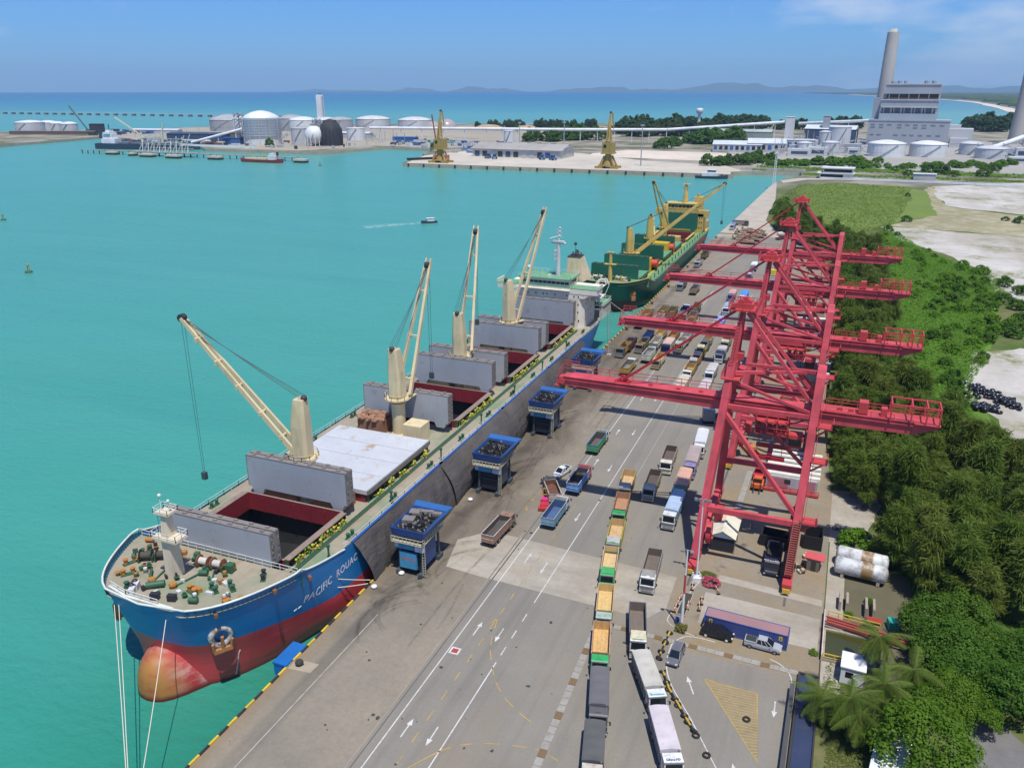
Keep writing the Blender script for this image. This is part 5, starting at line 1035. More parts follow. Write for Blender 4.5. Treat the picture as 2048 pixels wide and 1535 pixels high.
ROWPOS = {(1294,621): (4.41,278.95), (1283,636): (4.97,268.38), (1327,616): (9.11,284.60), (1318,632): (9.98,273.21), (1345,617): (12.25,285.10), (1337,634): (13.31,273.13), (1370,614): (16.00,288.90), (1362,633): (17.19,275.39), (1392,611): (19.30,292.54), (1386,626): (20.20,281.61), (1380,641): (21.03,271.39), (1260,680): (7.77,241.53), (1247,690): (7.23,235.61), (1296,667): (11.36,250.72), (1285,682): (11.66,241.94), (1322,662): (14.63,255.12), (1313,678): (15.25,245.70), (1299,701): (15.93,233.10), (1348,664): (18.79,255.55), (1336,684): (19.28,243.85), (1374,668): (23.13,254.84), (1362,682): (22.83,246.43), (1318,712): (19.76,228.87), (1415,676): (29.98,252.80), (1406,688): (29.76,245.79), (1399,700): (29.83,239.22), (1391,714): (29.92,231.93), (1379,734): (29.98,222.12), (1365,762): (30.40,209.65), (1453,678): (35.72,253.93), (1442,701): (35.92,241.14), (1423,738): (36.05,222.68), (1409,772): (36.58,207.91), (1470,735): (42.01,226.49), (1457,766): (42.16,212.67), (1464,586): (28.76,316.96), (1455,611): (29.92,296.80), (1441,639): (30.46,276.55), (1488,587): (33.15,317.85), (1466,448): (5.67,489.15), (1481,441): (7.98,504.26), (1397,520): (5.55,376.41), (1410,504): (5.05,397.01), (1364,564): (7.22,328.66), (1390,572): (13.41,323.49), (1509,527): (30.30,377.82), (1499,545): (30.52,357.50)}
TRAILS = [(13.91,455.07), (14.90,463.99), (17.34,461.52), (18.98,465.62), (19.36,476.39), (16.82,477.19), (20.87,482.47), (13.29,470.38), (17.77,445.14), (20.33,442.99), (21.22,453.01), (22.14,463.44), (22.77,472.39), (14.98,485.71), (12.99,479.32)]
# ================================================================ LORRIES
TMATS = {}
def tp(c, rough=.5, grime=.62, rust=.10, streak=True): return paint('lorry_paint', tuple(c), rough, grime, .8, rust=rust, streak=streak)
def proto(kind):
    """a parked lorry, cab towards -y, body on four axles; returns a list of (part, sub-parts) meshes"""
    R_ = {}
    b = MB()
    for sx in (-.42,.42): b.box(sx-.09,-3.9,.72,sx+.09,4.5,.98)
    b.box(-1.05,-2.2,.5,-.55,-1.0,1.0); b.box(.55,-2.4,.5,1.05,-.6,1.0); b.box(-1.1,4.35,.45,1.1,4.5,.62); R_['chassis'] = b.mesh('chassis', [DARK])
    b = MB(); n = 14
    for sg in (-1,1):
        b.tube((sg*.84,0,0),(sg*1.19,0,0),.52,n=n,mi=0); b.tube((sg*1.19,0,0),(sg*1.20,0,0),.28,n=n,mi=1)
    R_['axle'] = b.mesh('wheel_pair', [TYRE, STEEL])
    b = MB(); w = 1.19
    prof = [(-4.75,.55),(-4.75,1.45),(-4.62,1.6),(-4.38,2.75),(-4.15,2.92),(-2.85,2.92),(-2.75,2.8),(-2.75,.75),(-3.2,.7),(-3.35,1.15),(-4.35,1.15),(-4.5,.55)]
    vs = [(-w,y,z) for y, z in prof]+[(w,y,z) for y, z in prof]; k = len(prof)
    b.add(vs, [(i,i+k,(i+1)%k+k,(i+1)%k) for i in range(k)], 0)
    t = tessellate_polygon([[Vector((y,z,0)) for y, z in prof]])
    b.add(vs, [tuple(f) for f in t]+[tuple(i+k for i in f) for f in t], 0)
    b.box(-1.0,-4.80,.95,1.0,-4.752,1.35,1); b.box(-.3,-3.9,2.92,.3,-3.1,3.02,0); b.box(-1.1,-2.72,2.0,1.1,-2.62,2.5,1); b.tube((1.0,-2.62,.9),(1.0,-2.62,3.1),.08,n=6,mi=1); b.box(-1.19,-4.44,2.72,1.19,-4.30,2.90,1); b.box(-.9,-4.78,.62,.9,-4.752,.9,1); R_['cab'] = b.mesh('cab', [WHITE, STEEL])
    b = MB(); b.quad((-1.06,-4.615,1.72),(1.06,-4.615,1.72),(1.02,-4.405,2.68),(-1.02,-4.405,2.68)); 
    R_['windscreen'] = b.mesh('windscreen', [GLASS])
    b = MB()
    for sg in (-1,1): x = sg*1.195; b.quad((x,-4.4,1.85),(x,-3.2,1.85),(x,-3.2,2.6),(x,-4.2,2.6))
    R_['side_window'] = b.mesh('side_window', [GLASS])
    b = MB(); b.box(-1.22,-4.95,.42,1.22,-4.76,.86); b.box(-1.18,-4.84,1.42,1.18,-4.77,1.6); R_['bumper'] = b.mesh('bumper', [STEEL])
    b = MB()
    for sg in (-1,1): b.box(sg*1.05-.16,-4.985,.55,sg*1.05+.16,-4.955,.75)
    R_['headlight'] = b.mesh('headlight', [plain('lamp_glass', (.6,.58,.5), .15)])
    b = MB()
    for sg in (-1,1): b.beam((sg*1.2,-4.55,2.3),(sg*1.45,-4.7,2.3),.05); b.box(sg*1.5-.11,-4.78,1.85,sg*1.5+.11,-4.68,2.4)
    R_['mirror'] = b.mesh('mirror', [DARK])
    y0, y1, z0, z1 = -2.5, 4.75, 1.08, 2.75
    b = MB(); q = .07; x = 1.24
    def wall(a, c_, za, zb, mo=0, mi_=1):
        b.box(a[0],a[1],za,c_[0],c_[1],zb,mo)
    b.box(-x,y0,z0,x,y1,z0+.14,0)
    wall((-x,y0),(-x+q,y1),z0+.14,z1); wall((x-q,y0),(x,y1),z0+.14,z1); wall((-x+q,y1-q),(x-q,y1),z0+.14,z1-.05); wall((-x+q,y0),(x-q,y0+q),z0+.14,z1+.22)
    # inner lining
    i_ = q+.004; b.quad((-x+i_,y0+i_,z0+.15),(-x+i_,y1-i_,z0+.15),(-x+i_,y1-i_,z1-.02),(-x+i_,y0+i_,z1-.02),1); b.quad((x-i_,y1-i_,z0+.15),(x-i_,y0+i_,z0+.15),(x-i_,y0+i_,z1-.02),(x-i_,y1-i_,z1-.02),1)
    b.quad((-x+i_,y1-i_,z0+.15),(x-i_,y1-i_,z0+.15),(x-i_,y1-i_,z1-.07),(-x+i_,y1-i_,z1-.07),1); b.quad((x-i_,y0+i_,z0+.15),(-x+i_,y0+i_,z0+.15),(-x+i_,y0+i_,z1+.18),(x-i_,y0+i_,z1+.18),1)
    for sg in (-1,1):
        for k in range(8): yy = y0+.3+k*(y1-y0-.6)/7; b.box(sg*(x+.04)-.04,yy-.06,z0,sg*(x+.04)+.04,yy+.06,z1-.08,0)
        b.box(sg*(x+.03)-.05,y0,z1-.1,sg*(x+.03)+.05,y1,z1+.03,2)
    b.box(-x,y1,z1-.12,x,y1+.06,z1-.02,2); b.box(-x,y1,z0+.7,x,y1+.05,z0+.78,2); R_['body'] = b.mesh('cargo_body', [WHITE, RUST, WHITE])
    b = MB(); b.box(-.285,y0+.1,0,.285,y1-.1,.03); R_['board'] = b.mesh('floor_board', [RUST])
    # tarpaulin over hoops
    b = MB(); nu, nv = 10, 16; V = []
    for j in range(nv+1):
        yy = lerp(y0-.02, y1+.04, j/nv); sag = .10*abs(sin(j/nv*pi*4))
        for i in range(nu+1):
            a = i/nu*2-1; V.append((a*1.29, yy, z1+.42-.18*abs(a)**3-sag*(1-a*a)+.03*mnoise.noise((i*.7,j*.7,2))))
    b.add(V, [(j*(nu+1)+i,j*(nu+1)+i+1,(j+1)*(nu+1)+i+1,(j+1)*(nu+1)+i) for j in range(nv) for i in range(nu)], 0, True)
    for sg, i in ((-1,0),(1,nu)):
        for j in range(nv):
            p, q_ = V[j*(nu+1)+i], V[(j+1)*(nu+1)+i]; lo = lambda p, j: (p[0], p[1], z1-.30-.12*sin(j*1.9)); f = (p, q_, lo(q_, j+1), lo(p, j))
            b.quad(*(f if sg < 0 else f[::-1]))
    for yy, jj, fl in ((y0-.02,0,0),(y1+.04,nv,1)):
        for i in range(nu):
            p, q_ = V[jj*(nu+1)+i], V[jj*(nu+1)+i+1]; f = ((p[0],p[1],z1-.2),(q_[0],q_[1],z1-.2),q_,p); b.quad(*(f[::-1] if fl else f))
    R_['tarp'] = b.mesh('load_cover', [WHITE])
    b = MB(); nx = 8; V = [(lerp(-1.15,1.15,i/nx), lerp(y0+.1,y1-.1,j/12), 1.7+.35*mnoise.noise((i*.6,j*.6,4))+.35*(1-abs(i/nx-.5)*2)) for j in range(13) for i in range(nx+1)]
    b.add(V, [(j*(nx+1)+i,j*(nx+1)+i+1,(j+1)*(nx+1)+i+1,(j+1)*(nx+1)+i) for j in range(12) for i in range(nx)], 0, True); R_['load'] = b.mesh('load', [COAL])
    b = MB(); b.add([(-1.1,-2.74,2.93),(1.1,-2.74,2.93),(1.1,-3.9,2.96),(-1.1,-3.9,2.96),(-1.1,-2.74,3.5),(1.1,-2.74,3.5)], [(0,1,5,4),(3,5,4)[::-1] if 0 else (2,3,4,5),(0,4,3),(1,2,5)]); R_['visor'] = b.mesh('sun_board', [WHITE])
    return R_
TR = proto(0)
def lorry(pos, face, kind, cab, body, inside, label, turn=0.0, group='lorries on the quay', L=1.0, trim=None, sign=None, detail=True):
    rz = (0 if face == 'N' else pi)+turn
    root = thing('tipper_lorry' if kind != 'tarp' else 'covered_lorry', label, 'lorry', (pos[0], pos[1], .02), rz, group)
    root.scale = (random.uniform(.97,1.02), L, random.uniform(.93,1.07))
    link('chassis', TR['chassis'], root)
    for y in (-4.0,-2.5,2.2,3.5): link('wheel_pair', TR['axle'], root, (0,y,.52))
    c_ = link('cab', TR['cab'], root); setmats(c_, [tp(cab)]); o = None
    for n_, k in (('windscreen','windscreen'),('side_window','side_window'),('mirror','mirror')): link(n_, TR[k], c_)
    o = link('bumper', TR['bumper'], c_); setmats(o, [tp(sc(cab,.8)) if random.random() < .5 else STEEL])
    if kind != 'tarp' and random.random() < .55: v_ = link('sun_board', TR['visor'], c_); setmats(v_, [tp(random.choice((cab, body, (.5,.45,.3), (.35,.36,.36))))])
    if detail: link('headlight', TR['headlight'], c_)
    bo = link('cargo_body', TR['body'], root); setmats(bo, [tp(body), tp(inside, .8, .55, .15), tp(trim or sc(body, 1.25))])
    if kind == 'tarp': t = link('load_cover', TR['tarp'], root); setmats(t, [paint('lorry_cover', tuple(inside), .75, .3, .5, streak=False)])
    elif kind == 'load': t = link('load', TR['load'], root); setmats(t, [paint('bulk_load', tuple(inside), .95, .3, 1.2, streak=False)])
    else:
        for k in range(4): f = link('floor_board', TR['board'], bo, (-.885+k*.59,0,1.225)); setmats(f, [tp(sc(inside, 1.12), .8, .45, .1)])
    if sign:
        me = lettering(sign[0], .42); ww = max(v.co.x for v in me.vertices)
        for v in me.vertices: v.co = Vector((v.co.x-ww/2, v.co.y, 0))
        me.materials.append(plain('sign_ink', sign[1], .6)); q = link('cab_lettering', me, c_, (0,-4.05,2.945) if sign[2] == 'roof' else (0,-4.815,1.05))
        if sign[2] != 'roof': q.rotation_euler = (pi/2,0,0)
    return root
WHT=(.66,.67,.66); GRN=(.02,.30,.08); TAN=(.48,.33,.17); BRN=(.24,.13,.065); MUS=(.36,.25,.055); GRY=(.30,.30,.29); BLU=(.03,.13,.42); LBL=(.16,.27,.60); RDB=(.18,.05,.04); TEA=(.03,.22,.20); CRM_=(.52,.46,.36); DGY=(.10,.10,.105); YLG=(.32,.31,.03); ORG=(.42,.20,.06); PNK=(.52,.27,.22); MAR=(.20,.05,.05); NAV=(.02,.04,.12); OLV=(.22,.19,.06); SIL=(.42,.45,.50); BLK=(.03,.03,.035)
# --- tippers working on the dusty apron
lorry((19.70,165.47),'F','open',(.5,.5,.48),(.06,.28,.07),(.10,.08,.08),'green and blue open tipper alone in the lane beyond the others, tailgate towards us',0,trim=(.04,.20,.50))
lorry((21.68,145.34),'F','load',(.60,.14,.12),(.10,.26,.55),(.06,.05,.05),'blue open tipper with a red and white cab beside the white pickup',0,trim=(.45,.52,.60))
lorry((21.60,130.84),'F','open',(.62,.64,.66),(.14,.30,.40),(.05,.10,.22),'steel blue open tipper with rusty tailgate just behind the pink forklift',0,trim=(.36,.34,.28))
lorry((14.00,121.02),'F','load',(.30,.18,.12),(.30,.17,.12),(.08,.07,.065),'rust brown open tipper with a white rim, alone near the first hopper',-.05,trim=(.55,.53,.48))
lorry((18.02,138.74),'F','load',(.05,.05,.05),(.50,.46,.40),(.14,.06,.035),'low dump lorry heaped with red brown ore, next to the white pickup',.52,L=.8,trim=(.5,.45,.38))
# --- queue of tippers running towards us, left file
lorry((31.41,146.52),'N','open',DGY,MUS,TAN,'mustard yellow tipper at the rear of the left queue',0.131,trim=(.42,.30,.08),L=1.04)
lorry((32.77,136.64),'N','open',GRN,BRN,(.36,.20,.11),'brown tipper with a green cab, second from the rear of the left queue',0.15,trim=(.30,.17,.09),L=1.04)
lorry((34.62,125.9),'N','open',(.10,.22,.08),YLG,TAN,'yellow tipper with tan floor, third from the rear of the left queue',0.154,trim=YLG,L=1.04)
stick = lorry((36.18,116.25),'N','open',GRN,(.40,.28,.15),(.52,.38,.19),'tan tipper with a green cab and purple sticker, midway in the left queue',0.185,trim=(.50,.40,.28),L=1.04)
lorry((38.65,105.0),'N','open',(.35,.45,.36),(.40,.29,.14),(.54,.38,.16),'tan tipper on the edge of the pale concrete, planked floor bare',0.226,trim=(.50,.36,.18),L=1.04)
lorry((40.83,95.28),'N','open',(.03,.35,.10),(.34,.19,.10),(.52,.33,.13),'tan tipper with a bright green cab, just ahead of the dark covered lorries',0.241,trim=(.48,.30,.20),L=1.04)
lorry((43.6,84.8),'N','tarp',DGY,(.07,.065,.065),(.115,.115,.12),'grey covered lorry with a patchy sheet, behind the foremost dark one',0.261,L=1.0)
lorry((45.6,75.6),'N','tarp',(.55,.50,.42),(.06,.06,.06),(.09,.092,.088),'foremost dark covered lorry of the left queue, cream cab cut by the frame',0.24,L=.92)
# --- right file
lorry((41.7,173.3),'N','tarp',WHT,(.50,.52,.54),(.56,.58,.60),'white box lorry at the head of the line beside the red crane leg',0.07,L=1.14)
lorry((41.75,162.2),'N','tarp',(.22,.20,.42),(.34,.31,.30),(.36,.29,.28),'pinkish grey covered lorry with a violet cab',0.05,L=1.14)
lorry((41.7,151.0),'N','tarp',(.05,.20,.17),(.42,.26,.19),(.56,.33,.24),'salmon pink covered lorry with a dark green cab',0.03,L=1.14)
lorry((42.3,139.7),'N','tarp',(.62,.64,.62),(.14,.26,.36),(.34,.44,.56),'pale blue covered lorry with a white cab, last before the open bay',0.01,L=1.14)
lorry((36.64,162.21),'N','open',(.66,.62,.52),(.30,.25,.17),(.10,.075,.07),'dark brown open tipper with a white cab, farther of the pair in the bay',0.064,trim=(.30,.26,.18),L=1.08)
lorry((36.03,148.9),'N','open',(.62,.64,.66),(.25,.22,.15),(.085,.065,.06),'dark open tipper with a white cab standing on the crane shadow',0.065,trim=(.22,.19,.12),L=1.08)
lorry((42.95,118.11),'N','open',(.68,.68,.66),(.24,.23,.20),(.13,.105,.085),'open tipper with a clean white cab alone on the pale concrete',0.086,trim=(.26,.24,.20),L=1.08)
lorry((44.71,101.45),'N','open',(.64,.62,.58),(.10,.105,.13),(.15,.12,.10),'slate grey open tipper with a signed white cab beside the barrier',0.25,trim=(.11,.12,.15),sign=('Kasetkam',(.10,.30,.08),'roof'),L=1.08)
lorry((48.9,90.9),'N','tarp',(.62,.64,.62),(.18,.17,.16),(.46,.44,.38),'cream covered lorry parked askew beside the chain of tyres',0.478,sign=('Evolution',(.05,.35,.40),'roof'),L=1.02)
lorry((53.36,80.6),'N','tarp',(.68,.69,.68),(.22,.20,.21),(.54,.49,.51),'pale pink covered lorry with a white cab at the bottom of the frame',0.416,sign=('CHAIYO',(.03,.08,.2),'roof'),L=1.02)
# --- rows parked farther up the quay
rows = [
((1294,621),'F','open',OLV,MUS,(.24,.16,.05),'mustard tipper nearest the quay edge in the far row'),
((1283,636),'F','open',DGY,(.27,.20,.15),(.20,.13,.12),'dull brown tipper close to the quay edge, behind the mustard one'),
((1327,616),'F','open',BRN,(.30,.22,.08),(.26,.17,.06),'brown tipper, rear body, second file of the far row'),
((1318,632),'F','open',WHT,(.42,.40,.37),(.30,.26,.24),'grey white tipper, second file of the far row'),
((1345,617),'F','open',DGY,(.24,.18,.07),(.16,.11,.05),'dark topped tipper, third file of the far row'),
((1337,634),'F','open',BRN,(.25,.14,.11),(.24,.13,.10),'reddish tipper, third file, nearer end'),
((1370,614),'F','open',(.5,.5,.5),(.36,.35,.36),NAV,'grey tipper with a navy load bed in the far row'),
((1362,633),'F','open',WHT,MAR,(.16,.05,.04),'maroon tipper under the crane stay'),
((1392,611),'F','open',BRN,(.22,.14,.09),(.20,.11,.06),'brown tipper, right hand file of the far row'),
((1386,626),'F','open',DGY,(.26,.22,.14),(.15,.12,.08),'dull tipper between the brown ones, right hand file'),
((1380,641),'N','open',WHT,MUS,(.22,.14,.06),'mustard tipper with a clean white cab just behind the crane boom'),
((1260,680),'F','open',BLK,(.12,.05,.05),(.09,.04,.04),'dark maroon tipper beside the quay edge'),
((1247,690),'N','open',DGY,MUS,(.38,.26,.09),'mustard tipper with a dark cab standing beside the maroon one'),
((1296,667),'F','open',NAV,(.03,.05,.13),(.02,.05,.20),'navy blue tipper beyond the brown backed one'),
((1285,682),'N','open',BRN,OLV,(.24,.17,.06),'olive and brown tipper just before the navy one'),
((1322,662),'F','open',CRM_,(.45,.33,.12),(.42,.27,.08),'ochre tipper with cream sides under the crane boom'),
((1313,678),'F','open',WHT,(.55,.52,.42),(.36,.31,.26),'cream tipper with grey bed, middle of the block'),
((1299,701),'F','load',(.45,.47,.40),(.55,.54,.44),(.2,.2,.2),'cream tipper with green rim at the near end of the block'),
((1348,664),'F','open',BRN,(.30,.19,.08),(.28,.12,.05),'rust red tipper in the middle of the block'),
((1336,684),'N','tarp',(.04,.06,.20),(.50,.42,.34),(.50,.36,.29),'pale pink covered lorry with a dark blue cab'),
((1374,668),'F','open',DGY,(.33,.33,.32),GRY,'grey tipper on the right of the block'),
((1362,682),'N','open',YLG,(.50,.48,.42),(.40,.22,.06),'orange bedded tipper with pale sides and a yellow cab'),
((1318,712),'N','open',(.40,.28,.09),(.60,.52,.36),(.42,.25,.06),'ochre bedded tipper with white sides, nearest in the block'),
((1415,676),'N','open',DGY,(.33,.27,.15),(.34,.20,.06),'ochre tipper at the rear of the middle file'),
((1406,688),'N','open',OLV,(.30,.29,.22),(.12,.13,.17),'blue grey tipper in the middle file'),
((1399,700),'N','open',NAV,YLG,(.13,.13,.16),'yellow rimmed tipper in the middle file'),
((1391,714),'N','open',BRN,ORG,(.44,.23,.12),'orange brown tipper second in the middle file'),
((1379,734),'N','open',(.62,.66,.64),(.40,.24,.06),(.34,.22,.08),'brown tipper with a white and teal cab in the middle file'),
((1365,762),'N','tarp',CRM_,(.44,.40,.31),(.50,.46,.36),'cream covered lorry behind the crane boom'),
((1453,678),'N','open',DGY,(.28,.24,.10),(.07,.06,.07),'dark bedded olive tipper at the rear of the third file'),
((1442,701),'N','tarp',(.60,.62,.64),(.33,.29,.24),(.42,.40,.38),'grey covered lorry with a white cab, third file'),
((1423,738),'N','tarp',(.66,.70,.72),(.34,.31,.28),(.47,.45,.44),'pale grey covered lorry with a white cab in the third file'),
((1409,772),'N','tarp',(.55,.20,.16),(.40,.36,.34),(.48,.44,.43),'grey covered lorry with a reddish cab above the crane boom'),
((1470,735),'N','tarp',DGY,(.16,.16,.16),(.40,.42,.46),'grey covered lorry half hidden by the crane mast'),
((1457,766),'N','load',BLK,(.12,.11,.09),(.1,.1,.1),'black flat lorry loaded with frames beside the crane leg'),
((1464,586),'N','tarp',BLU,(.50,.24,.20),(.56,.29,.25),'long pink covered lorry with a blue cab'),
((1455,611),'N','tarp',(.62,.66,.70),(.20,.24,.28),(.28,.34,.40),'slate blue covered lorry with a white cab, in front of the pink one'),
((1441,639),'N','tarp',LBL,(.15,.25,.60),(.24,.36,.74),'light blue covered lorry above the second crane boom'),
((1488,587),'N','tarp',WHT,(.04,.16,.58),(.06,.24,.74),'bright blue covered lorry with a white cab beside the crane mast'),
((1466,448),'N','tarp',WHT,(.10,.17,.34),(.13,.20,.40),'blue lorry with a white cab parked by the far quay edge'),
((1481,441),'N','open',DGY,(.30,.27,.24),(.12,.11,.12),'dark and white lorry parked across the far quay'),
((1397,520),'N','load',SIL,(.40,.35,.27),(.2,.2,.2),'light brown laden lorry driving by the green ship'),
((1410,504),'F','open',BLK,(.18,.14,.06),(.07,.06,.05),'dark mustard tipper ahead of the light brown lorry'),
((1364,564),'N','open',(.20,.23,.28),DGY,(.07,.07,.08),'dark grey lorry close to the bow of the green ship'),
((1390,572),'F','open',SIL,(.30,.22,.13),(.10,.10,.14),'brown tipper with a dark bed between the two far booms'),
((1509,527),'F','tarp',NAV,(.24,.30,.36),(.62,.64,.62),'white topped lorry beyond the bright blue one'),
((1499,545),'N','open',(.06,.13,.32),SIL,(.07,.12,.26),'blue lorry behind the white topped one'),
]
for p_, f_, k_, a_, b_, i_, lb in rows:
    (x_, y_) = ROWPOS[p_]; lorry((x_, y_), f_, k_, a_, b_, i_, lb, random.uniform(-.02,.02)+(1.45 if p_ == (1481,441) else .0), detail=False, L=1.0)
lorry((12.80,220.04),'N','open',(.55,.60,.62),(.38,.27,.05),(.17,.16,.16),'yellow tailed tipper with a round white cab, turned across the quay',pi*.86-pi/2-.02+pi-1.12,L=1.05,trim=(.42,.32,.08))
# a chassis with only a box van head stands in the boom's shadow
root = thing('generator_trailer', 'grey box generator on a low trailer, in the shadow of the nearest boom', 'trailer', ((40.62,190.28)[0],(40.62,190.28)[1],0), .25)
b = MB(); b.box(-1.4,-1.6,.9,1.4,1.4,3.6); b.build('generator_box', paint('generator_grey', (.22,.23,.25), .5, .3), root); b = MB(); b.beam((.3,1.3,.7),(3.4,5.0,.6),.8,.25); b.box(-1.3,-1.5,.6,1.3,1.3,.88); b.build('trailer_bed', DARK, root)
for y in (-.8,.3): b = MB(); b.tube((-1.35,y,.42),(1.35,y,.42),.42,n=12); b.build('wheel_pair', TYRE, root)
# flat trailers at the far end
b = MB(); b.box(-1.2,-4,.9,1.2,4,1.15,0); b.box(-1.2,3.2,1.15,1.2,4,2.2,1)
for y in (-2.8,-1.6,2.6): b.tube((-1.1,y,.5),(1.1,y,.5),.5,n=8,mi=2)
b.cbox((0,-.6,1.5),(1.7,3.2,.7),1,.1); ft = b.mesh('flat_trailer', [paint('trailer_brown', (.20,.13,.085), .8, .6), paint('trailer_load', (.32,.22,.15), .85, .6), TYRE])
for i, p_ in enumerate(TRAILS): tag(link('flat_trailer', ft, None, (p_[0],p_[1],0), random.uniform(1.2,1.9)), 'rusty brown flat trailer in the cluster near the dark casuarinas at the far end', 'trailer', 'flat trailers in the far cluster')

# ================================================================ YARD THINGS
b = MB(); b.tube((0,0,0),(0,0,.03),.55,n=16); d_ = b.build('sticker', paint('purple_sticker', (.16,.02,.10), .5, .2), stick, loc=(0,-2.72,2.96))
def world_thing(name, label, cat, p, rz=0.0, group=None): return thing(name, label, cat, (p[0],p[1],p[2] if len(p) > 2 else .012), rz, group)
# 40 ft container, corrugated
CBL = paint('container_blue', (.045,.075,.24), .55, .3, .5, rust=.05); CRF = paint('container_roof', (.30,.17,.17), .75, .5, .3, rust=.12, dirt=(.16,.17,.26), streak=False)
ct = world_thing('shipping_container', 'long blue corrugated container with a faded pink roof behind the parked cars', 'container', (53.508,107.287), -.051)
L_, W_, H_ = 12.19, 2.44, 2.59; b = MB()
def corr(n, x0, x1, y, z0, z1, dy, mb, mi=0):
    for i in range(n):
        a = lerp(x0,x1,i/n); s_ = (x1-x0)/n; p = [(a,0),(a+s_*.35,0),(a+s_*.5,1),(a+s_*.85,1),(a+s_,0)]
        for (xa,ya),(xb,yb) in zip(p,p[1:]): mb.quad((xa,y+ya*dy,z0),(xb,y+yb*dy,z0),(xb,y+yb*dy,z1),(xa,y+ya*dy,z1),mi)
corr(44, .12, L_-.12, .03, .15, H_-.1, .05, b); corr(44, L_-.12, .12, W_-.03, .15, H_-.1, -.05, b); b.box(.02,.05,.15,.06,W_-.05,H_-.1); b.box(L_-.06,.05,.15,L_-.02,W_-.05,H_-.1); b.build('side_wall', CBL, ct)
b = MB(); n = 30
for i in range(n): a = lerp(.1,L_-.1,i/n); s_ = (L_-.2)/n; b.quad((a,.06,H_-.05),(a+s_*.5,.06,H_-.03),(a+s_*.5,W_-.06,H_-.03),(a,W_-.06,H_-.05)); b.quad((a+s_*.5,.06,H_-.03),(a+s_,.06,H_-.05),(a+s_,W_-.06,H_-.05),(a+s_*.5,W_-.06,H_-.03))
b.build('roof', CRF, ct); b = MB()
for x in (0,L_-.16):
    for y in (0,W_-.16): b.box(x,y,0,x+.16,y+.16,H_)
for y in (0,W_-.12): b.box(.16,y,H_-.12,L_-.16,y+.12,H_-.002); b.box(.16,y,.02,L_-.16,y+.12,.17)
for x in (0,L_-.12): b.box(x,.16,H_-.12,x+.12,W_-.16,H_-.002); b.box(x,.16,.02,x+.12,W_-.16,.17)
b.build('corner_frame', CBL, ct)
for x in (1.0, 11.2):
    b = MB(); b.box(x-.26,-.02,1.5,x+.26,.012,2.2); sg = b.build('sign', paint('sign_yellow', (.60,.45,.04), .5, .2), ct); me = lettering('8' if x < 5 else '2', .5)
    for v in me.vertices: v.co = Vector((x-.14+v.co.x, -.027, 1.66+v.co.y))
    me.materials.append(DARK); link('sign_figure', me, sg)
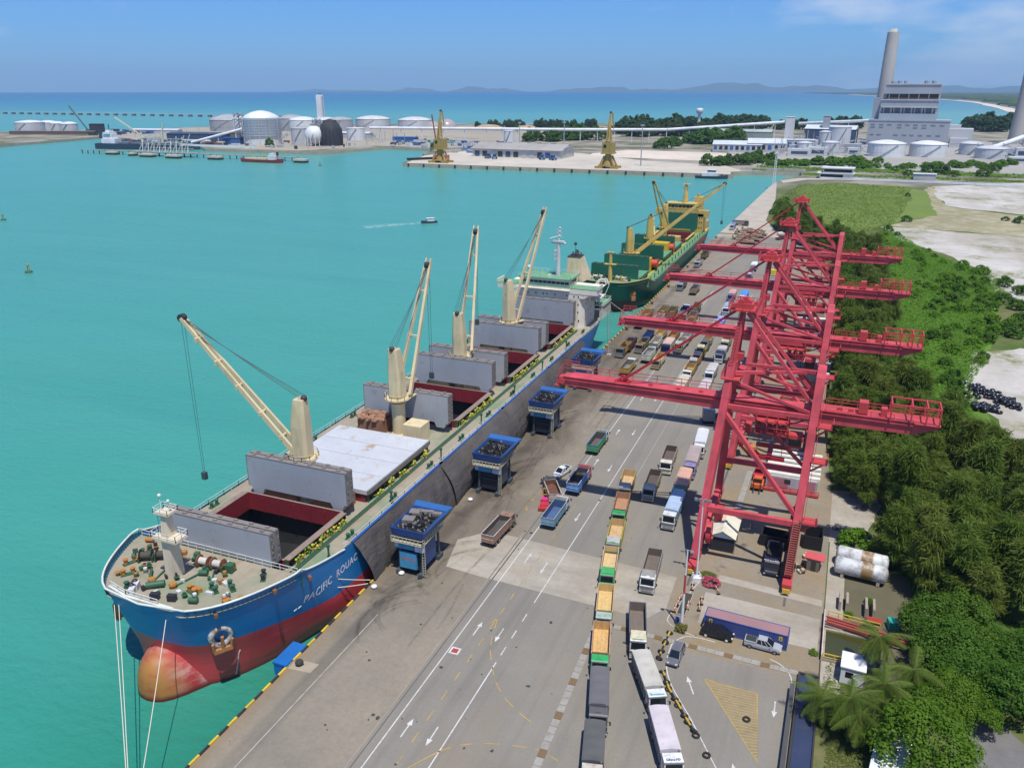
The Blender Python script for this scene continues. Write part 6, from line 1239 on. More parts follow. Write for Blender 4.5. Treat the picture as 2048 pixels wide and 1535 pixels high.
# cars
def car(label, p, rz, col, kind, name='parked_car', cat='car'):
    root = world_thing(name, label, cat, p, rz); pm = paint('car_paint', tuple(col), .22, .06, .6)
    W2 = .9; b = MB()
    if kind == 'pickup': low = [(-2.65,.45,.95),(-2.6,.38,1.05),(-.6,.34,1.05),(.2,.34,1.02),(1.3,.34,1.0),(1.6,.34,1.02),(2.3,.36,.92),(2.62,.42,.72)]; cab = [(-.95,1.04),(-.75,1.70),(.55,1.72),(1.45,1.02)]
    elif kind == 'suv': low = [(-2.3,.42,.95),(-2.25,.36,1.02),(-1,.34,1.03),(.9,.34,1.0),(1.2,.34,1.0),(2.0,.36,.88),(2.3,.42,.66)]; cab = [(-2.22,1.0),(-1.95,1.62),(.35,1.66),(1.25,.99)]
    else: low = [(-2.4,.40,1.0),(-2.35,.34,1.08),(-1,.32,1.06),(1.2,.32,1.0),(1.5,.32,.98),(2.1,.36,.84),(2.4,.40,.62)]; cab = [(-2.35,1.04),(-2.05,1.72),(.5,1.74),(1.6,.98)]
    rings = []
    for i, (y, z0, z1) in enumerate(low):
        w = W2*(.86 if i in (0, len(low)-1) else .98 if i in (1, len(low)-2) else 1.0); rings.append([(y,-w*.96,z0),(y,-w,lerp(z0,z1,.55)),(y,-w*.93,z1),(y,w*.93,z1),(y,w,lerp(z0,z1,.55)),(y,w*.96,z0)])
    b.loft(rings, 0, False); 
    c0, c1 = W2*.90, W2*.72; (ya,za),(yb,zb),(yc,zc_),(yd,zd_) = cab
    V = [(ya,-c0,za),(ya,c0,za),(yb,-c1,zb),(yb,c1,zb),(yc,-c1,zc_),(yc,c1,zc_),(yd,-c0,zd_),(yd,c0,zd_)]
    b.add(V, [(2,4,5,3)], 0)
    for k in (2,3,4,5): pass
    b.box(yb+.1,-c1+.03,zb+.012,yc-.1,c1-.03,zb+.03) 
    bo = b.build('body', pm, root)
    b = MB(); b.add(V, [(0,2,3,1)[::-1]]); b.build('rear_window', GLASS, root); b = MB(); b.add(V, [(4,6,7,5)]); b.build('windscreen', GLASS, root)
    for sg in (0, 1):
        b = MB(); f = (0+sg, 2+sg, 4+sg, 6+sg); b.add(V, [f if sg else f[::-1]]); b.build('side_window', GLASS, root)
        b = MB(); s_ = -1 if sg == 0 else 1
        for t in (.0,.36,.68,1.0): yl, yh = lerp(ya,yd,t), lerp(yb,yc,t); b.beam((yl,s_*(c0+.008),za),(yh,s_*(c1+.008),zb),.09,.06)
        b.build('door_pillar', pm, root)
    for y in (low[0][0]+.85, low[-1][0]-.85):
        for s_ in (-1,1):
            b = MB(); b.tube((y,s_*(W2-.2),.34),(y,s_*(W2+.02),.34),.34,n=14,mi=0); b.tube((y,s_*(W2+.02),.34),(y,s_*(W2+.03),.34),.21,n=10,mi=1); b.build('wheel', [TYRE, STEEL if kind == 'pickup' else WHITE], root)
    for s_ in (-1,1):
        b = MB(); e_ = low[-1][0]; b.box(e_-.22,s_*.62-.16,.62,e_+.01,s_*.62+.16,.78); b.build('headlight', plain('lamp_glass', (.6,.58,.5), .15), root)
        b = MB(); b.cbox((yd-.35,s_*(c0+.12),1.06),(.16,.2,.14)); b.build('mirror', pm, root)
    if kind == 'pickup':
        b = MB(); b.box(-2.5,-.72,1.052,-1.0,.72,1.075); b.build('load_bed', plain('bed_liner', (.03,.035,.035), .7), root); b = MB()
        for s_ in (-1,1): b.box(-2.6,s_*.82-.07,1.05,-.95,s_*.82+.07,1.22)
        b.box(-2.62,-.85,1.05,-2.5,.85,1.2); b.build('bed_side', pm, root)
    elif kind == 'suv':
        b = MB()
        for s_ in (-1,1): b.box(-1.8,s_*.55-.03,1.69,.2,s_*.55+.03,1.74)
        b.build('roof_rail', STEEL, root)
    return root
car('black people carrier parked against the left end of the blue container', (55.75,106.35), -.055, (.012,.013,.016), 'mpv')
car('silver pickup truck parked against the right end of the blue container', (62.4,106.15), -.05, (.36,.38,.40), 'pickup', 'pickup_truck', 'pickup')
car('dark grey car with silver roof driving down beside the yellow hatched triangle', (51.0,99.0), -pi/2-.06, (.13,.135,.16), 'suv')
car('white pickup truck squeezed behind the ore heap and the blue tipper', (16.6,149.3), -pi/2-.25, (.66,.67,.68), 'pickup', 'pickup_truck', 'pickup')
# fork truck
ft_ = world_thing('forklift', 'pink and red forklift with an orange mast beside the steel blue tipper', 'forklift', (17.74,135.51), .3); b = MB(); b.box(-.7,-2.2,.35,.7,.4,1.0); b.box(-.65,-.9,1.0,.65,.3,1.5); b.build('body', paint('forklift_pink', (.62,.03,.20), .4, .2), ft_)
b = MB(); b.box(-1.2,-3.0,.2,1.2,-2.0,.7); b.box(-.9,-2.1,.5,.9,-1.0,1.05); b.build('counterweight', paint('forklift_red', (.45,.04,.02), .5, .3), ft_); b = MB()
for x in (-.45,.45): b.beam((x,.7,.2),(x,.75,3.2),.16)
for z in (.8,1.8,3.1): b.beam((-.5,.72,z),(.5,.72,z),.12)
for x in (-.35,.35): b.beam((x,.8,.2),(x,2,.2),.14,.07)
b.build('mast', paint('mast_orange', (.62,.30,.02), .5, .3), ft_)
for x in (-.75,.75):
    for y in (-1.9,.1): b = MB(); b.tube((x-.12,y,.4),(x+.12,y,.4),.4,n=12); b.build('wheel', TYRE, ft_)
# cones and a cone-like post on the apron
b = MB(); b.tube((0,0,0),(0,0,.05),.24,n=8); b.tube((0,0,.05),(0,0,.8),.16,.04,8); cn = b.mesh('traffic_cone', [paint('cone_yellow', (.60,.40,.04), .6, .2)])
for p_, l_ in (((14.86,136.14),'yellow cone with a tall stick on the apron beside the forklift'),((15.07,132.24),'short yellow cone nearest the forklift on its seaward side')): tag(link('traffic_cone', cn, None, (p_[0],p_[1],.01)), l_, 'cone')
# canopy tent
tn = world_thing('canopy_tent', 'white gabled canopy tent with dark open front under the red crane tie beam', 'tent', (52.7,135.0)); CV = paint('canvas_cream', (.66,.62,.48), .8, .2, .4); b = MB()
for s_ in (-1,1):
    for k in range(6): ya, yb = -4.4+k*1.46, -4.4+(k+1)*1.46; b.add([(s_*2.3,ya,2.9),(s_*2.3,yb,2.9),(0,yb,4.1),(0,ya,4.1),(s_*1.1,(ya+yb)/2,3.42)], [(0,1,4),(1,2,4),(2,3,4),(3,0,4)] if s_ > 0 else [(4,1,0),(4,2,1),(4,3,2),(4,0,3)], 0)
b.box(-.22,-4.4,4.08,.22,4.4,4.16); b.build('roof', CV, tn); b = MB(); b.box(-2.0,-4.1,0,2.0,3.9,2.7); b.build('shade_block', plain('tent_painted_shade', (.02,.022,.03), .8), tn); b = MB(); b.add([(-2.2,-4.35,2.85),(2.2,-4.35,2.85),(0,-4.35,4.0)], [(0,1,2)]); b.build('gable', paint('gable_blue', (.16,.24,.30), .7, .2), tn)  # near-black solid block stands in for the shade under the open canopy
b = MB()
for x in (-2.2,2.2):
    for y in (-4.3,0,4.3): b.tube((x,y,0),(x,y,2.9),.05,n=6)
b.build('pole', STEEL, tn)
lorry((61.6,129.6), 'N', 'open', (.015,.02,.05), (.02,.022,.04), (.03,.03,.03), 'black lorry with a lettered dark cab parked inside the legs of the red crane', 0, L=.8, sign=('H.A SERVICE',(.6,.6,.62),'roof'))
def boxthing(name, label, cat, p, rz, parts, group=None):
    r = world_thing(name, label, cat, p, rz, group)
    for nm, m, bx in parts:
        b = MB()
        for q in bx: b.box(*q)
        b.build(nm, m, r)
    return r
BLK_ = plain('black_paint', (.012,.012,.014), .6)
boxthing('steel_skip', 'black steel skip in the shade behind the black lorry', 'skip', (61.2,137.2), -.05, [('body',BLK_,[(-2.4,-1.6,0,2.4,-1.4,2.2),(-2.4,1.4,0,2.4,1.6,2.2),(-2.4,-1.4,0,-2.2,1.4,2.2),(2.2,-1.4,0,2.4,1.4,2.2),(-2.2,-1.4,0,2.2,1.4,.3)]),('label_plate',WHITE,[(-.6,-1.66,1.2,1.0,-1.605,1.5)])])
boxthing('steel_skip', 'black open bin beside the landside leg, near the yard path', 'skip', (67.6,139.6), .0, [('body',BLK_,[(-1.6,-2.2,0,1.6,-2.0,2.6),(-1.6,2.0,0,1.6,2.2,2.6),(-1.6,-2,0,-1.4,2,2.6),(1.4,-2,0,1.6,2,2.6),(-1.4,-2,0,1.4,2,.3)])])
boxthing('small_hut', 'small hut with a flat red roof beside the stairs of the crane', 'hut', (68.1,131.2), -.12, [('wall',paint('hut_wall',(.16,.13,.10),.8,.4),[(-1.0,-.9,0,1.0,1.2,2.2)]),('roof',paint('hut_roof',(.56,.09,.09),.6,.2),[(-1.5,-1.0,2.25,1.7,1.4,2.4)]),('door',DARK,[(-.3,-.94,.05,.5,-.905,1.9)])])
for i, (x, y) in enumerate(((66.0,130.6),(66.3,129.2),(66.8,134.6))):
    b = MB(); 
    for k in range(9): b.cbox((random.uniform(-.6,.6),random.uniform(-.6,.6),random.uniform(.15,.6)),(.5,.4,.3),k%3,random.random()*3)
    tag(b.build('scrap_pile', [paint('scrap_pale',(.5,.48,.36),.7,.5,1.5),DARK,RUST], loc=(x,y,.01)), ('pale scrap heap beside the small red roofed hut','dark scrap heap in front of the small red roofed hut','black and white scrap on the concrete behind the hut')[i], 'scrap')
# two old white tanks lying side by side
WT = Mat('tank_white', .5, 0, .4); a = WT.noise(.5, 5, .65, lo=.44, hi=.66); X = WT.axis(WT.n('ShaderNodeTexCoord').outputs['Object'], 0); bd = WT.math('MULTIPLY', WT.rng(WT.math('ABSOLUTE', WT.math('SUBTRACT', X, .9)), 1.1, .75), 1.0)
WT.col(WT.mix(WT.math('MULTIPLY', bd, WT.noise(1.1, 5, .7, lo=.25, hi=.5)), WT.mix(a, (.60,.62,.62), (.24,.235,.22)), (.23,.14,.05)))
for y, rz, lb in ((134.7,-.10,'upper of two white cylindrical tanks lying by the trees, one rusty band'),(130.9,-.10,'lower of two white cylindrical tanks, rusty band near its right end')):
    t_ = world_thing('storage_tank', lb, 'tank', (75.6,y), rz if y > 132 else rz); b = MB(); s_ = -1 if y > 132 else 1
    b.loft([[(s_*(x),r_*cos(a)*s_,1.75+r_*sin(a)) for a in [2*pi*i/24 for i in range(24)]] for x, r_ in ((-4.3,.3),(-4.2,1.0),(-4.0,1.35),(-3.9,1.42),(3.6,1.42),(3.75,1.35),(4.0,.9),(4.1,.3))], 0, True); b.build('shell', WT.m, t_); b = MB()
    for x in (-2.8,2.8): b.box(x-.25,-1.2,0,x+.25,1.2,.75)
    b.build('saddle', STONE, t_)
b = MB()
for i in range(80): a = random.random(); b.cbox((71.4+a*6+random.uniform(-.8,.8),147.5-a*1.5+random.uniform(-.9,.9),random.uniform(.0,.4)),(random.uniform(.3,1.3),random.uniform(.3,.9),random.uniform(.15,.5)),random.choice((0,0,1)),random.random()*3)
tag(stuff(b.build('rubble', [PALE, paint('rubble_dark',(.16,.15,.13),.9,.5,1)])), 'broken pale concrete rubble beside the yard path under the trees', 'rubble')
# concrete frames, water pit with yellow rails and red beams
PT = paint('old_concrete', (.34,.30,.22), .9, .6, .6)
for x, y in ((72.6,121.8),(73.6,121.8),(76.4,121.4),(77.5,121.4)):
    b = MB(); b.box(-.18,-1.6,0,.18,1.6,1.6); tag(b.build('concrete_pier', PT, loc=(x,y,0)), {72.6:'leftmost',73.6:'second',76.4:'third',77.5:'rightmost'}[x]+' weathered concrete pier in the row below the white tanks', 'pier', 'concrete piers below the white tanks')
WP = Mat('green_pond', .06, 0, .5); WP.col((.045,.05,.012)); WP = WP.m
pit = boxthing('water_pit', 'walled pit of dark green water beside the yard path', 'pit', (74.6,110.4), 0, [('wall',PT,[(-4.1,-3.9,-.1,4.1,-3.5,.35),(-4.1,3.5,-.1,4.1,3.9,.35),(-4.1,-3.5,-.1,-3.75,3.5,.35),(3.75,-3.5,-.1,4.1,3.5,.35)]),('pond_water',WP,[(-3.75,-3.5,-.1,3.75,3.5,.06)])])
for p_, q_, lb in (((70.6,106.6),(75.4,106.6),'yellow guard rail along the near edge of the water pit'),((71.0,117.6),(78.4,117.0),'yellow guard rail above the red beams of the pit')):
    b = MB(); b.rail([(p_[0],p_[1],.1),(q_[0],q_[1],.1)],1.1,.06,1.4); tag(b.build('guard_rail', YEL), lb, 'railing')
b = MB(); b.rail([(70.45,106.4,0),(70.45,118,0)],1.1,.06,1.5); tag(b.build('guard_rail', paint('rail_pinkwhite',(.62,.50,.46),.6,.4)), 'pale and pink guard rail between the yard path and the water pit', 'railing')
for i in range(3): b = MB(); b.beam((70.8,116.2-i*.7,1.0),(82.5,114.3-i*.7,1.0),.3,.4); tag(b.build('steel_beam', paint('beam_red',(.36,.07,.05),.6,.5,.8)), ('rear','middle','front')[i]+' of three red steel beams laid over the far side of the pit', 'beam', 'red beams over the pit')
for i in range(3): b = MB(); b.beam((84.4+i*.55,110.6,1.6+i*.3),(83.0+i*.5,99.5,1.2),.22,.3); tag(b.build('steel_beam', paint('beam_'+('white','red')[i%2],((.6,.58,.55),(.40,.04,.06))[i%2],.6,.4,.8)), ('white beam left of the red one','red leaning beam','white beam right of the red one')[i]+' by the trees east of the pit', 'beam')
boxthing('tarp_box', 'turquoise covered box among the palms by the pit', 'box', (80.2,118.6), .2, [('cover',paint('turquoise',(.03,.36,.28),.5,.2),[(-.7,-.8,0,.7,.8,1.3)])])
boxthing('pallet_stack', 'red slatted pallet stack beyond the yellow rail of the pit', 'pallet', (77.6,118.8), 0, [('slat',paint('pallet_red',(.42,.06,.04),.7,.4),[(-1.1,-.6+k*.32,.3,1.1,-.4+k*.32,.6) for k in range(4)])])
boxthing('site_cabin', 'small white cabin between the palms and the water pit', 'cabin', (74.6,104.2), -.05, [('wall',WHITE,[(-1.5,-1.7,0,1.5,1.7,2.6)]),('roof',paint('cabin_roof',(.74,.75,.75),.5,.1),[(-1.65,-1.85,2.6,1.65,1.85,2.75)]),('window',GLASS,[(-.9,-1.73,1.1,.1,-1.702,2.0)])])
sh = world_thing('shed', 'white corrugated roof shed at the bottom of the frame beside the round tree', 'shed', (78.8,87.4), -.14); b = MB(); b.box(-1.7,-5,0,1.7,4.2,2.3); b.build('wall', WHITE, sh)
for k in range(9): b = MB(); ya = -5.2+k*1.08; b.add([(-2.0,ya,2.4),(2.0,ya,2.75),(2.0,ya+1.06,2.75),(-2.0,ya+1.06,2.4),(-2.0,ya,2.48),(2.0,ya,2.83),(2.0,ya+1.06,2.83),(-2.0,ya+1.06,2.48)], [(3,2,1,0),(4,5,6,7),(0,1,5,4),(2,3,7,6),(1,2,6,5),(3,0,4,7)]); b.build('roof_sheet', paint('sheet_white',(.70,.72,.74),.4,.25), sh)
NV = paint('navy_lining', (.03,.045,.095), .45, .25, .3, streak=False)
dk = boxthing('weighbridge', 'long navy blue weighbridge deck with dark kerbs, cut by the bottom edge', 'weighbridge', (69.0,86), -.005, [('deck',NV,[(-1.15,-16,.0,1.15,15.6,.42)]),('kerb',DARK,[(-1.45,-16,0,-1.18,15.9,.7),(1.18,-16,0,1.4,15.9,.7),(-1.18,15.63,0,1.18,15.9,.7)]),('side_wall',paint('wall_dark',(.07,.07,.07),.7,.5),[(-2.3,-16,0,-1.7,12.3,1.2)])])
# planting with a red and white lamp mast, kerb island, flood mast, flower bed
LM = [paint('mast_white2',(.70,.70,.69),.5,.2), paint('mast_red',(.48,.05,.06),.5,.2)]
lm = world_thing('lamp_mast', 'red and white banded lamp mast rising from a yellow green shrub', 'mast', (50.4,106.1)); b = MB()
for i, (z0, z1, mi) in enumerate(((0,3.2,0),(3.2,6.4,0),(6.4,9.6,1),(9.6,13.8,0))): b.tube((0,0,z0),(0,0,z1),.24-i*.03,.21-i*.03,10,mi)
b.build('pole', LM, lm); b = MB(); b.beam((-.7,0,13.8),(.7,0,13.8),.12); b.cbox((-.7,-.2,13.7),(.5,.5,.25)); b.cbox((.7,-.2,13.7),(.5,.5,.25)); b.build('lamp_head', STEEL, lm)
fm_ = world_thing('flood_mast', 'slender white floodlight mast standing at the foot of the nearest crane leg', 'mast', (50.2,120.1)); b = MB(); b.tube((0,0,0),(0,0,15),.17,.09,8); b.build('pole', LM[0], fm_); b = MB(); b.beam((-1.2,0,15),(1.2,0,15),.12)
for x in (-1.1,-.4,.4,1.1): b.cbox((x,-.2,15.1),(.5,.3,.45))
b.build('lamp_head', STEEL, fm_); b = MB(); b.cbox((0,0,.4),(1.3,1.3,.8),0,.3); b.tube((0,0,.8),(0,0,1.1),.5,.2,10)
for k in range(5): b.tube((.9*cos(k),.9*sin(k),0),(.6*cos(k),.6*sin(k),1.4),.12,n=6)
b.build('plinth', LM[0], fm_)
# striped barriers on the island
OW = [paint('barrier_orange',(.62,.22,.07),.6,.3), paint('barrier_white',(.66,.62,.55),.6,.3), BLK_]
b = MB()
for k in range(5): b.box(-.05,-1.0+k*.4,.35,.05,-1.0+k*.4+.38,.75,k%2)
for y in (-.8,.8): b.box(-.3,y-.06,0,.3,y+.06,.3,2)
bm_ = b.mesh('barrier_board', OW)
for i, (x, y, r_) in enumerate(((48.6,110.6,-.05),(48.75,112.6,-.05),(48.95,114.4,-.05),(52.0,112.4,.12),(52.1,114.2,.12),(53.9,118.0,.5),(50.0,117.6,.1),(50.3,112.0,0))):
    tag(link('barrier_board', bm_, None, (x,y,.02), r_), ('first striped barrier board from the blue bin','second striped barrier board from the blue bin','third striped barrier board from the blue bin','striped board behind the lamp mast, near end','striped board behind the lamp mast, far end','small striped board right of the flower bed','striped board before the flood mast','striped board between the planter and the mast')[i], 'barrier', 'orange striped barrier boards')
boxthing('planter', 'narrow kerbed planter with dark shrubs on the traffic island', 'planter', (49.75,112.6), -.03, [('kerb',PALE,[(-.75,-3.2,0,-.6,3.2,.22),(.6,-3.2,0,.75,3.2,.22),(-.6,-3.2,0,.6,-3.05,.22),(-.6,3.05,0,.6,3.2,.22)]),('soil',plain('soil',(.05,.045,.03),.95),[(-.6,-3.05,0,.6,3.05,.12)])])
boxthing('waste_bin', 'small blue bin at the tip of the traffic island', 'bin', (49.55,107.3), .3, [('body',paint('bin_blue',(.02,.06,.25),.5,.3),[(-.3,-.3,0,.3,.3,.9)]),('lid',paint('bin_lid',(.02,.07,.30),.5,.2),[(-.33,-.33,.9,.33,.33,1.0)])])
# low barriers of yellow and black poles threaded with tyres
b = MB(); 
for i in range(14): a0, a1 = 2*pi*i/14, 2*pi*(i+1)/14
rings = [[((.40+.14*cos(t))*cos(a), (.40+.14*cos(t))*sin(a), .14*sin(t)+.14) for t in [2*pi*k/8 for k in range(8)]] for a in [2*pi*i/14 for i in range(15)]]
b.loft(rings, 0, True, True, False); ty = b.mesh('tyre', [TYRE])
PB = [plain('pole_yellow', (.50,.33,.03), .6), plain('pole_black', (.03,.03,.03), .6)]
def chain(pts, label):
    r = world_thing('tyre_barrier', label, 'barrier', (pts[0][0],pts[0][1],0)); o = Vector(pts[0]).to_3d()
    for a, c_ in zip(pts, pts[1:]):
        a = Vector(a).to_3d()-o; c_ = Vector(c_).to_3d()-o; n = max(2,int((c_-a).length/.9))
        b = MB()
        for i in range(n): p, q = a.lerp(c_,i/n), a.lerp(c_,(i+1)/n); u_ = Vector((0,0,.32)); b.tube(p+u_,q+u_,.15,n=8,mi=i%2)
        b.build('pole', PB, r)
        for i in range(int(n/2)+1): p = a.lerp(c_, i/(n/2)); t_ = link('tyre', ty, r, (p.x,p.y,.02+.12*(i%2)), random.random()); t_.rotation_euler = (random.uniform(-.5,.5),random.uniform(.1,.5),random.random()*3)
chain([(49.0,104.4),(48.9,101.9),(48.8,99.6),(48.8,97.9)], 'yellow and black pole barrier with tyres beside the grey car, far piece'); chain([(49.9,95.4),(51.4,92.2),(53.2,89.6),(55.0,86.9),(56.0,85.6)], 'yellow and black pole barrier with tyres, long piece beside the covered lorries')
for i, (x, y) in enumerate(((56.4,85.0),(58.2,82.2),(62.0,90.3))): tag(link('tyre', ty, None, (x,y,.02)), ('old tyre at the end of the long tyre barrier','single tyre on the white edge line','old tyre lying in the hatched triangle')[i], 'tyre', 'loose tyres')
# spreader frames, stores and a roofed shelter beneath the cranes
st = world_thing('store_building', 'low store with five white roof beams and pink walls under the nearest crane', 'building', (62.3,165.6)); PW = paint('store_pink',(.42,.17,.19),.7,.4); GW = paint('store_grey',(.42,.43,.45),.7,.4)
b = MB(); b.box(-5.0,-6.3,0,5.0,6.3,3.0,1); b.box(-4.6,-6.34,.6,-.6,-6.305,2.7,0); b.box(1.8,-6.34,.3,4.6,-6.305,2.8,0); b.box(-1.4,-6.36,1.6,-.2,-6.31,2.6,2); b.build('wall', [PW,GW,DARK], st)
for k in range(6): b = MB(); y = -6.0+k*2.3; b.box(-5.3,y,3.0+.05*k,5.3,y+1.1,3.5); b.build('roof_beam', paint('beam_cream',(.68,.66,.56),.6,.3), st)
b = MB(); b.box(-5.4,-7.6,.2,5.4,-6.6,.45); b.rail([(-5.4,-7.6,.45),(5.4,-7.6,.45)],.9,.06,1.3); b.build('front_rail', RED2, st)
bs = world_thing('shelter', 'mauve shelter with a white roof and dark windows under the second crane', 'shelter', (59.2,199.0), -.04); b = MB(); b.box(-4.6,-2.2,0,4.6,2.2,1.6,0); b.box(-4.6,-2.2,1.6,4.6,2.2,3.1,1); b.build('wall', [paint('shelter_mauve',(.30,.17,.22),.6,.3), paint('shelter_frame',(.34,.32,.36),.6,.3)], bs); b = MB(); b.box(-5.0,-1.2,3.1,5.0,2.8,3.3); b.build('roof', WHITE, bs)
for k in range(4): b = MB(); x = -3.5+k*2.3; b.box(x-.95,-2.24,1.7,x+.95,-2.205,2.9); b.build('window', GLASS, bs)
def mach(name, label, p, col, rz, cat='machine'):
    r = world_thing(name, label, cat, p, rz); m = paint('machine_paint', tuple(col), .5, .3); b = MB(); b.box(-1.1,-1.8,.7,1.1,1.8,1.5); b.box(-.8,-.6,1.5,.8,1.0,2.6); b.build('body', m, r)
    b = MB(); b.box(-.84,-.64,1.7,.84,1.04,2.4); b.build('window', GLASS, r)
    for x in (-1.05,1.05):
        for y in (-1.2,1.2): b = MB(); b.tube((x-.2,y,.5),(x+.2,y,.5),.5,n=10); b.build('wheel', TYRE, r)
    b = MB(); b.beam((-.6,1.8,.4),(-.6,3.0,.3),.2); b.beam((.6,1.8,.4),(.6,3.0,.3),.2); b.beam((-.7,1.9,.3),(-.7,1.9,3.0),.15); b.beam((.7,1.9,.3),(.7,1.9,3.0),.15); b.build('mast', DARK, r)
mach('yard_tractor','red yard tractor, rear of the pair beside the striped store',(55.7,163.0),(.50,.02,.05),0,'tractor'); mach('yard_tractor','orange red yard tractor, front of the pair beside the striped store',(55.9,158.6),(.58,.12,.03),pi,'tractor')
def frame_(label, p, rz, col, w=2.2, l=6.0):
    r = world_thing('spreader_frame', label, 'frame', p, rz, 'spreader frames under the cranes'); m = paint('spreader_paint', tuple(col), .6, .4)
    for nm, a in (('long_beam',[((-w/2,-l/2,.6),(-w/2,l/2,.6)),((w/2,-l/2,.6),(w/2,l/2,.6))]),('cross_beam',[((-w/2,-l/2,.6),(w/2,-l/2,.6)),((-w/2,l/2,.6),(w/2,l/2,.6)),((-w/2,0,.9),(w/2,0,.9))])):
        for p1, p2 in a: b = MB(); b.beam(p1,p2,.35,.5); b.build(nm, m, r)
    b = MB(); b.cbox((0,0,1.3),(1.4,1.6,.7)); b.build('head_block', m, r)
frame_('orange spreader frame lying by the waterside rail of the nearest crane',(52.6,176),.5,(.52,.20,.05)); frame_('red spreader frame under the second crane, beside the yellow patch',(60,187),1.5,(.42,.04,.05)); frame_('red spreader frame nearest the third crane',(59,214),1.45,(.45,.04,.04)); frame_('dark red spreader frame, second from the third crane',(59.5,220),1.5,(.30,.04,.04)); frame_('orange red spreader frame before the farthest crane',(58,262),1.4,(.46,.10,.05))
for i, (x, y, c1, lb) in enumerate(((61,231,(.44,.45,.46),'long grey container with white patches under the third crane'),(61,241,(.30,.32,.34),'dark grey container behind the white patched one'),(58.5,262,(.50,.50,.48),'pale container beyond the third crane'),(60,292,(.55,.54,.50),'pale container by the farthest crane'),(57,300,(.50,.42,.34),'tan container beyond the farthest crane'))):
    c_ = boxthing('shipping_container', lb, 'container', (x,y), random.uniform(-.06,.06), [('side_wall',paint('container_paint',c1,.6,.4),[(-6,-1.2,.05,6,1.2,2.5)]),('roof',paint('container_top',sc(c1,1.3),.6,.4),[(-6.02,-1.22,2.5,6.02,1.22,2.6)])])
boxthing('yellow_skip','bright yellow bin beside the farthest red crane','bin',(40.31,373.12),.1,[('body',paint('bin_yellow',(.62,.50,.02),.6,.3),[(-2.2,-1.4,0,2.2,1.4,1.8)])])
mx_ = world_thing('mixer_lorry','dark red concrete mixer with a white drum end near the far trees','mixer',(34.70,464.56),-.5); b = MB(); b.box(-1.2,-4,.6,1.2,4,1.1); b.box(-1.2,2.4,1.1,1.2,4,2.9); b.build('chassis', paint('mixer_red',(.22,.04,.05),.5,.3), mx_); b = MB(); b.loft([[(r_*cos(a),yy,2.6+.16*(-yy)+r_*sin(a)) for a in [2*pi*i/12 for i in range(12)]] for yy, r_ in ((-3.8,.7),(-2.6,1.2),(-.4,1.6),(1.6,1.1),(2.2,.5))], 0, True); b.build('drum', paint('drum_white',(.55,.48,.47),.5,.4), mx_)
b = MB(); b.box(-5,-.3,0,5,.3,.9); b.box(-5,-.32,.9,5,.32,1.0); tag(b.build('barrier_block', WHITE, loc=(16.5,469,0)), 'white barrier across the quay before the dark casuarinas', 'barrier')
b = MB(); b.box(-7.5,-.5,0,7.5,.5,.6); tag(b.build('quay_kerb', paint('kerb_tan',(.36,.30,.2),.8,.4), loc=(8,470.6,0)), 'low tan kerb across the quay at the change of surface', 'kerb')
tw = world_thing('lattice_mast', 'white lattice signal mast at the far corner of the quay', 'mast', (5.4,738)); b = MB()
for x in (-1.0,1.0):
    for y in (-1,1): b.beam((x,y,0),(x*.6,y*.6,25.5),.22)
for k in range(12):
    z0, z1 = k*2.1, (k+1)*2.1; w0, w1 = 1-.4*z0/25.5, 1-.4*z1/25.5
    for y in (-1,1): b.beam((-w0,y*w0,z0),(w1,y*w1,z1),.14); b.beam((-w0,y*w0,z0),(w0,y*w0,z0),.14)
b.build('lattice', WHITE, tw); b = MB(); b.cbox((0,0,25.8),(2.2,2.2,.5)); b.cbox((.4,0,26.6),(.8,.8,1.2)); b.build('lamp_head', WHITE, tw)
# heap of black sacks on the sand
root = thing('sack_heap','heap of shiny black sacks on the white sand east of the scrub','heap',(106,233,0)); b = MB(); b.ball((0,0,0),1,9,5,0,(1,.8,.6)); sk = b.mesh('sack', [plain('black_plastic',(.012,.012,.016),.25)])
for i in range(170):
    t = random.random(); x = -3+t*9+random.gauss(0,1.2); y = 10-t*13+random.gauss(0,1.6)
    if random.random() < .25: x, y = random.uniform(-4,2), random.uniform(-10,-5)
    o = link('sack', sk, root, (x,y,random.uniform(.2,.9)*(1 if abs(x) < 9 else .5)), random.random()*6); s_ = random.uniform(.55,1.1); o.scale = (s_,s_*random.uniform(.7,1),s_)

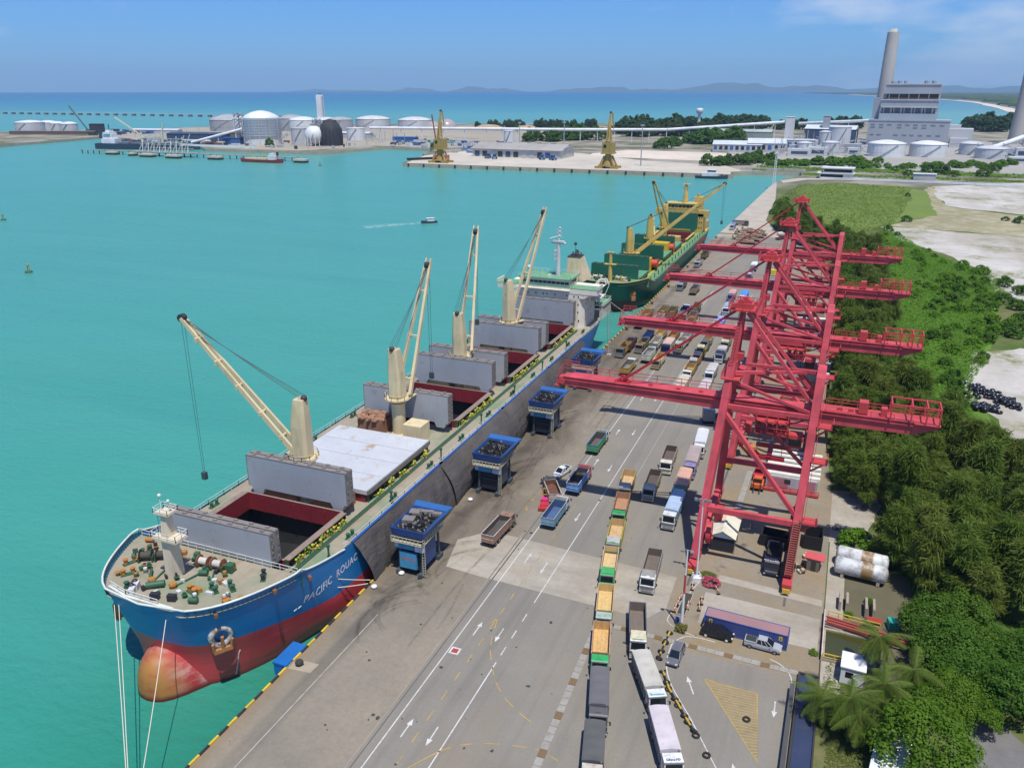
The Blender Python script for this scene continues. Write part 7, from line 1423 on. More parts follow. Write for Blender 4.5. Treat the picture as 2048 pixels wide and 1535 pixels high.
# ================================================================ FAR SHORE
inside_poly = lambda p: p[1] > (985 if p[0] < -745 else 925 if p[0] < -575 else 1035) and p[1] < 1230
TW = paint('tank_white_far',(.66,.68,.68),.5,.35,.05,dirt=(.40,.40,.38)); TG = paint('tank_grey_far',(.36,.37,.38),.6,.4,.05); TL = paint('tank_pale',(.52,.54,.55),.55,.4,.05,dirt=(.36,.34,.30)); FST = paint('far_steel',(.33,.36,.38),.6,.3)
def tank(label, p, r, h, dome, m, mr=None, frame=False, ladder=True):
    t_ = thing('storage_tank', label, 'tank', (p[0],p[1],-.05), 0, 'storage tanks across the basin'); b = MB(); b.lathe((0,0,0),[(r,0),(r,h*.33),(r*1.004,h*.331),(r*1.004,h*.66),(r,h*.661),(r,h)],28,0,False); b.build('shell', m, t_)
    b = MB(); b.lathe((0,0,h),[(r+.4,0),(r+.4,.5),(r*.8,dome*.42),(r*.5,dome*.78),(r*.2,dome*.97),(.01,dome)],28,0); b.build('roof', mr or m, t_); b = MB()
    if frame:
        for k in range(7): b.lathe((0,0,h*(.35+.1*k)),[(r+.2,0),(r+1.6,0),(r+1.6,.7),(r+.2,.7)],28,0,False)
        for k in range(12): a = 2*pi*k/12; b.beam(((r+1.4)*cos(a),(r+1.4)*sin(a),0),((r+1.4)*cos(a),(r+1.4)*sin(a),h),.55)
        b.build('wind_girder', TL, t_)
    elif ladder:
        a0 = -1.9
        for k in range(14): a = a0+k*.07; b.cbox(((r+.5)*cos(a),(r+.5)*sin(a),h*(k+.5)/14),(1.0,1.6,.5),0,a)
        b.build('stair', FST, t_)
    return t_
tank('big white domed tank ringed by pale steel girders', (-726,1000), 26, 36, 10, TW, None, True)
tank('white tank half hidden left of the big ringed tank', (-1000,1290), 17, 22, 4, TW); tank('wide grey tank behind and left of the big ringed tank', (-1036,1300), 37, 19.5, 10, TG)
tank('small grey tank right of the big ringed tank', (-672,1018), 14.5, 22, 2.5, TL, TG); tank('white tank in front of the grey domes behind the sphere', (-892,1330), 26, 20, 6, TW)
for lb, p, r, h, d_, m in (('grey domed tank right behind the big ringed tank',(-925,1340),24,22,7,TG),('white tank behind the small grey tank',(-946,1400),18,17,4,TW),('pale tank under the tall tower',(-885,1395),30,18,5,TL),('grey tank between the tower and the pipe frame',(-838,1370),24,20,5,TG),('large grey tank with a pale roof ring behind the white cylinder',(-818,1455),34,19,6,TL),('long pale tank left of the grey domes',(-741,1484),33,17,6,TL)): tank(lb, p, r, h, d_, m, paint('tank_roof_pale',(.58,.58,.56),.6,.3,.05) if m is TL else None)
for x, y, r_ in ((-703,1488,16),(-684,1510,20)): t_ = thing('dome_store', ('left','right')[x > -690]+' of two low grey domes with bright highlights', 'dome', (x,y,0)); b = MB(); b.ball((0,0,0),r_,24,12,0,(1,1,.95)); b.build('shell', plain('dome_grey',(.36,.31,.29),.28), t_)
tank('plain white cylinder standing alone before the long conveyor', (-656,1136), 14, 17.5, .6, TW); tank('white cylinder with a grey stair beside the yellow crane', (-403,1145), 7.5, 18, .8, TW)
for lb, p, r, h in (('leftmost white tank, largest of the far left group',(-1290,1080),24,19),('white tank second in the far left group',(-1280,1108),17,18),('smaller white tank third in the far left group',(-1262,1112),13,16.5),('white tank at the right of the far left group',(-1238,1116),14,16)): tank(lb, p, r, h, 3.5, TL, TW)
sph = thing('gas_sphere','white spherical gas tank on a ring of slanted legs','tank',(-638,1000,0)); b = MB(); b.ball((0,0,14),13,24,14); b.build('shell', TW, sph)
for k in range(14): a = 2*pi*k/14; b = MB(); b.beam((13.2*cos(a),13.2*sin(a),0),(12.6*cos(a),12.6*sin(a),14),.8); b.build('leg', WHITE, sph)
b = MB(); b.box(-3,-3,26.5,3,3,27); b.rail([(-3,-3,27),(3,-3,27),(3,3,27),(-3,3,27),(-3,-3,27)],2,.2,2); b.beam((-2,-12,0),(8,-13,16),.8); b.build('stair', FST, sph)
bd = thing('shrouded_sphere','black shrouded sphere wrapped in dark sheeting beside the white sphere','tank',(-620,1014,0)); b = MB(); b.lathe((0,0,0),[(15.5,0),(16,10),(15.8,20),(13,28),(7,34),(.1,35.5)],20,0); b.build('cover', paint('black_shroud',(.028,.028,.034),.8,.4,.1), bd); b = MB()
for k in range(18): a = 2*pi*k/18; b.path([(16.3*cos(a),16.3*sin(a),0),(16.6*cos(a),16.6*sin(a),12),(15.6*cos(a),15.6*sin(a),22),(8*cos(a),8*sin(a),34)],.35,4)
b.build('lashing', BLK_, bd)
tr_ = thing('process_tower','slim tall grey white tower rising behind the tanks','tower',(-905,1407,0)); b = MB(); b.box(-5.2,-5,0,5.2,5,62); b.box(-7.5,-3,57.5,-5.2,3,59); b.box(-4,-4,62,4,4,63.5); b.build('wall', TW, tr_); b = MB(); b.box(5.2,-1.5,0,6.6,1.5,61); b.build('riser', FST, tr_); b = MB(); b.box(-2,-2,63.5,3,2,65); b.build('cap', DARK, tr_)
def lattice(name, label, cat, p, w, h, m=FST, n=8, group=None):
    r = thing(name, label, cat, (p[0],p[1],0), 0, group); b = MB()
    for x in (-1,1):
        for y in (-1,1): b.beam((x*w,y*w,0),(x*w,y*w,h),w*.16)
    for k in range(n):
        z0, z1 = h*k/n, h*(k+1)/n
        for s_ in (-1,1): b.beam((-w,s_*w,z0),(w,s_*w,z1),w*.1); b.beam((s_*w,-w,z0),(s_*w,w,z1),w*.1)
        b.box(-w,-w,z1-.15,w,w,z1+.1)
    b.build('lattice', m, r); b = MB(); b.box(-w*1.3,-w*1.3,h*.93,w*1.3,w*1.3,h*.95); b.build('platform', m, r); return r
lattice('stair_tower','grey lattice stair tower against the left side of the big ringed tank','tower',(-757,990),4.5,43,n=9); lattice('stair_tower','lattice stair tower above the white gas sphere','tower',(-645,1018),4,35)
lattice('pipe_frame','low steel frame left of the conveyor','frame',(-700,1150),5,14)
# long white conveyor galleries on posts
CVM = paint('gallery_white',(.68,.71,.74),.45,.2,.1)
def gallery(label, pts, posts, r=2.2):
    g = thing('conveyor_gallery', label, 'conveyor', pts[0]); o = Vector(pts[0])
    for a, c_ in zip(pts, pts[1:]): b = MB(); b.tube(Vector(a)-o, Vector(c_)-o, r, n=10); b.box(0,0,0,.01,.01,.01); b.build('tube', CVM, g)
    for i in range(posts):
        t = (i+.5)/posts*(len(pts)-1); k = min(int(t), len(pts)-2); p = Vector(pts[k]).lerp(Vector(pts[k+1]), t-k)
        b = MB(); b.beam((p.x-o.x,p.y-o.y,-o.z-.1),(p.x-o.x,p.y-o.y,p.z-o.z-r),.9); b.build('post', CVM, g)
gallery('long white conveyor gallery crossing from the tanks to the pale block tower', [(-645,1160,17),(-454,1180,18),(-330,1215,17.5),(-196,1255,18),(-40,1400,26)], 22)
gallery('white conveyor gallery climbing from the loading jetty to the ringed tank', [(-812,950,3),(-745,985,22)], 3, 1.8); gallery('white conveyor gallery from the pale block tower up to the power station', [(-20,1400,24),(95,1330,33)], 4)
gallery('low conveyor gallery on the left of the dark coal store', [(-860,985,3),(-800,975,4)], 3, 1.5); gallery('grey conveyor gallery on the far right rising to the chimney', [(210,1150,6),(330,1330,38)], 4, 3)
# loading quay: dark ship, stores, jetty
fs = thing('moored_ship','dark ship with a white stern house moored at the jetty across the basin','ship',(-845,905,SEA)); NVY = paint('hull_navy',(.03,.045,.08),.5,.3,.1); d = Vector((.97,.25,0)); e_ = Vector((-.25,.97,0)); T = lambda a,c_,z: tuple(d*a+e_*c_+Vector((0,0,z)))
b = MB(); b.loft([[T(a,-w,0),T(a,-w*1.05,h),T(a,w*1.05,h),T(a,w,0)] for a, w, h in ((-78,6,7),(-72,9,8),(-40,11,7.5),(40,11,7.5),(62,8,8.5),(74,.5,10))], 0, False); b.build('hull', NVY, fs)
b = MB()
for q in ((-66,-8,7,-46,8,14),(-64,-7,14,-50,7,20),(-62,-8.5,20,-52,8.5,22.5),(-60,-5,22.5,-54,5,25)): P8 = [T(q[0],q[1],q[2]),T(q[3],q[1],q[2]),T(q[3],q[4],q[2]),T(q[0],q[4],q[2]),T(q[0],q[1],q[5]),T(q[3],q[1],q[5]),T(q[3],q[4],q[5]),T(q[0],q[4],q[5])]; b.add(P8,[(4,5,6,7),(0,1,5,4),(1,2,6,5),(2,3,7,6),(3,0,4,7)])
b.build('deckhouse', paint('ship_white_far',(.72,.73,.74),.5,.3,.2), fs); b = MB(); b.tube(T(-57,0,25),T(-57,0,33),.6,n=6); b.tube(T(-70,0,14),T(-70,0,24),3.2,2.6,8); b.build('funnel', NVY, fs)
for a, tip in ((-10,(-46,0,42)),(20,(24,0,34))): b = MB(); b.tube(T(a,0,7),T(a,0,22),1.7,1.3,8); b.beam(T(a,0,18),T(*tip),1.5); b.build('deck_crane', paint('crane_cream_far',(.62,.58,.38),.5,.2), fs)
b = MB()
for k in range(5): P = T(-34+k*19,0,8.2); b.cbox(P,(15,15,2.2),0,.25)
b.build('hatch_cover', paint('hatch_far',(.14,.17,.20),.6,.4), fs)
SH = paint('shed_navy',(.04,.07,.13),.7,.4,.05); SHB = paint('shed_blue',(.03,.12,.32),.6,.3,.05)
def shed(label, p, sx, sy, h, m, mr, rz=.2, ridge=2.0, name='shed', cat='shed', wins=0):
    r = thing(name, label, cat, (p[0],p[1],-.06), rz); b = MB(); b.box(-sx/2,-sy/2,0,sx/2,sy/2,h); b.build('wall', m, r)
    b = MB(); X, Y = sx/2+.6, sy/2+.6; b.add([(-X,-Y,h),(X,-Y,h),(X,Y,h),(-X,Y,h),(-X,0,h+ridge),(X,0,h+ridge)], [(0,1,5,4),(2,3,4,5),(3,0,4),(1,2,5)]); b.build('roof', mr, r)
    for k in range(wins): b = MB(); x = -sx/2+sx*(k+.5)/wins; b.box(x-sx/wins*.3,-sy/2-.12,h*.3,x+sx/wins*.3,-sy/2-.02,h*.8); b.build('window', GLASS if k % 3 else SHB, r)
    return r
WG = paint('wall_grey_far',(.44,.45,.46),.7,.3,.05); RG_ = paint('roof_grey_far',(.34,.32,.29),.7,.3,.04); RW = paint('roof_pale_far',(.56,.60,.63),.6,.2,.04)
shed('dark coal store behind the moored ship', (-850,1010), 90, 30, 12, SH, SH); shed('brown roofed store right of the dark coal store', (-800,1040), 40, 22, 13, paint('wall_brown_far',(.16,.13,.11),.8,.4), paint('roof_brown_far',(.20,.13,.09),.8,.4)); shed('blue sided store beside the ringed tank', (-765,985), 26, 16, 9, SHB, SHB, .2, .5)
shed('bright blue low shed by the conveyor posts', (-560,1120), 36, 14, 7, SHB, SHB, .1, 1); shed('pale workshop below the conveyor', (-690,1175), 70, 18, 8, WG, RW, .1); shed('green sided shed under the conveyor', (-505,1130), 40, 10, 3, paint('shed_green',(.04,.30,.10),.6,.3), paint('shed_green',(.04,.30,.10),.6,.3), .1, .5)
gm = thing('warehouse','long grey roofed warehouse with dark doors on the far pier','warehouse',(-300,938,-.05),-.03); b = MB(); b.box(-56,-22,0,56,22,9); b.build('wall', paint('warehouse_wall',(.50,.50,.48),.7,.35,.05), gm); b = MB(); b.add([(-58,-24,9),(58,-24,9),(58,24,9),(-58,24,9),(-58,0,15),(58,0,15)],[(0,1,5,4),(2,3,4,5)]); b.add([(57,-24,9),(57,24,9),(57,0,14.8)],[(0,1,2)],1); b.add([(-57,-24,9),(-57,24,9),(-57,0,14.8)],[(2,1,0)],1); b.build('roof', [RG_, paint('gable_white',(.62,.64,.64),.6,.2)], gm)
for k in range(11): b = MB(); x = -50+k*10; b.box(x-3,-22.3,.5,x+3,-22.05,6.5); b.build('door', [SH, WG, DARK, SHB][(0,2,1,2,0,2,1,1,2,3,1)[k] if k < 11 else 0], gm)
b = MB()
for i in range(9): b.box(57.2,-13+i*2.9,10,57.3,-11.2+i*2.9,10.7)
b.build('vent', DARK, gm)
# old yellow portal cranes on the pier
YQ = paint('old_crane_yellow',(.36,.24,.05),.6,.5,.15,rust=.15)
def yq(label, p, lean):
    r = thing('harbour_crane', label, 'crane', (p[0],p[1],0), 0, 'old yellow harbour cranes on the pier'); b = MB()
    for x in (-1,1):
        for y in (-1,1): b.beam((x*8,y*6,.8),(x*3.2,y*3,12),1.6); b.box(x*8-4,y*6-1,0,x*8+4,y*6+1,2.2)
    b.box(-7,-6.5,2.0,7,6.5,3.2); b.lathe((0,0,3),[(5.5,0),(4,5),(3.2,10),(3.6,13)],12); b.build('portal', YQ, r)
    b = MB(); b.box(-5.5,-5,15,5.5,6,25); b.box(-6.4,-6,14,6.4,7,15.2); b.build('slewing_house', YQ, r); b = MB(); b.box(-4,-5.12,20,-1,-5.02,23); b.build('window', GLASS, r)
    b = MB(); b.beam((-2.6,0,25),(-.8,lean,40),1.0); b.beam((2.6,0,25),(.8,lean,40),1.0); b.box(-1.5,lean-1.5,39,1.5,lean+1.5,42)
    for z in (28,32,36): b.beam((-2.4,0,z),(2.4,lean*.5,z),.5)
    b.build('a_frame', YQ, r); b = MB(); b.beam((-1.4,-4,26),(0,lean+2,53),1.5); b.beam((1.4,-4,26),(0,lean+2,53),1.5); b.beam((3.2,4,38),(2.2,lean+2,53),1.0); b.build('jib', YQ, r); b = MB(); b.tube((-1,lean+2,53.5),(1,lean+2,53.5),1.1,n=8); b.build('jib_head', DARK, r)
yq('left old yellow harbour crane at the seaward end of the pier', (-352,824), 1); yq('right old yellow harbour crane in the middle of the pier', (-165,829), 1)
rc = thing('mobile_crane','red mobile crane with a thin raised jib beside the left yellow crane','crane',(-372,862,0)); b = MB(); b.box(-7,-4,1,10,4,4.6); b.build('body', paint('mobile_red',(.38,.04,.07),.6,.3), rc); b = MB(); b.beam((-2,0,4),(-10,2,48),1.1); b.build('jib', paint('jib_rust',(.24,.06,.04),.6,.4), rc)
b = MB()
for k in range(8): b.cbox((-398+k*3.6,838+k*4.2,1.1),(5,7,2.2),0,.86)
tag(b.build('coal_ridge', COAL), 'black ridge of coal along the end of the pier', 'coal')
for i, (x, y) in enumerate(((-326,893),(-316,889),(-262,899),(-248,897))): mach('forklift', ('first','second','third','last')[i]+' blue machine from the left in front of the warehouse', (x,y), (.04,.14,.36), .3*i, 'machine'); bpy.data.objects[[o.name for o in COL.objects if o.name.startswith('forklift')][-1]].scale = (2.2,2.2,2)
for x, y, h, lb in ((-140,866,40,'tall thin floodlight mast right of the right yellow crane'),(-270,1000,36,'tall thin floodlight mast behind the warehouse roof'),(-335,1015,34,'thin floodlight mast left of the warehouse gable')):
    r = thing('flood_mast', lb, 'mast', (x,y,0)); b = MB(); b.tube((0,0,0),(0,0,h),.7,.4,6); b.build('pole', FST, r); b = MB(); b.box(-2,-.6,h-.3,2,.6,h+1.2); b.build('lamp_head', FST, r)
for i in range(14):
    a = random.random(); b = MB(); b.box(-4,-1.3,0,4,1.3,2.6); tag(link('shipping_container', b.mesh('shipping_container',[paint('far_box',random.choice(((.55,.56,.56),(.40,.41,.42),(.08,.20,.42),(.34,.33,.31))),.6,.3)]), None, (-408+a*70+random.uniform(-8,8),985+random.uniform(-35,45),0), random.uniform(-.2,.4)), 'pale box in the crowded yard left of the long warehouse', 'container', 'boxes in the yard by the warehouse')
# loading jetty in the water
jt = thing('loading_jetty','steel trestle jetty with inclined loader frames in front of the dark ship','jetty',(-723,815,SEA)); b = MB(); b.box(-60,-6,4.2,40,6,5.4); b.box(40,-2,4.0,190,2,4.9); b.box(-150,-1.5,4.0,-60,1.5,4.8); b.build('deck', paint('jetty_deck',(.34,.32,.26),.8,.5,.1), jt)
b = MB()
for k in range(34): x = -148+k*10; b.tube((x,0,-.5),(x,0,4.2),.9 if -60 < x < 40 else .6,n=6)
b.build('pile', DARK, jt); b = MB()
for k in range(9):
    x = -44+k*9; b.beam((x-3,-4,5),(x+3,4,23+4*sin(k)),.9); b.beam((x+4,-4,5),(x-1,4,20+4*cos(k)),.8); b.beam((x-4,0,14),(x+6,0,14),.6)
for z in (10,16,21): b.beam((-46,2,z),(36,2,z),.7)
b.build('loader_frame', paint('loader_grey',(.42,.44,.42),.6,.3), jt); b = MB(); b.beam((10,6,14),(66,80,8),2.2); b.build('chute', CVM, jt)
for i, (x, y, sx) in enumerate(((-815,812,8),(-775,806,4),(-745,800,10),(-700,796,10),(-640,800,9),(-560,800,7),(-520,803,8))): b = MB(); b.box(-sx,-5,2.2,sx,5,4.0); b.box(-sx*.9,-4.5,-1,sx*.9,4.5,2.2,1); b.tube((0,0,4),(0,0,6),.8,n=6); tag(b.build('mooring_dolphin', [PIERC, DARK], loc=(x,y,SEA)), ('leftmost','second','third','fourth','fifth','sixth','rightmost')[i]+' concrete mooring dolphin in the basin off the loading jetty', 'dolphin', 'mooring dolphins off the jetty')
rs = thing('coastal_tanker','small red hulled ship with a cream deck lying at the jetty end','ship',(-565,790,SEA)); b = MB(); b.loft([[(a,-w*.9,-.5),(a,-w,h),(a,w,h),(a,w*.9,-.5)] for a, w, h in ((-29,.6,4.6),(-22,4.5,3.6),(0,5,3.0),(20,5,3.4),(28,3.8,4.6))], 0, False); b.build('hull', paint('tanker_red',(.26,.035,.035),.5,.3,.2), rs); b = MB(); b.box(-20,-3.6,3.2,9,3.6,5.0); b.build('cargo_deck', paint('tanker_cream',(.62,.52,.34),.6,.3), rs); b = MB(); b.box(12,-4,3.4,22,4,8); b.box(14,-3.5,8,20,3.5,10.5); b.build('deckhouse', WHITE, rs); b = MB(); b.tube((23,0,8),(23,0,12),1.4,n=8); b.build('funnel', DARK, rs); b = MB(); b.beam((-14,0,5),(-14,0,16),.5); b.beam((3,0,5),(3,0,12),.5); b.build('mast', YEL, rs)
tg = thing('tug','small dark tug with a white wheelhouse at the right end of the pier','tug',(-57,806,SEA)); b = MB(); b.loft([[(a,-w,-.3),(a,-w*1.1,h),(a,w*1.1,h),(a,w,-.3)] for a, w, h in ((-15,3,2.4),(-8,4.4,2.2),(8,4.4,2.6),(15,.5,3.8))],0,False); b.build('hull', NVY, tg); b = MB(); b.box(-9,-3,2.2,6,3,5.2); b.box(-4,-2.4,5.2,4,2.4,8.2); b.tube((0,0,8),(0,0,13),.3,n=6); b.build('wheelhouse', WHITE, tg); b = MB(); b.box(-3.9,-2.46,6.2,3.9,-2.42,7.6); b.build('window', GLASS, tg)
bt = thing('launch','small white launch running across the basin with a pale wake','boat',(-180,466,SEA),-2.3); b = MB(); b.loft([[(a,-w,-.2),(a,-w*1.15,h),(a,w*1.15,h),(a,w,-.2)] for a, w, h in ((-5,1.4,1.1),(0,1.6,1.2),(5.5,.2,1.9))],0,False); b.build('hull', NVY, bt); b = MB(); b.box(-3,-1.2,1.1,2,1.2,3.0); b.box(-3.3,-1.5,3.0,2.3,1.5,3.15); b.build('cabin', WHITE, bt)
M = Mat('foam', .9); tr2 = M.n('ShaderNodeBsdfTransparent'); ms = M.n('ShaderNodeMixShader'); M.col((.55,.72,.70)); M.l(M.noise(.25,5,.7,vec=M.pos(),lo=.42,hi=.9), ms.inputs[0]); M.l(tr2.outputs[0], ms.inputs[1]); M.l(M.b.outputs[0], ms.inputs[2]); M.l(ms.outputs[0], M.t.nodes['Material Output'].inputs[0])
b = MB(); b.add([(-177,469.5,SEA+.03),(-182,471.5,SEA+.03),(-214,441,SEA+.03),(-206,432,SEA+.03)],[(0,1,2,3)][::1]); o = b.build('wake', M.m); structure(o)
for x, y, lb in ((-285,264,'dark green buoy on the left of the basin, the nearer one'),(-442,372,'yellowish buoy at the left edge of the frame'),(-477,778,'small buoy boat right of the red hulled ship')):
    bu = thing('buoy', lb, 'buoy', (x,y,SEA)); b = MB(); b.lathe((0,0,0),[(1.6,-.3),(1.7,.6),(1.2,.9),(.1,.95)],12); b.build('float', paint('buoy_green',(.03,.10,.05),.6,.4), bu); b = MB(); b.beam((-.8,0,.8),(0,0,3.6),.2); b.beam((.8,0,.8),(0,0,3.6),.2); b.beam((0,.8,.8),(0,0,3.6),.2); b.cbox((0,0,3.4),(1.0,1.0,.9)); b.build('tower', paint('buoy_yellow',(.40,.30,.05),.6,.4), bu)
tl = thing('trestle_bridge','long low trestle running out across the open sea on the left','bridge',(-2000,1930,SEA)); b = MB(); p0, p1 = Vector((-560,10,7)), Vector((620,52,7)); b.beam(p0,p1,4,1.6); b.build('deck', paint('trestle_pale',(.40,.46,.48),.7,.2), tl)
for k in range(34): p = p0.lerp(p1,(k+.5)/34); b = MB(); b.box(p.x-5,p.y-4,-.5,p.x+5,p.y+4,5.0); b.build('pier', paint('trestle_pier',(.10,.12,.13),.8,.2), tl)
lw = thing('lattice_crane','green crawler crane with a long jib right of the far left tanks','crane',(-1196,1120,0)); b = MB(); b.beam((0,0,3),(-46,6,46),1.8); b.box(-4,-4,0,8,4,7); b.build('jib', paint('crawler_green',(.06,.13,.10),.6,.3), lw); shed('dark structure beside the green crawler crane', (-1165,1110), 20, 14, 17, DARK, DARK, .2, .5); shed('rusty scrap store along the left sea wall', (-1230,1075), 150, 12, 5, paint('scrap_wall',(.16,.10,.08),.8,.5,.08), paint('scrap_roof',(.17,.13,.11),.8,.5,.08), .35, 1); shed('low white roofed store on the left spit', (-1090,1170), 90, 16, 6, WG, RW, .2)
ls = thing('moored_ship','dark ship end cut by the left edge of the frame','ship',(-1118,830,SEA)); b = MB(); b.box(-30,-8,-.5,8,8,9); b.box(-25,-6,9,-2,6,16); b.build('hull', DARK, ls)
# power station
ps = thing('power_station','huge pale blue grey power station with stepped boiler house','building',(132,1330,-.06),-.10); ps.scale = (.78,1,.9); PG = paint('cladding_grey',(.35,.38,.41),.6,.25,.02,dirt=(.26,.28,.29)); PGL = paint('cladding_pale',(.52,.53,.54),.6,.15,.02)
b = MB(); b.box(-66,-26,0,66,30,38); b.box(-66,-26.6,36.5,66,-26.1,38.6); b.build('turbine_hall', PG, ps); b = MB(); b.box(66,-10,0,104,26,26); b.box(66,4,26,84,24,31); b.box(70,-24,0,98,-10.3,13); b.build('annex', PGL, ps); b = MB(); b.box(-52,-8,38,42,34,47); b.box(-52,-8,57,42,34,67); b.box(-47,-6,76,42,34,90); b.box(-50,0,67,42,34,76); b.box(-50,2,47,42,34,57); b.box(-66,10,38,-54,30,70); b.build('boiler_house', PG, ps); b = MB(); b.box(-50,-9,55.8,43,-7.9,57.4); b.box(-52.5,-9,66.4,43,-8.1,68); b.box(-47.5,-7,89.3,42.5,-6.1,91); b.build('cornice', PGL, ps); b = MB(); b.box(-44,-2.4,68.5,41,-.4,75.5); b.build('gallery_gap', DARK, ps)
for k in range(6): b = MB(); x = -46+k*17; b.box(x-1.2,-3,47,x+1.2,2,56); b.tube((x-5,-1.5,47),(x-5,-1.5,56),2.2,n=10); b.build('column', PGL, ps)
for k in range(6): b = MB(); x = -40+k*16.2; b.box(x-.7,-4.4,68.4,x+.7,-.4,75.9); b.build('column', PGL, ps)
b = MB(); b.box(-44,-4.4,69,41,-4.2,70.2); b.build('gallery_rail', paint('gallery_rust',(.35,.16,.10),.7,.3), ps)
b = MB(); b.box(-3.6,-.12,-.8,3.6,.12,.8); wv = b.mesh('louvre_window', [paint('louvre',(.16,.19,.23),.5,.1)])
for z, xs in ((31,(-58,-44,-31,-14,-1,12,26,40,54)),(27,(-58,-44,-14,12,26)),(16,(-58,-46,-18,-4,8,22,36,50)),(8,(-44,-30,20))):
    for x in xs: link('louvre_window', wv, ps, (x,-26.15,z))
for x in (-36,-26,18,30): b = MB(); b.tube((x,4,90),(x,4,94),4.2,n=12); b.tube((x+9 if x < 0 else x-2,12,90),(x+9 if x < 0 else x-2,12,95),3,n=10); b.build('roof_vent', FST, ps)
ch = thing('chimney','tall grey concrete chimney behind the power station','chimney',(96,1420,0)); b = MB(); b.lathe((0,0,0),[(11.5,0),(8.4,147),(8.2,150),(8.1,153)],28); b.lathe((0,0,147),[(7.8,5),(5.2,5.1),(5.2,10.5),(4.2,10.6),(4.2,8)],24); b.build('shaft', paint('chimney_concrete',(.42,.40,.37),.8,.25,.03), ch)
c2 = thing('chimney','second chimney cut by the right edge of the frame','chimney',(283,1420,0)); b = MB(); b.lathe((0,0,0),[(14,0),(12,30),(10,70),(8.5,125)],24); b.lathe((14,-6,0),[(13,0),(11,60)],20); b.build('shaft', paint('chimney_concrete',(.42,.40,.37),.8,.25,.03), c2)
tank('left of two broad white tanks in front of the power station', (100,1105), 21, 14.5, 4, TW); tank('right of two broad white tanks in front of the power station', (146,1118), 20.5, 14, 4, TW); tank('low pale tank near the right edge', (212,1115), 17, 11, 3, TL); tank('pale tank at the right edge behind the low one', (196,1165), 13, 13, 3, TL)
shed('pale block tower at the end of the long conveyor', (-33,1395), 13, 13, 34, TW, TW, 0, .4, 'transfer_tower', 'tower'); shed('grey block tower beside the dark coal shed', (22,1330), 10, 10, 38, FST, FST, 0, .4, 'transfer_tower', 'tower'); shed('dark open coal shed with a pale roof', (30,1340), 70, 40, 20, SH, RW, -.1, 5); shed('long green grey store behind the pale roofs', (-95,1300), 90, 26, 16, paint('store_green',(.26,.30,.27),.7,.2,.05), paint('store_green_roof',(.36,.42,.40),.7,.2,.05), 0, 3)
shed('pale roofed workshop, left of the group behind the far corner', (-75,1120), 60, 40, 9, WG, RW, .1, 4, wins=9); shed('pale roofed workshop with a raised middle ridge', (-40,1128), 46, 42, 11, WG, RW, .1, 5, wins=6); shed('pale square works block right of the workshops', (0,1150), 34, 22, 14, TL, TL, 0, 1, wins=4)
for lb, p, r, h in (('white silo next to the dark coal shed',(44,1205),14,28),('low pale silo in front of the works block',(8,1085),9,14),('low pale silo beside the white silo',(38,1090),10,15),('tall grey silo behind the workshops',(28,1150),7,24)): tank(lb, p, r, h, 2, TL)
for i in range(26):
    x = random.uniform(-20,66) if i < 14 else random.uniform(190,330); y = random.uniform(1060,1190); b = MB(); sx, sy, h = random.uniform(4,14), random.uniform(4,10), random.uniform(4,13); b.box(-sx,-sy,0,sx,sy,h,0); b.box(-sx*.7,-sy-.1,h*.3,sx*.7,-sy-.02,h*.7,1); tag(b.build('plant_block', [random.choice((WG,TL,FST,PG)), SH], loc=(x,y,-.06)), 'small grey plant block in the clutter around the power station', 'building', 'small plant blocks by the power station')
off_ = thing('office_building','white two storey building with long window bands at the head of the quay','building',(53,812,-.06),-.05); b = MB(); b.box(-14,-7,0,14,7,4.6,0); b.box(-11,-6,4.6,14,7,9,0); b.build('wall', WHITE, off_); b = MB(); b.box(-16,-8.5,4.4,15,8,4.9); b.box(-12.5,-7.5,9,15,8.2,9.6); b.build('roof', TW, off_); b = MB(); b.box(-10.5,-6.12,5.8,13,-6.02,8.2); b.box(-13,-7.12,.8,6,-7.02,3.8); b.build('window', GLASS, off_); shed('small grey hut right of the white office', (126,830), 18, 8, 5, WG, RW, 0, .6)
b = MB(); b.box(-4,-3,0,4,3,6); b.box(-6,-4,6,6,4,7.5); wtw = thing('water_tower','white water tower above the trees','tower',(-192,1501,0)); b2 = MB(); b2.lathe((0,0,0),[(4,0),(2.4,20),(2.4,32),(5.5,36),(6,41),(5,42.5),(.1,43)],12); b2.build('shaft', TW, wtw)
b = MB(); b.beam((40,797,1.2),(420,790,1.2),1.6,1.4); tag(b.build('pipeline', CVM), 'long pale pipeline along the road beyond the green field', 'pipeline')
b = MB(); b.box(0,-1,0,62,1,2.2); tag(b.build('sea_wall', paint('wall_far',(.45,.42,.36),.8,.4,.1), loc=(-38,866,-.1)), 'low pale wall at the back of the small inlet', 'wall')
b = MB(); b.ball((0,0,0),16,16,6,0,(1,1,.5)); sm_ = b.mesh('sand_heap',[paint('heap_tan',(.40,.30,.19),.95,.2,.05,streak=False)])
for p_, s_, lb in (((-590,1500),1.3,'left tan sand heap before the far trees'),((-520,1520),1.1,'right tan sand heap before the far trees'),((-560,1490),.8,'small tan sand heap between the two larger')): o = tag(link('sand_heap', sm_, None, (p_[0],p_[1],0)), lb, 'heap'); o.scale = (s_*1.6,s_,s_)
b = MB()
for i in range(160): x = random.choice((random.uniform(-430,-330), random.uniform(-560,-440))); b.cbox((x,random.uniform(1025,1150),1.6),(random.uniform(2,9),random.uniform(2,5),random.uniform(2,5)),random.randrange(4),random.random())
stuff(b.build('yard_clutter', [TL, DARK, WG, SHB])); b = MB()
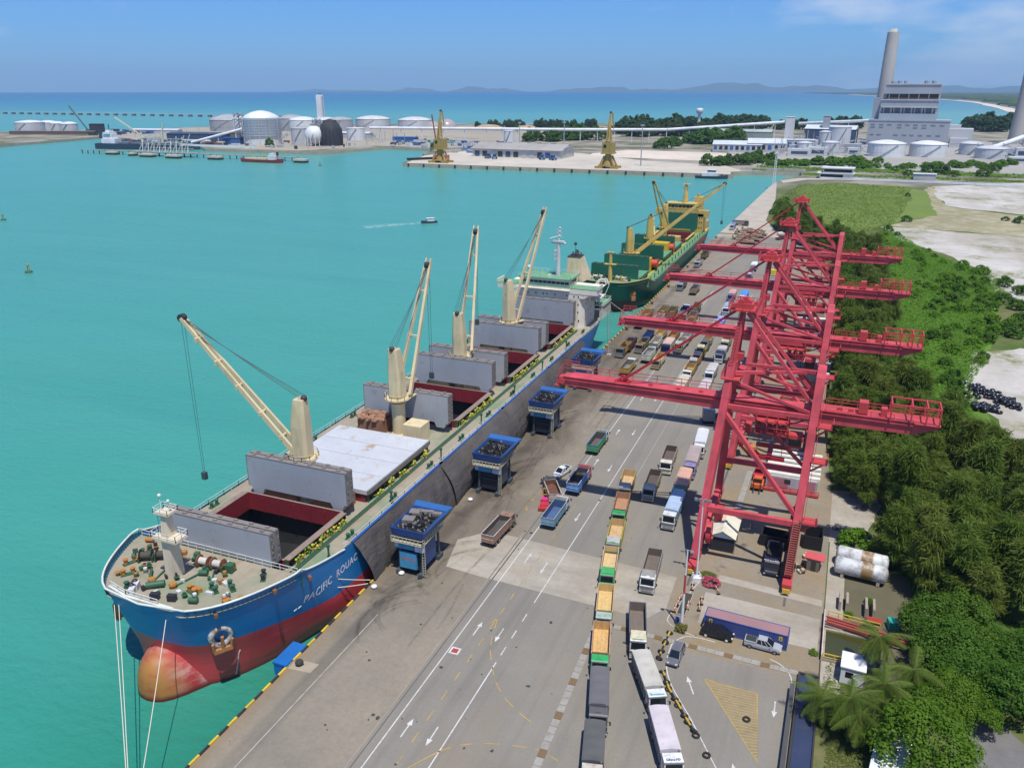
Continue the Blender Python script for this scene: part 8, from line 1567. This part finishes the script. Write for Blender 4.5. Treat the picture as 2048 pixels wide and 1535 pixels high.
for i in range(140): b.cbox((random.uniform(-1240,-1080) if i < 60 else random.uniform(-960,-760),random.uniform(1075,1200) if i < 60 else random.uniform(935,985),1.8),(random.uniform(3,12),random.uniform(2,7),random.uniform(2,6)),random.randrange(4),random.random())
stuff(b.build('yard_clutter', [TL, DARK, RUST, SHB]))

b = MB(); r7 = random.Random(5)
for i in range(260):
    x, y = r7.uniform(-980,-460), r7.uniform(925,1200)
    if any((x-q[0])**2+(y-q[1])**2 < q[2]**2 for q in ((-726,1000,34),(-638,1000,20),(-620,1014,22),(-656,1136,18),(-672,1018,18))) or not inside_poly((x,y)): continue
    k = r7.random()
    if k < .45: b.cbox((x,y,1.6),(r7.uniform(2,9),r7.uniform(2,6),r7.uniform(2,6)),r7.randrange(5),r7.random())
    elif k < .75: b.beam((x,y,0),(x,y,r7.uniform(6,16)),.5,.5,r7.randrange(2))
    else: b.beam((x,y,r7.uniform(2,6)),(x+r7.uniform(15,45),y+r7.uniform(-4,4),r7.uniform(2,6)),.9,.9,r7.choice((0,2)))
stuff(b.build('yard_clutter', [TL, FST, WG, DARK, RUST])); b = MB()
for i in range(150):
    x, y = r7.uniform(-28,70), r7.uniform(1045,1320); k = r7.random()
    if k < .5: b.beam((x,y,r7.uniform(4,10)),(x+r7.uniform(8,25),y+r7.uniform(-3,3),r7.uniform(4,10)),.8,.8,r7.randrange(2))
    else: b.beam((x,y,0),(x,y,r7.uniform(8,24)),.6,.6,r7.randrange(2))
for i in range(60): x, y = r7.uniform(170,330), r7.uniform(1060,1250); b.beam((x,y,r7.uniform(3,16)),(x+r7.uniform(8,30),y,r7.uniform(3,16)),.9,.9,r7.randrange(3))
stuff(b.build('pipe_clutter', [TL, FST, RUST]))

# ================================================================ VEGETATION
def leafmat(name, c1, c2, yel=None):
    M = Mat(name, .6, 0, .25); k = M.coord(); oi = M.rnd; P = M.pos()
    a = M.noise(.35, 3, vec=P, lo=.3, hi=.7); b_ = M.noise(3.0, 2, vec=P, lo=.3, hi=.7)
    c = M.mix(a, c1, c2); c = M.mix(M.math('MULTIPLY', b_, .45), c, sc(c1, 1.7)); c = M.mix(M.math('MULTIPLY', M.rng(oi, .4, 1.0), .45), c, yel or sc(c2, 1.25))
    M.col(c); tl_ = M.n('ShaderNodeBsdfTranslucent'); M.l(c, tl_.inputs[0]); ms = M.n('ShaderNodeMixShader'); ms.inputs[0].default_value = .5
    M.l(M.b.outputs[0], ms.inputs[1]); M.l(tl_.outputs[0], ms.inputs[2]); M.l(ms.outputs[0], M.t.nodes['Material Output'].inputs[0]); return M.m
CAS = leafmat('casuarina_needles', (.100,.165,.020), (.170,.230,.036), (.23,.245,.048)); BRD = leafmat('broad_leaves', (.055,.135,.010), (.105,.205,.020), (.14,.23,.024)); SCR = leafmat('scrub_leaves', (.095,.215,.010), (.150,.285,.018), (.19,.29,.024)); PLM = leafmat('palm_leaves', (.10,.165,.024), (.17,.235,.04), (.24,.25,.06)); FARL = leafmat('far_leaves', (.045,.085,.020), (.080,.12,.030), (.095,.115,.032))
BARK = paint('bark', (.13,.105,.08), .95, .5, 1.0)
RR = random.Random(11)
def leafquad(mb, c, n, s_, asp=1.0, mi=0):
    n = Vector(n); n.normalize(); a = n.cross(Vector((RR.uniform(-1,1),RR.uniform(-1,1),RR.uniform(-1,1)))); 
    if a.length < 1e-3: a = Vector((1,0,0))
    a.normalize(); b = n.cross(a); c = Vector(c); a *= s_*.5; b *= s_*.5*asp
    mb.add([c-a, c-b*.9, c+a, c+b*.9], [(0,1,2,3)], mi)
def rs(): 
    v = Vector((RR.gauss(0,1),RR.gauss(0,1),RR.gauss(0,1))); v.normalize(); return v
def crown_broad(R, H, z0, clumps, per, leaf, flat=.75, low=.28):
    b = MB()
    for i in range(clumps):
        d = rs(); d.z = abs(d.z)*(1+low*.4)-low; rr = RR.uniform(.55,1.0)**.5*R; c = Vector((d.x*rr, d.y*rr, z0+H*.42+d.z*H*.62*RR.uniform(.7,1))); cr = R*RR.uniform(.20,.36)
        for k in range(per):
            u = rs(); q = c+Vector((u.x,u.y,u.z*flat))*cr*RR.uniform(.55,1.05); leafquad(b, q, u+Vector((0,0,.7))+rs()*.5, leaf*RR.uniform(.6,1.25), RR.uniform(.55,.9))
    return b
def trunk(h, r, limbs, spread, lean=.06):
    b = MB(); top = Vector((RR.uniform(-1,1)*h*lean, RR.uniform(-1,1)*h*lean, h)); b.tube((0,0,-.2), top*.5, r, r*.75, 8); b.tube(top*.5, top, r*.75, r*.35, 7)
    for i in range(limbs): t = RR.uniform(.45,.95); a = RR.uniform(0,6.28); p = top*t; q = p+Vector((cos(a)*spread, sin(a)*spread, h*RR.uniform(.12,.35))); b.tube(p, q, r*.38*(1.2-t), r*.1, 5)
    return b
def crown_cas(H, R, strands):
    """feathery sprays drooping from tiers of upswept branches"""
    b = MB(); tips = []
    for i in range(62):
        t = RR.uniform(.10,1.0)**.85; a = RR.uniform(0,6.28); rad = R*(1-t*.72)*RR.uniform(.45,1.05); tips.append((Vector((cos(a)*rad, sin(a)*rad, H*(.22+.76*t)+RR.uniform(-.5,.5))), a, t))
    for i in range(strands):
        c, a, t = RR.choice(tips); p = c.lerp(Vector((0,0,c.z-.8)), abs(RR.gauss(0,.28))); p = p+Vector((RR.gauss(0,.55),RR.gauss(0,.55),RR.gauss(0,.42)))
        L = RR.uniform(.7,1.5); dr = Vector((cos(a+RR.gauss(0,.7))*.55, sin(a+RR.gauss(0,.7))*.55, RR.uniform(-1.0,.35))).normalized(); w = dr.cross(rs()); w.normalize(); w *= RR.uniform(.05,.115); e_ = p+dr*L
        b.add([p-w, p+w, e_+w*.35, e_-w*.35], [(0,1,2,3)])
    return b
def proto_tree(kind):
    if kind == 'cas': h = 13; return (trunk(12, .26, 10, 2.0, .03).mesh('trunk',[BARK]), crown_cas(14.5, 4.3, 10500).mesh('crown',[CAS]))
    if kind == 'broad': return (trunk(5.5, .32, 9, 2.6).mesh('trunk',[BARK]), crown_broad(4.9, 7.5, 1.6, 64, 150, .40).mesh('crown',[BRD]))
    if kind == 'far': return (trunk(6, .4, 4, 2).mesh('trunk',[BARK]), crown_broad(4.6, 11.5, .6, 52, 26, 1.5, low=.62).mesh('crown',[FARL]))
    if kind == 'shrub': return (trunk(1.1, .10, 5, .6).mesh('stem',[BARK]), crown_broad(1.7, 2.3, .25, 30, 44, .34, low=.62).mesh('crown',[BRD]))
CASP = [proto_tree('cas') for _ in range(4)]; BRDP = [proto_tree('broad') for _ in range(3)]; FARP = [proto_tree('far') for _ in range(4)]; SHRP = [proto_tree('shrub') for _ in range(3)]
def tree(name, label, cat, p, pr, s_, group, z=-.14, mat=None, sz=None, crown='crown'):
    r = thing(name, label, cat, (p[0],p[1],z), RR.uniform(0,6.28), group); r.scale = (s_,s_,s_*(sz or RR.uniform(.85,1.15)))
    link(pr[0].name.split('.')[0], pr[0], r); c_ = link('crown', pr[1], r)
    if mat: setmats(c_, [mat])
    return r
def inside(p, poly):
    x, y = p; k = False; n = len(poly)
    for i in range(n):
        (x1,y1),(x2,y2) = poly[i], poly[(i+1)%n]
        if (y1 > y) != (y2 > y) and x < (x2-x1)*(y-y1)/(y2-y1)+x1: k = not k
    return k
def scatter(poly, n, gap, tries=4000, avoid=()):
    xs = [q[0] for q in poly]; ys = [q[1] for q in poly]; out = []
    for _ in range(tries):
        if len(out) >= n: break
        p = (RR.uniform(min(xs),max(xs)), RR.uniform(min(ys),max(ys)))
        if inside(p, poly) and all((p[0]-q[0])**2+(p[1]-q[1])**2 > gap*gap for q in out) and all((p[0]-q[0])**2+(p[1]-q[1])**2 > q[2]**2 for q in avoid): out.append(p)
    return out
# casuarina grove along the landside of the quay
near = [(80.5,136),(84,128),(92,122),(99,128),(103,150),(104,176),(96,196),(84,212),(74,212),(72,190),(74,168),(80,152)]
for p in scatter(near, 58, 3.6): tree('casuarina_tree', 'feathery olive casuarina in the dense grove between the near crane and the scrub', 'tree', p, RR.choice(CASP), RR.uniform(.72,1.0), 'casuarinas of the near grove')
for p in [(73.6,162),(73.2,168.5),(72.8,175),(72.6,181),(72.4,187.5),(72.6,194),(72.3,200),(76,158),(77.5,165)]: tree('casuarina_tree', 'casuarina leaning over the yard edge beside the pale striped store', 'tree', p, RR.choice(CASP), RR.uniform(.6,.8), 'casuarinas at the yard edge')
mid = [(70,206),(86,206),(80,222),(87,236),(79,250),(84,266),(77,280),(85,298),(79,318),(68.5,330),(69.5,260)]
for p in scatter(mid, 56, 3.4): tree('casuarina_tree', 'feathery casuarina in the strip beneath the rear girders of the red cranes', 'tree', p, RR.choice(CASP), RR.uniform(.55,.95), 'casuarinas behind the cranes')
farg = [(66,330),(80,322),(84,372),(80,420),(70,452),(52,480),(36,508),(26,520),(34,482),(50,440),(62,396)]
for p in scatter(farg, 62, 4.2): tree('casuarina_tree', 'dark casuarina in the belt at the far end of the parked lorries', 'tree', p, RR.choice(CASP), RR.uniform(.70,.98), 'casuarinas at the far end of the quay', mat=BRD if RR.random() < .25 else None)
for p in scatter([(16,640),(22,545),(30,540),(26,640)], 10, 6): tree('shrub', 'dark bush on the field edge beside the pale far quay', 'bush', p, RR.choice(SHRP), RR.uniform(1.2,2.0), 'bushes along the far quay edge')
# broad-leaved mass, bottom right
mass = [(83,122),(90,119),(100,122),(125,140),(125,112),(104,97),(97,98),(92,103),(86,104),(83.5,110)]
for p in scatter(mass, 40, 4.1): tree('broadleaf_tree', 'dense dark green broadleaf tree in the thicket right of the water pit', 'tree', p, RR.choice(BRDP), RR.uniform(.62,.9), 'broadleaf trees right of the pit')
for p, s_, lb in (((82.25,89.24),1.1,'big round leafy tree over the white corrugated shed'),((86.28,101.01),.72,'leafy tree behind the round one, above the gravel patch'),((89.46,99.61),.55,'smaller leafy tree at the edge of the gravel patch'),((82.95,99.17),.7,'leafy tree between the palms and the thicket')): tree('broadleaf_tree', lb, 'tree', p, RR.choice(BRDP), s_, 'trees by the white shed', mat=leafmat('bright_leaves', (.070,.155,.008), (.125,.22,.015)))
for p, s_, lb in (((74.6,141.2),1.45,'bright low bush beside the upper white tank'),((69.4,107.6),.35,'small bush at the corner of the pit'),((77,124),.4,'low bush between the concrete piers'),((74,119.4),.35,'low bush behind the yellow rail')): tree('shrub', lb, 'bush', p, RR.choice(SHRP), s_*1.15, None, mat=SCR)
tree('shrub', 'yellow green shrub round the foot of the banded mast', 'bush', (50.5,105.8), SHRP[0], .55, None, 0, leafmat('yellow_leaves', (.16,.16,.03), (.24,.22,.05)))
tree('flower_bed', 'round bush of pink red blossom beside the flood mast', 'flowers', (52.7,119.9), SHRP[1], .85, None, 0, leafmat('pink_blossom', (.50,.03,.10), (.62,.22,.28), (.55,.10,.16)), .62)
b = MB()
for i in range(500): a = RR.uniform(0,6.28); r_ = 1.3*RR.random()**.5; leafquad(b, (51.7+cos(a)*r_*1.2, 122.4+sin(a)*r_*.8, .05+.15*RR.random()), (RR.gauss(0,.5),RR.gauss(0,.5),1), .25, .5)
stuff(b.build('grass_tuft', leafmat('yard_grass', (.09,.16,.02), (.14,.20,.03))))
# coconut palms: each frond its own
def frond(L):
    b = MB(); pts = [Vector((L*t, 0, L*(.30*t-.78*t*t))) for t in [i/11 for i in range(12)]]; b.path([tuple(p) for p in pts], .035, 4)
    for i in range(1, 62):
        t = i/62; p = Vector((L*t, 0, L*(.30*t-.78*t*t))); ll = L*.27*(sin(pi*min(1,t*.92+.08))**.6)
        for s_ in (-1,1): e_ = p+Vector((ll*.45, s_*ll*.86, -ll*RR.uniform(.35,.95))); w = Vector((.030,.004,.0)); b.add([p-w, p+w, e_+w*.25, e_-w*.25], [(0,1,2,3)] if s_ > 0 else [(3,2,1,0)])
    return b.mesh('frond', [PLM])
FR = [frond(L) for L in (3.6,4.0,3.2)]
def palm(p, h, label):
    r = thing('palm_tree', label, 'palm', (p[0],p[1],-.14), RR.uniform(0,6.28), 'coconut palms'); b = MB(); lx, ly = RR.uniform(-.5,.5), RR.uniform(-.5,.5)
    for k in range(8): t0, t1 = k/8, (k+1)/8; b.tube((lx*t0*t0,ly*t0*t0,h*t0),(lx*t1*t1,ly*t1*t1,h*t1),.24-.1*t0,.22-.1*t0,8)
    b.build('trunk', BARK, r)
    for k in range(26):
        f = link('frond', RR.choice(FR), r, (lx,ly,h-.1)); f.rotation_euler = (RR.uniform(-.2,.2), RR.uniform(-.75,.55) if k % 3 else RR.uniform(.3,.8), k*2.4+RR.uniform(-.2,.2))
for p, h, lb in (((77.86,106.00),6.5,'palm over the water pit, its crown covering the red beams'),((73.80,93.59),5.5,'palm beside the navy weighbridge, left in the lower clump'),((77.98,96.93),6,'palm in the middle of the clump below the pit'),((71.30,93.77),4,'leftmost small palm leaning over the weighbridge'),((81.69,101.22),6,'palm under the white and red leaning beams'),((75.16,90.50),5,'palm nearest the grass, lowest of the clump'),((77.37,94.20),5,'palm half hidden behind the lowest one')): palm(p, h, lb)
# low scrub: a leafy carpet that nobody could count
def scrub(name, poly, n, hmax, mat, leaf=.55, seed=0):
    b = MB(); xs = [q[0] for q in poly]; ys = [q[1] for q in poly]; k = 0
    while k < n:
        x, y = RR.uniform(min(xs),max(xs)), RR.uniform(min(ys),max(ys))
        w = mnoise.noise((x*.07,y*.05,seed)); e_ = mnoise.noise((x*.3,y*.3,seed+5))
        if not inside((x+w*4, y+e_*5), poly): continue
        q_ = mnoise.noise((x*.75,y*.75,seed+9)); h = hmax*clamp(.32+.6*w+.35*e_+.38*q_, .03, 1); n_ = Vector((RR.gauss(0,.36),RR.gauss(0,.36),1)); leafquad(b, (x,y,-.1+h*RR.uniform(.35,1.0)), n_, leaf*RR.uniform(.6,1.3), RR.uniform(.5,.9)); k += 1
    stuff(b.build(name, mat))
green = [(84,330),(79,290),(82,250),(85,212),(97,198),(104,180),(106,196),(102,222),(104,246),(110,270),(116,300),(122,330),(128,372),(130,400),(108,450),(90,520),(84,500),(78,450),(86,400)]
scrub('low_scrub', green, 60000, 2.6, SCR, .66, 2.0); scrub('low_scrub', [(66,460),(84,500),(92,540),(100,600),(110,690),(112,760),(60,772),(26,745),(17,640),(30,540)], 16000, .8, leafmat('field_grass', (.105,.175,.014), (.155,.21,.028)), 1.1, 4.0)
scrub('low_scrub', [(96,120),(125,142),(130,175),(108,190),(104,160),(100,130)], 16000, 1.6, SCR, .6, 7.0); scrub('low_scrub', [(70.8,80),(76,80),(77,100),(72,108),(70.8,104)], 5000, .22, leafmat('lawn', (.11,.15,.025), (.15,.17,.035)), .3, 9.0)
for p in scatter([(96,270),(112,262),(122,310),(134,360),(140,400),(122,430),(104,390),(98,330)], 40, 4.2): tree('shrub', 'rounded dark green bush in the scrub east of the cranes', 'bush', p, RR.choice(SHRP), RR.uniform(1.0,1.8), 'bushes in the green scrub', mat=SCR if RR.random() < .5 else None)
for p in scatter(green, 60, 5): tree('shrub', 'bright green bush swelling out of the low scrub behind the crane girders', 'bush', p, RR.choice(SHRP), RR.uniform(.8,1.6), 'bright bushes in the low scrub', mat=SCR)
for p in scatter([(98,200),(101,222),(101,262),(98,262),(96,230)], 12, 3): tree('shrub', 'green bush at the edge of the white sand near the black sacks', 'bush', p, RR.choice(SHRP), RR.uniform(.9,1.5), 'bushes beside the black sacks')
for p in scatter([(123.23,355.02),(132.81,353.85),(200,330),(200,282),(123.61,292.11),(110.46,285.67)], 46, 4): tree('shrub', 'dark green bush in the belt between two sand flats, right edge', 'bush', p, RR.choice(SHRP), RR.uniform(1.2,2.3), 'bushes on the sand flat')
for _i, (p, s_) in enumerate((((100.58,558.83),1.9),((106.87,692.76),1.2),((164.11,577.86),2.2),((157.18,585.74),1.4),((113.74,853.54),2.6),((134.94,891.96),5.2),((145.20,885.79),4.4),((152.19,868.78),3.0),((177.81,878.94),3.6),((190.84,919.30),4.4))): tree('shrub', ('round bush alone on the white sand','small bush alone on the olive ground','wide bush on the sand at the right edge','small bush left of the right edge one','round bush by the white office corner','tallest dark bush beyond the pipeline','broad dark bush right of the tallest one','smaller bush closing the dark group','single bush farther right by the pipeline','dark bush farthest right by the pipeline')[_i], 'bush', p, RR.choice(SHRP), s_, 'solitary bushes on the open ground')
# trees of the far shore, built one by one
def row(pts, smin, smax, jit, label, group, mat=None, wide=1.0):
    for x, y in pts: tree('far_tree', label, 'tree', (x+RR.gauss(0,jit), y+RR.gauss(0,jit)), RR.choice(FARP), RR.uniform(smin,smax)*wide, group, mat=mat, sz=RR.uniform(.85,1.2)/wide)
row([(-607.8,1511.5),(-604.0,1514.4),(-600.1,1517.3),(-596.2,1520.2),(-592.3,1523.1),(-588.4,1526.1),(-584.4,1529.0),(-580.5,1532.0),(-576.6,1534.9),(-572.7,1537.9),(-568.7,1540.8),(-564.8,1543.8),(-560.8,1546.7),(-556.9,1549.7),(-552.9,1552.7),(-548.9,1555.6),(-545.0,1558.6),(-541.0,1561.6),(-537.0,1564.6),(-533.0,1567.6),(-529.0,1570.6),(-525.0,1573.6),(-521.0,1576.6),(-517.0,1579.6),(-513.0,1582.6),(-508.9,1585.7),(-504.9,1588.7),(-500.9,1591.7),(-496.8,1594.7),(-492.8,1597.8),(-488.7,1600.8),(-484.6,1603.9),(-480.6,1606.9),(-476.5,1610.0),(-472.4,1613.0),(-468.3,1616.1),(-464.2,1619.2),(-460.1,1622.3),(-456.0,1625.3),(-451.9,1628.4),(-447.8,1631.5),(-443.7,1634.6),(-439.5,1637.7),(-435.4,1640.8),(-431.3,1643.9),(-427.1,1647.0)], 1.2, 1.8, 14, 'slim dark conifer in the row behind the sand heaps', 'trees behind the sand heaps', None, .85)
row([(-392.9,1533.4),(-384.2,1536.8),(-375.5,1540.2),(-366.9,1543.5),(-358.2,1546.9)], .6, .8, 10, 'small tree between the sand heaps and the right yellow crane', 'small trees by the right yellow crane')
row([(-322.7,1485.3),(-319.3,1487.9),(-315.8,1490.5),(-312.3,1493.1),(-308.8,1495.8),(-305.3,1498.4),(-301.7,1501.1),(-298.2,1503.7),(-294.7,1506.3),(-291.2,1509.0),(-287.6,1511.7),(-284.1,1514.3),(-280.5,1517.0),(-277.0,1519.6),(-273.4,1522.3),(-269.9,1525.0),(-266.3,1527.7),(-262.7,1530.4),(-259.2,1533.0),(-255.6,1535.7),(-252.0,1538.4),(-248.4,1541.1),(-244.8,1543.8),(-241.2,1546.5),(-237.6,1549.2),(-234.0,1552.0),(-230.4,1554.7),(-226.7,1557.4),(-223.1,1560.1),(-219.5,1562.9),(-215.8,1565.6),(-212.2,1568.3),(-208.5,1571.1),(-204.9,1573.8),(-201.2,1576.6),(-197.6,1579.3),(-193.9,1582.1),(-190.2,1584.8),(-186.5,1587.6),(-182.8,1590.4),(-179.1,1593.2),(-175.4,1595.9),(-171.7,1598.7),(-168.0,1601.5),(-164.3,1604.3),(-160.6,1607.1),(-156.9,1609.9),(-153.1,1612.7),(-149.4,1615.5),(-145.6,1618.3),(-141.9,1621.1),(-138.1,1624.0),(-134.4,1626.8),(-130.6,1629.6),(-126.8,1632.4),(-123.1,1635.3),(-119.3,1638.1),(-115.5,1641.0)], 2.1, 2.9, 18, 'tall dense tree in the wood behind the conveyor', 'wood behind the conveyor', leafmat('wood_leaves', (.032,.078,.018), (.058,.105,.026)), 1.2)
row([(-294.5,1394.6),(-290.2,1397.1),(-285.8,1399.5),(-281.4,1402.0),(-277.1,1404.4),(-272.7,1406.9),(-268.3,1409.3),(-263.9,1411.8),(-259.5,1414.2),(-255.1,1416.7),(-250.8,1419.1),(-246.4,1421.6),(-242.0,1424.0),(-237.5,1426.5),(-233.1,1429.0),(-228.7,1431.4),(-224.3,1433.9),(-219.9,1436.4),(-215.5,1438.8),(-211.0,1441.3),(-206.6,1443.8),(-202.2,1446.3),(-197.7,1448.8),(-193.3,1451.2),(-188.8,1453.7),(-184.4,1456.2),(-179.9,1458.7),(-175.5,1461.2),(-171.0,1463.7),(-166.5,1466.2),(-162.1,1468.7),(-157.6,1471.2),(-153.1,1473.7),(-148.6,1476.2),(-144.1,1478.7),(-139.6,1481.2),(-135.2,1483.7),(-130.7,1486.3),(-126.2,1488.8),(-121.6,1491.3),(-117.1,1493.8),(-112.6,1496.3),(-108.1,1498.9),(-103.6,1501.4)], 1.6, 2.2, 14, 'front tree of the wood behind the conveyor', 'front trees of the conveyor wood', None, 1.2)
row([(-124.3,1677.7),(-118.3,1682.6),(-112.3,1687.4),(-106.2,1692.3),(-100.1,1697.1),(-94.0,1702.0),(-87.9,1706.9),(-81.8,1711.8),(-75.7,1716.8),(-69.5,1721.7),(-63.3,1726.6),(-57.1,1731.6),(-50.9,1736.6),(-44.7,1741.6),(-38.4,1746.6),(-32.2,1751.6),(-25.9,1756.6),(-19.6,1761.7),(-13.3,1766.7),(-7.0,1771.8),(-0.6,1776.9),(5.7,1782.0),(12.1,1787.1),(18.5,1792.2),(24.9,1797.4),(31.4,1802.5),(37.8,1807.7),(44.3,1812.9),(50.8,1818.1),(57.3,1823.3),(63.8,1828.5),(70.3,1833.7),(76.9,1839.0),(83.5,1844.3)], 1.5, 2.2, 14, 'tree in the belt between the tower and the power station', 'trees left of the power station')
row([(-387.9,1213.8),(-384.3,1217.3),(-380.6,1220.8),(-377.0,1224.3),(-373.3,1227.8),(-369.7,1231.3),(-366.0,1234.9),(-362.3,1238.4),(-358.6,1242.0),(-354.9,1245.5),(-351.2,1249.1),(-347.5,1252.7),(-343.7,1256.3),(-340.0,1259.9),(-336.2,1263.6),(-332.5,1267.2),(-328.7,1270.8),(-324.9,1274.5),(-321.1,1278.2),(-317.3,1281.8)], 1.6, 2.2, 9, 'rounded tree under the conveyor behind the warehouse', 'trees behind the warehouse', BRD, 1.3); row([(-178.0,1133.3),(-176.8,1143.4),(-175.6,1153.5),(-174.3,1163.9),(-173.0,1174.4),(-171.7,1185.1),(-170.4,1195.9),(-169.1,1206.9),(-167.7,1218.1),(-166.3,1229.5),(-164.9,1241.1),(-163.5,1252.8),(-162.0,1264.8),(-160.5,1276.9)], .8, 1.3, 7, 'tree in the clump right of the right yellow crane', 'clump right of the yellow crane', BRD, 1.3)
row([(-159.0,1228.8),(-155.2,1232.3),(-151.4,1235.9),(-147.6,1239.5),(-143.8,1243.1),(-140.0,1246.7),(-136.1,1250.3),(-132.3,1253.9),(-128.4,1257.5),(-124.5,1261.2),(-120.7,1264.8),(-116.8,1268.5),(-112.9,1272.2),(-108.9,1275.9),(-105.0,1279.6),(-101.1,1283.3),(-97.1,1287.0),(-93.2,1290.7)], 1.5, 2.3, 9, 'rounded tree by the pale roofed workshops', 'trees by the workshops', BRD, 1.2); row([(-65.6,897.7),(-63.8,900.4),(-61.9,903.2),(-60.0,905.9),(-58.1,908.7),(-56.3,911.5),(-54.4,914.2),(-52.5,917.0),(-50.6,919.8),(-48.6,922.7),(-46.7,925.5),(-44.8,928.3),(-42.9,931.2),(-40.9,934.0),(-39.0,936.9),(-37.0,939.8),(-35.0,942.7),(-33.0,945.6),(-31.0,948.5),(-29.1,951.5),(-27.0,954.4),(-25.0,957.4),(-23.0,960.4),(-21.0,963.3),(-18.9,966.3),(-16.9,969.4)], .7, 1.2, 6, 'low bushy tree on the shore by the tug', 'bushes on the shore by the tug', BRD, 1.3); row([(-12.2,918.8),(-9.8,920.4),(-7.4,922.0),(-5.1,923.6),(-2.7,925.1),(-0.3,926.7),(2.1,928.3),(4.5,929.9),(6.9,931.5),(9.3,933.1),(11.7,934.7),(14.1,936.3),(16.5,937.9),(18.9,939.5),(21.3,941.1),(23.7,942.7),(26.1,944.3),(28.6,945.9),(31.0,947.5),(33.4,949.1),(35.8,950.7),(38.3,952.3),(40.7,953.9),(43.1,955.6),(45.6,957.2),(48.0,958.8),(50.5,960.4),(52.9,962.1),(55.4,963.7),(57.8,965.3),(60.3,967.0),(62.8,968.6),(65.2,970.2),(67.7,971.9),(70.2,973.5),(72.6,975.2),(75.1,976.8),(77.6,978.5),(80.1,980.1),(82.6,981.8)], .5, .85, 7, 'low bush along the bank before the works', 'bushes along the works bank', SCR, 1.8); row([(82.1,914.5),(85.4,916.8),(88.6,919.2),(91.9,921.5),(95.2,923.9),(98.5,926.3),(101.7,928.6),(105.0,931.0),(108.3,933.4),(111.6,935.8),(114.9,938.2),(118.3,940.6),(121.6,943.0),(124.9,945.4),(128.3,947.8),(131.6,950.2),(135.0,952.6),(138.3,955.1),(141.7,957.5),(145.1,959.9),(148.5,962.4),(151.9,964.8),(155.3,967.3),(158.7,969.8),(162.1,972.2),(165.5,974.7),(169.0,977.2),(172.4,979.7),(175.9,982.2),(179.3,984.7),(182.8,987.2),(186.3,989.7),(189.7,992.2),(193.2,994.7),(196.7,997.2),(200.2,999.8),(203.7,1002.3),(207.3,1004.8),(210.8,1007.4),(214.3,1009.9),(217.9,1012.5),(221.4,1015.1),(225.0,1017.6),(228.5,1020.2)], .4, .7, 9, 'low bush on the verge before the broad white tanks', 'bushes before the white tanks', SCR, 1.8)
row([(263.5,1787.8),(268.1,1793.4),(272.8,1798.9),(277.4,1804.5),(282.1,1810.1),(286.8,1815.7),(291.5,1821.4),(296.3,1827.0),(301.0,1832.7),(305.8,1838.4),(310.6,1844.2),(315.4,1850.0),(320.3,1855.7),(325.1,1861.6),(330.0,1867.4),(334.9,1873.3),(339.8,1879.2),(344.8,1885.1),(349.7,1891.0),(354.7,1897.0),(359.8,1903.0),(364.8,1909.0)], 2.0, 2.9, 18, 'tall dark tree on the headland right of the power station', 'headland trees on the right', leafmat('headland_leaves', (.034,.075,.020), (.058,.10,.028)), 1.2); row([(-680,960),(-462,1020),(-455,1016),(-520,1480),(-500,1475)], .8, 1.2, 3, 'lone round tree on the far sea wall', 'lone trees by the tanks', BRD, 1.2)
scrub('bank_scrub', [(-30,858),(20,872),(60,880),(430,866),(430,900),(40,915),(-20,905)], 5000, 3, SCR, 3.2, 3.0); scrub('bank_scrub', [(20,826),(50,830),(420,830),(420,846),(70,850),(24,846)], 3000, 2.0, SCR, 2.8, 4.0)
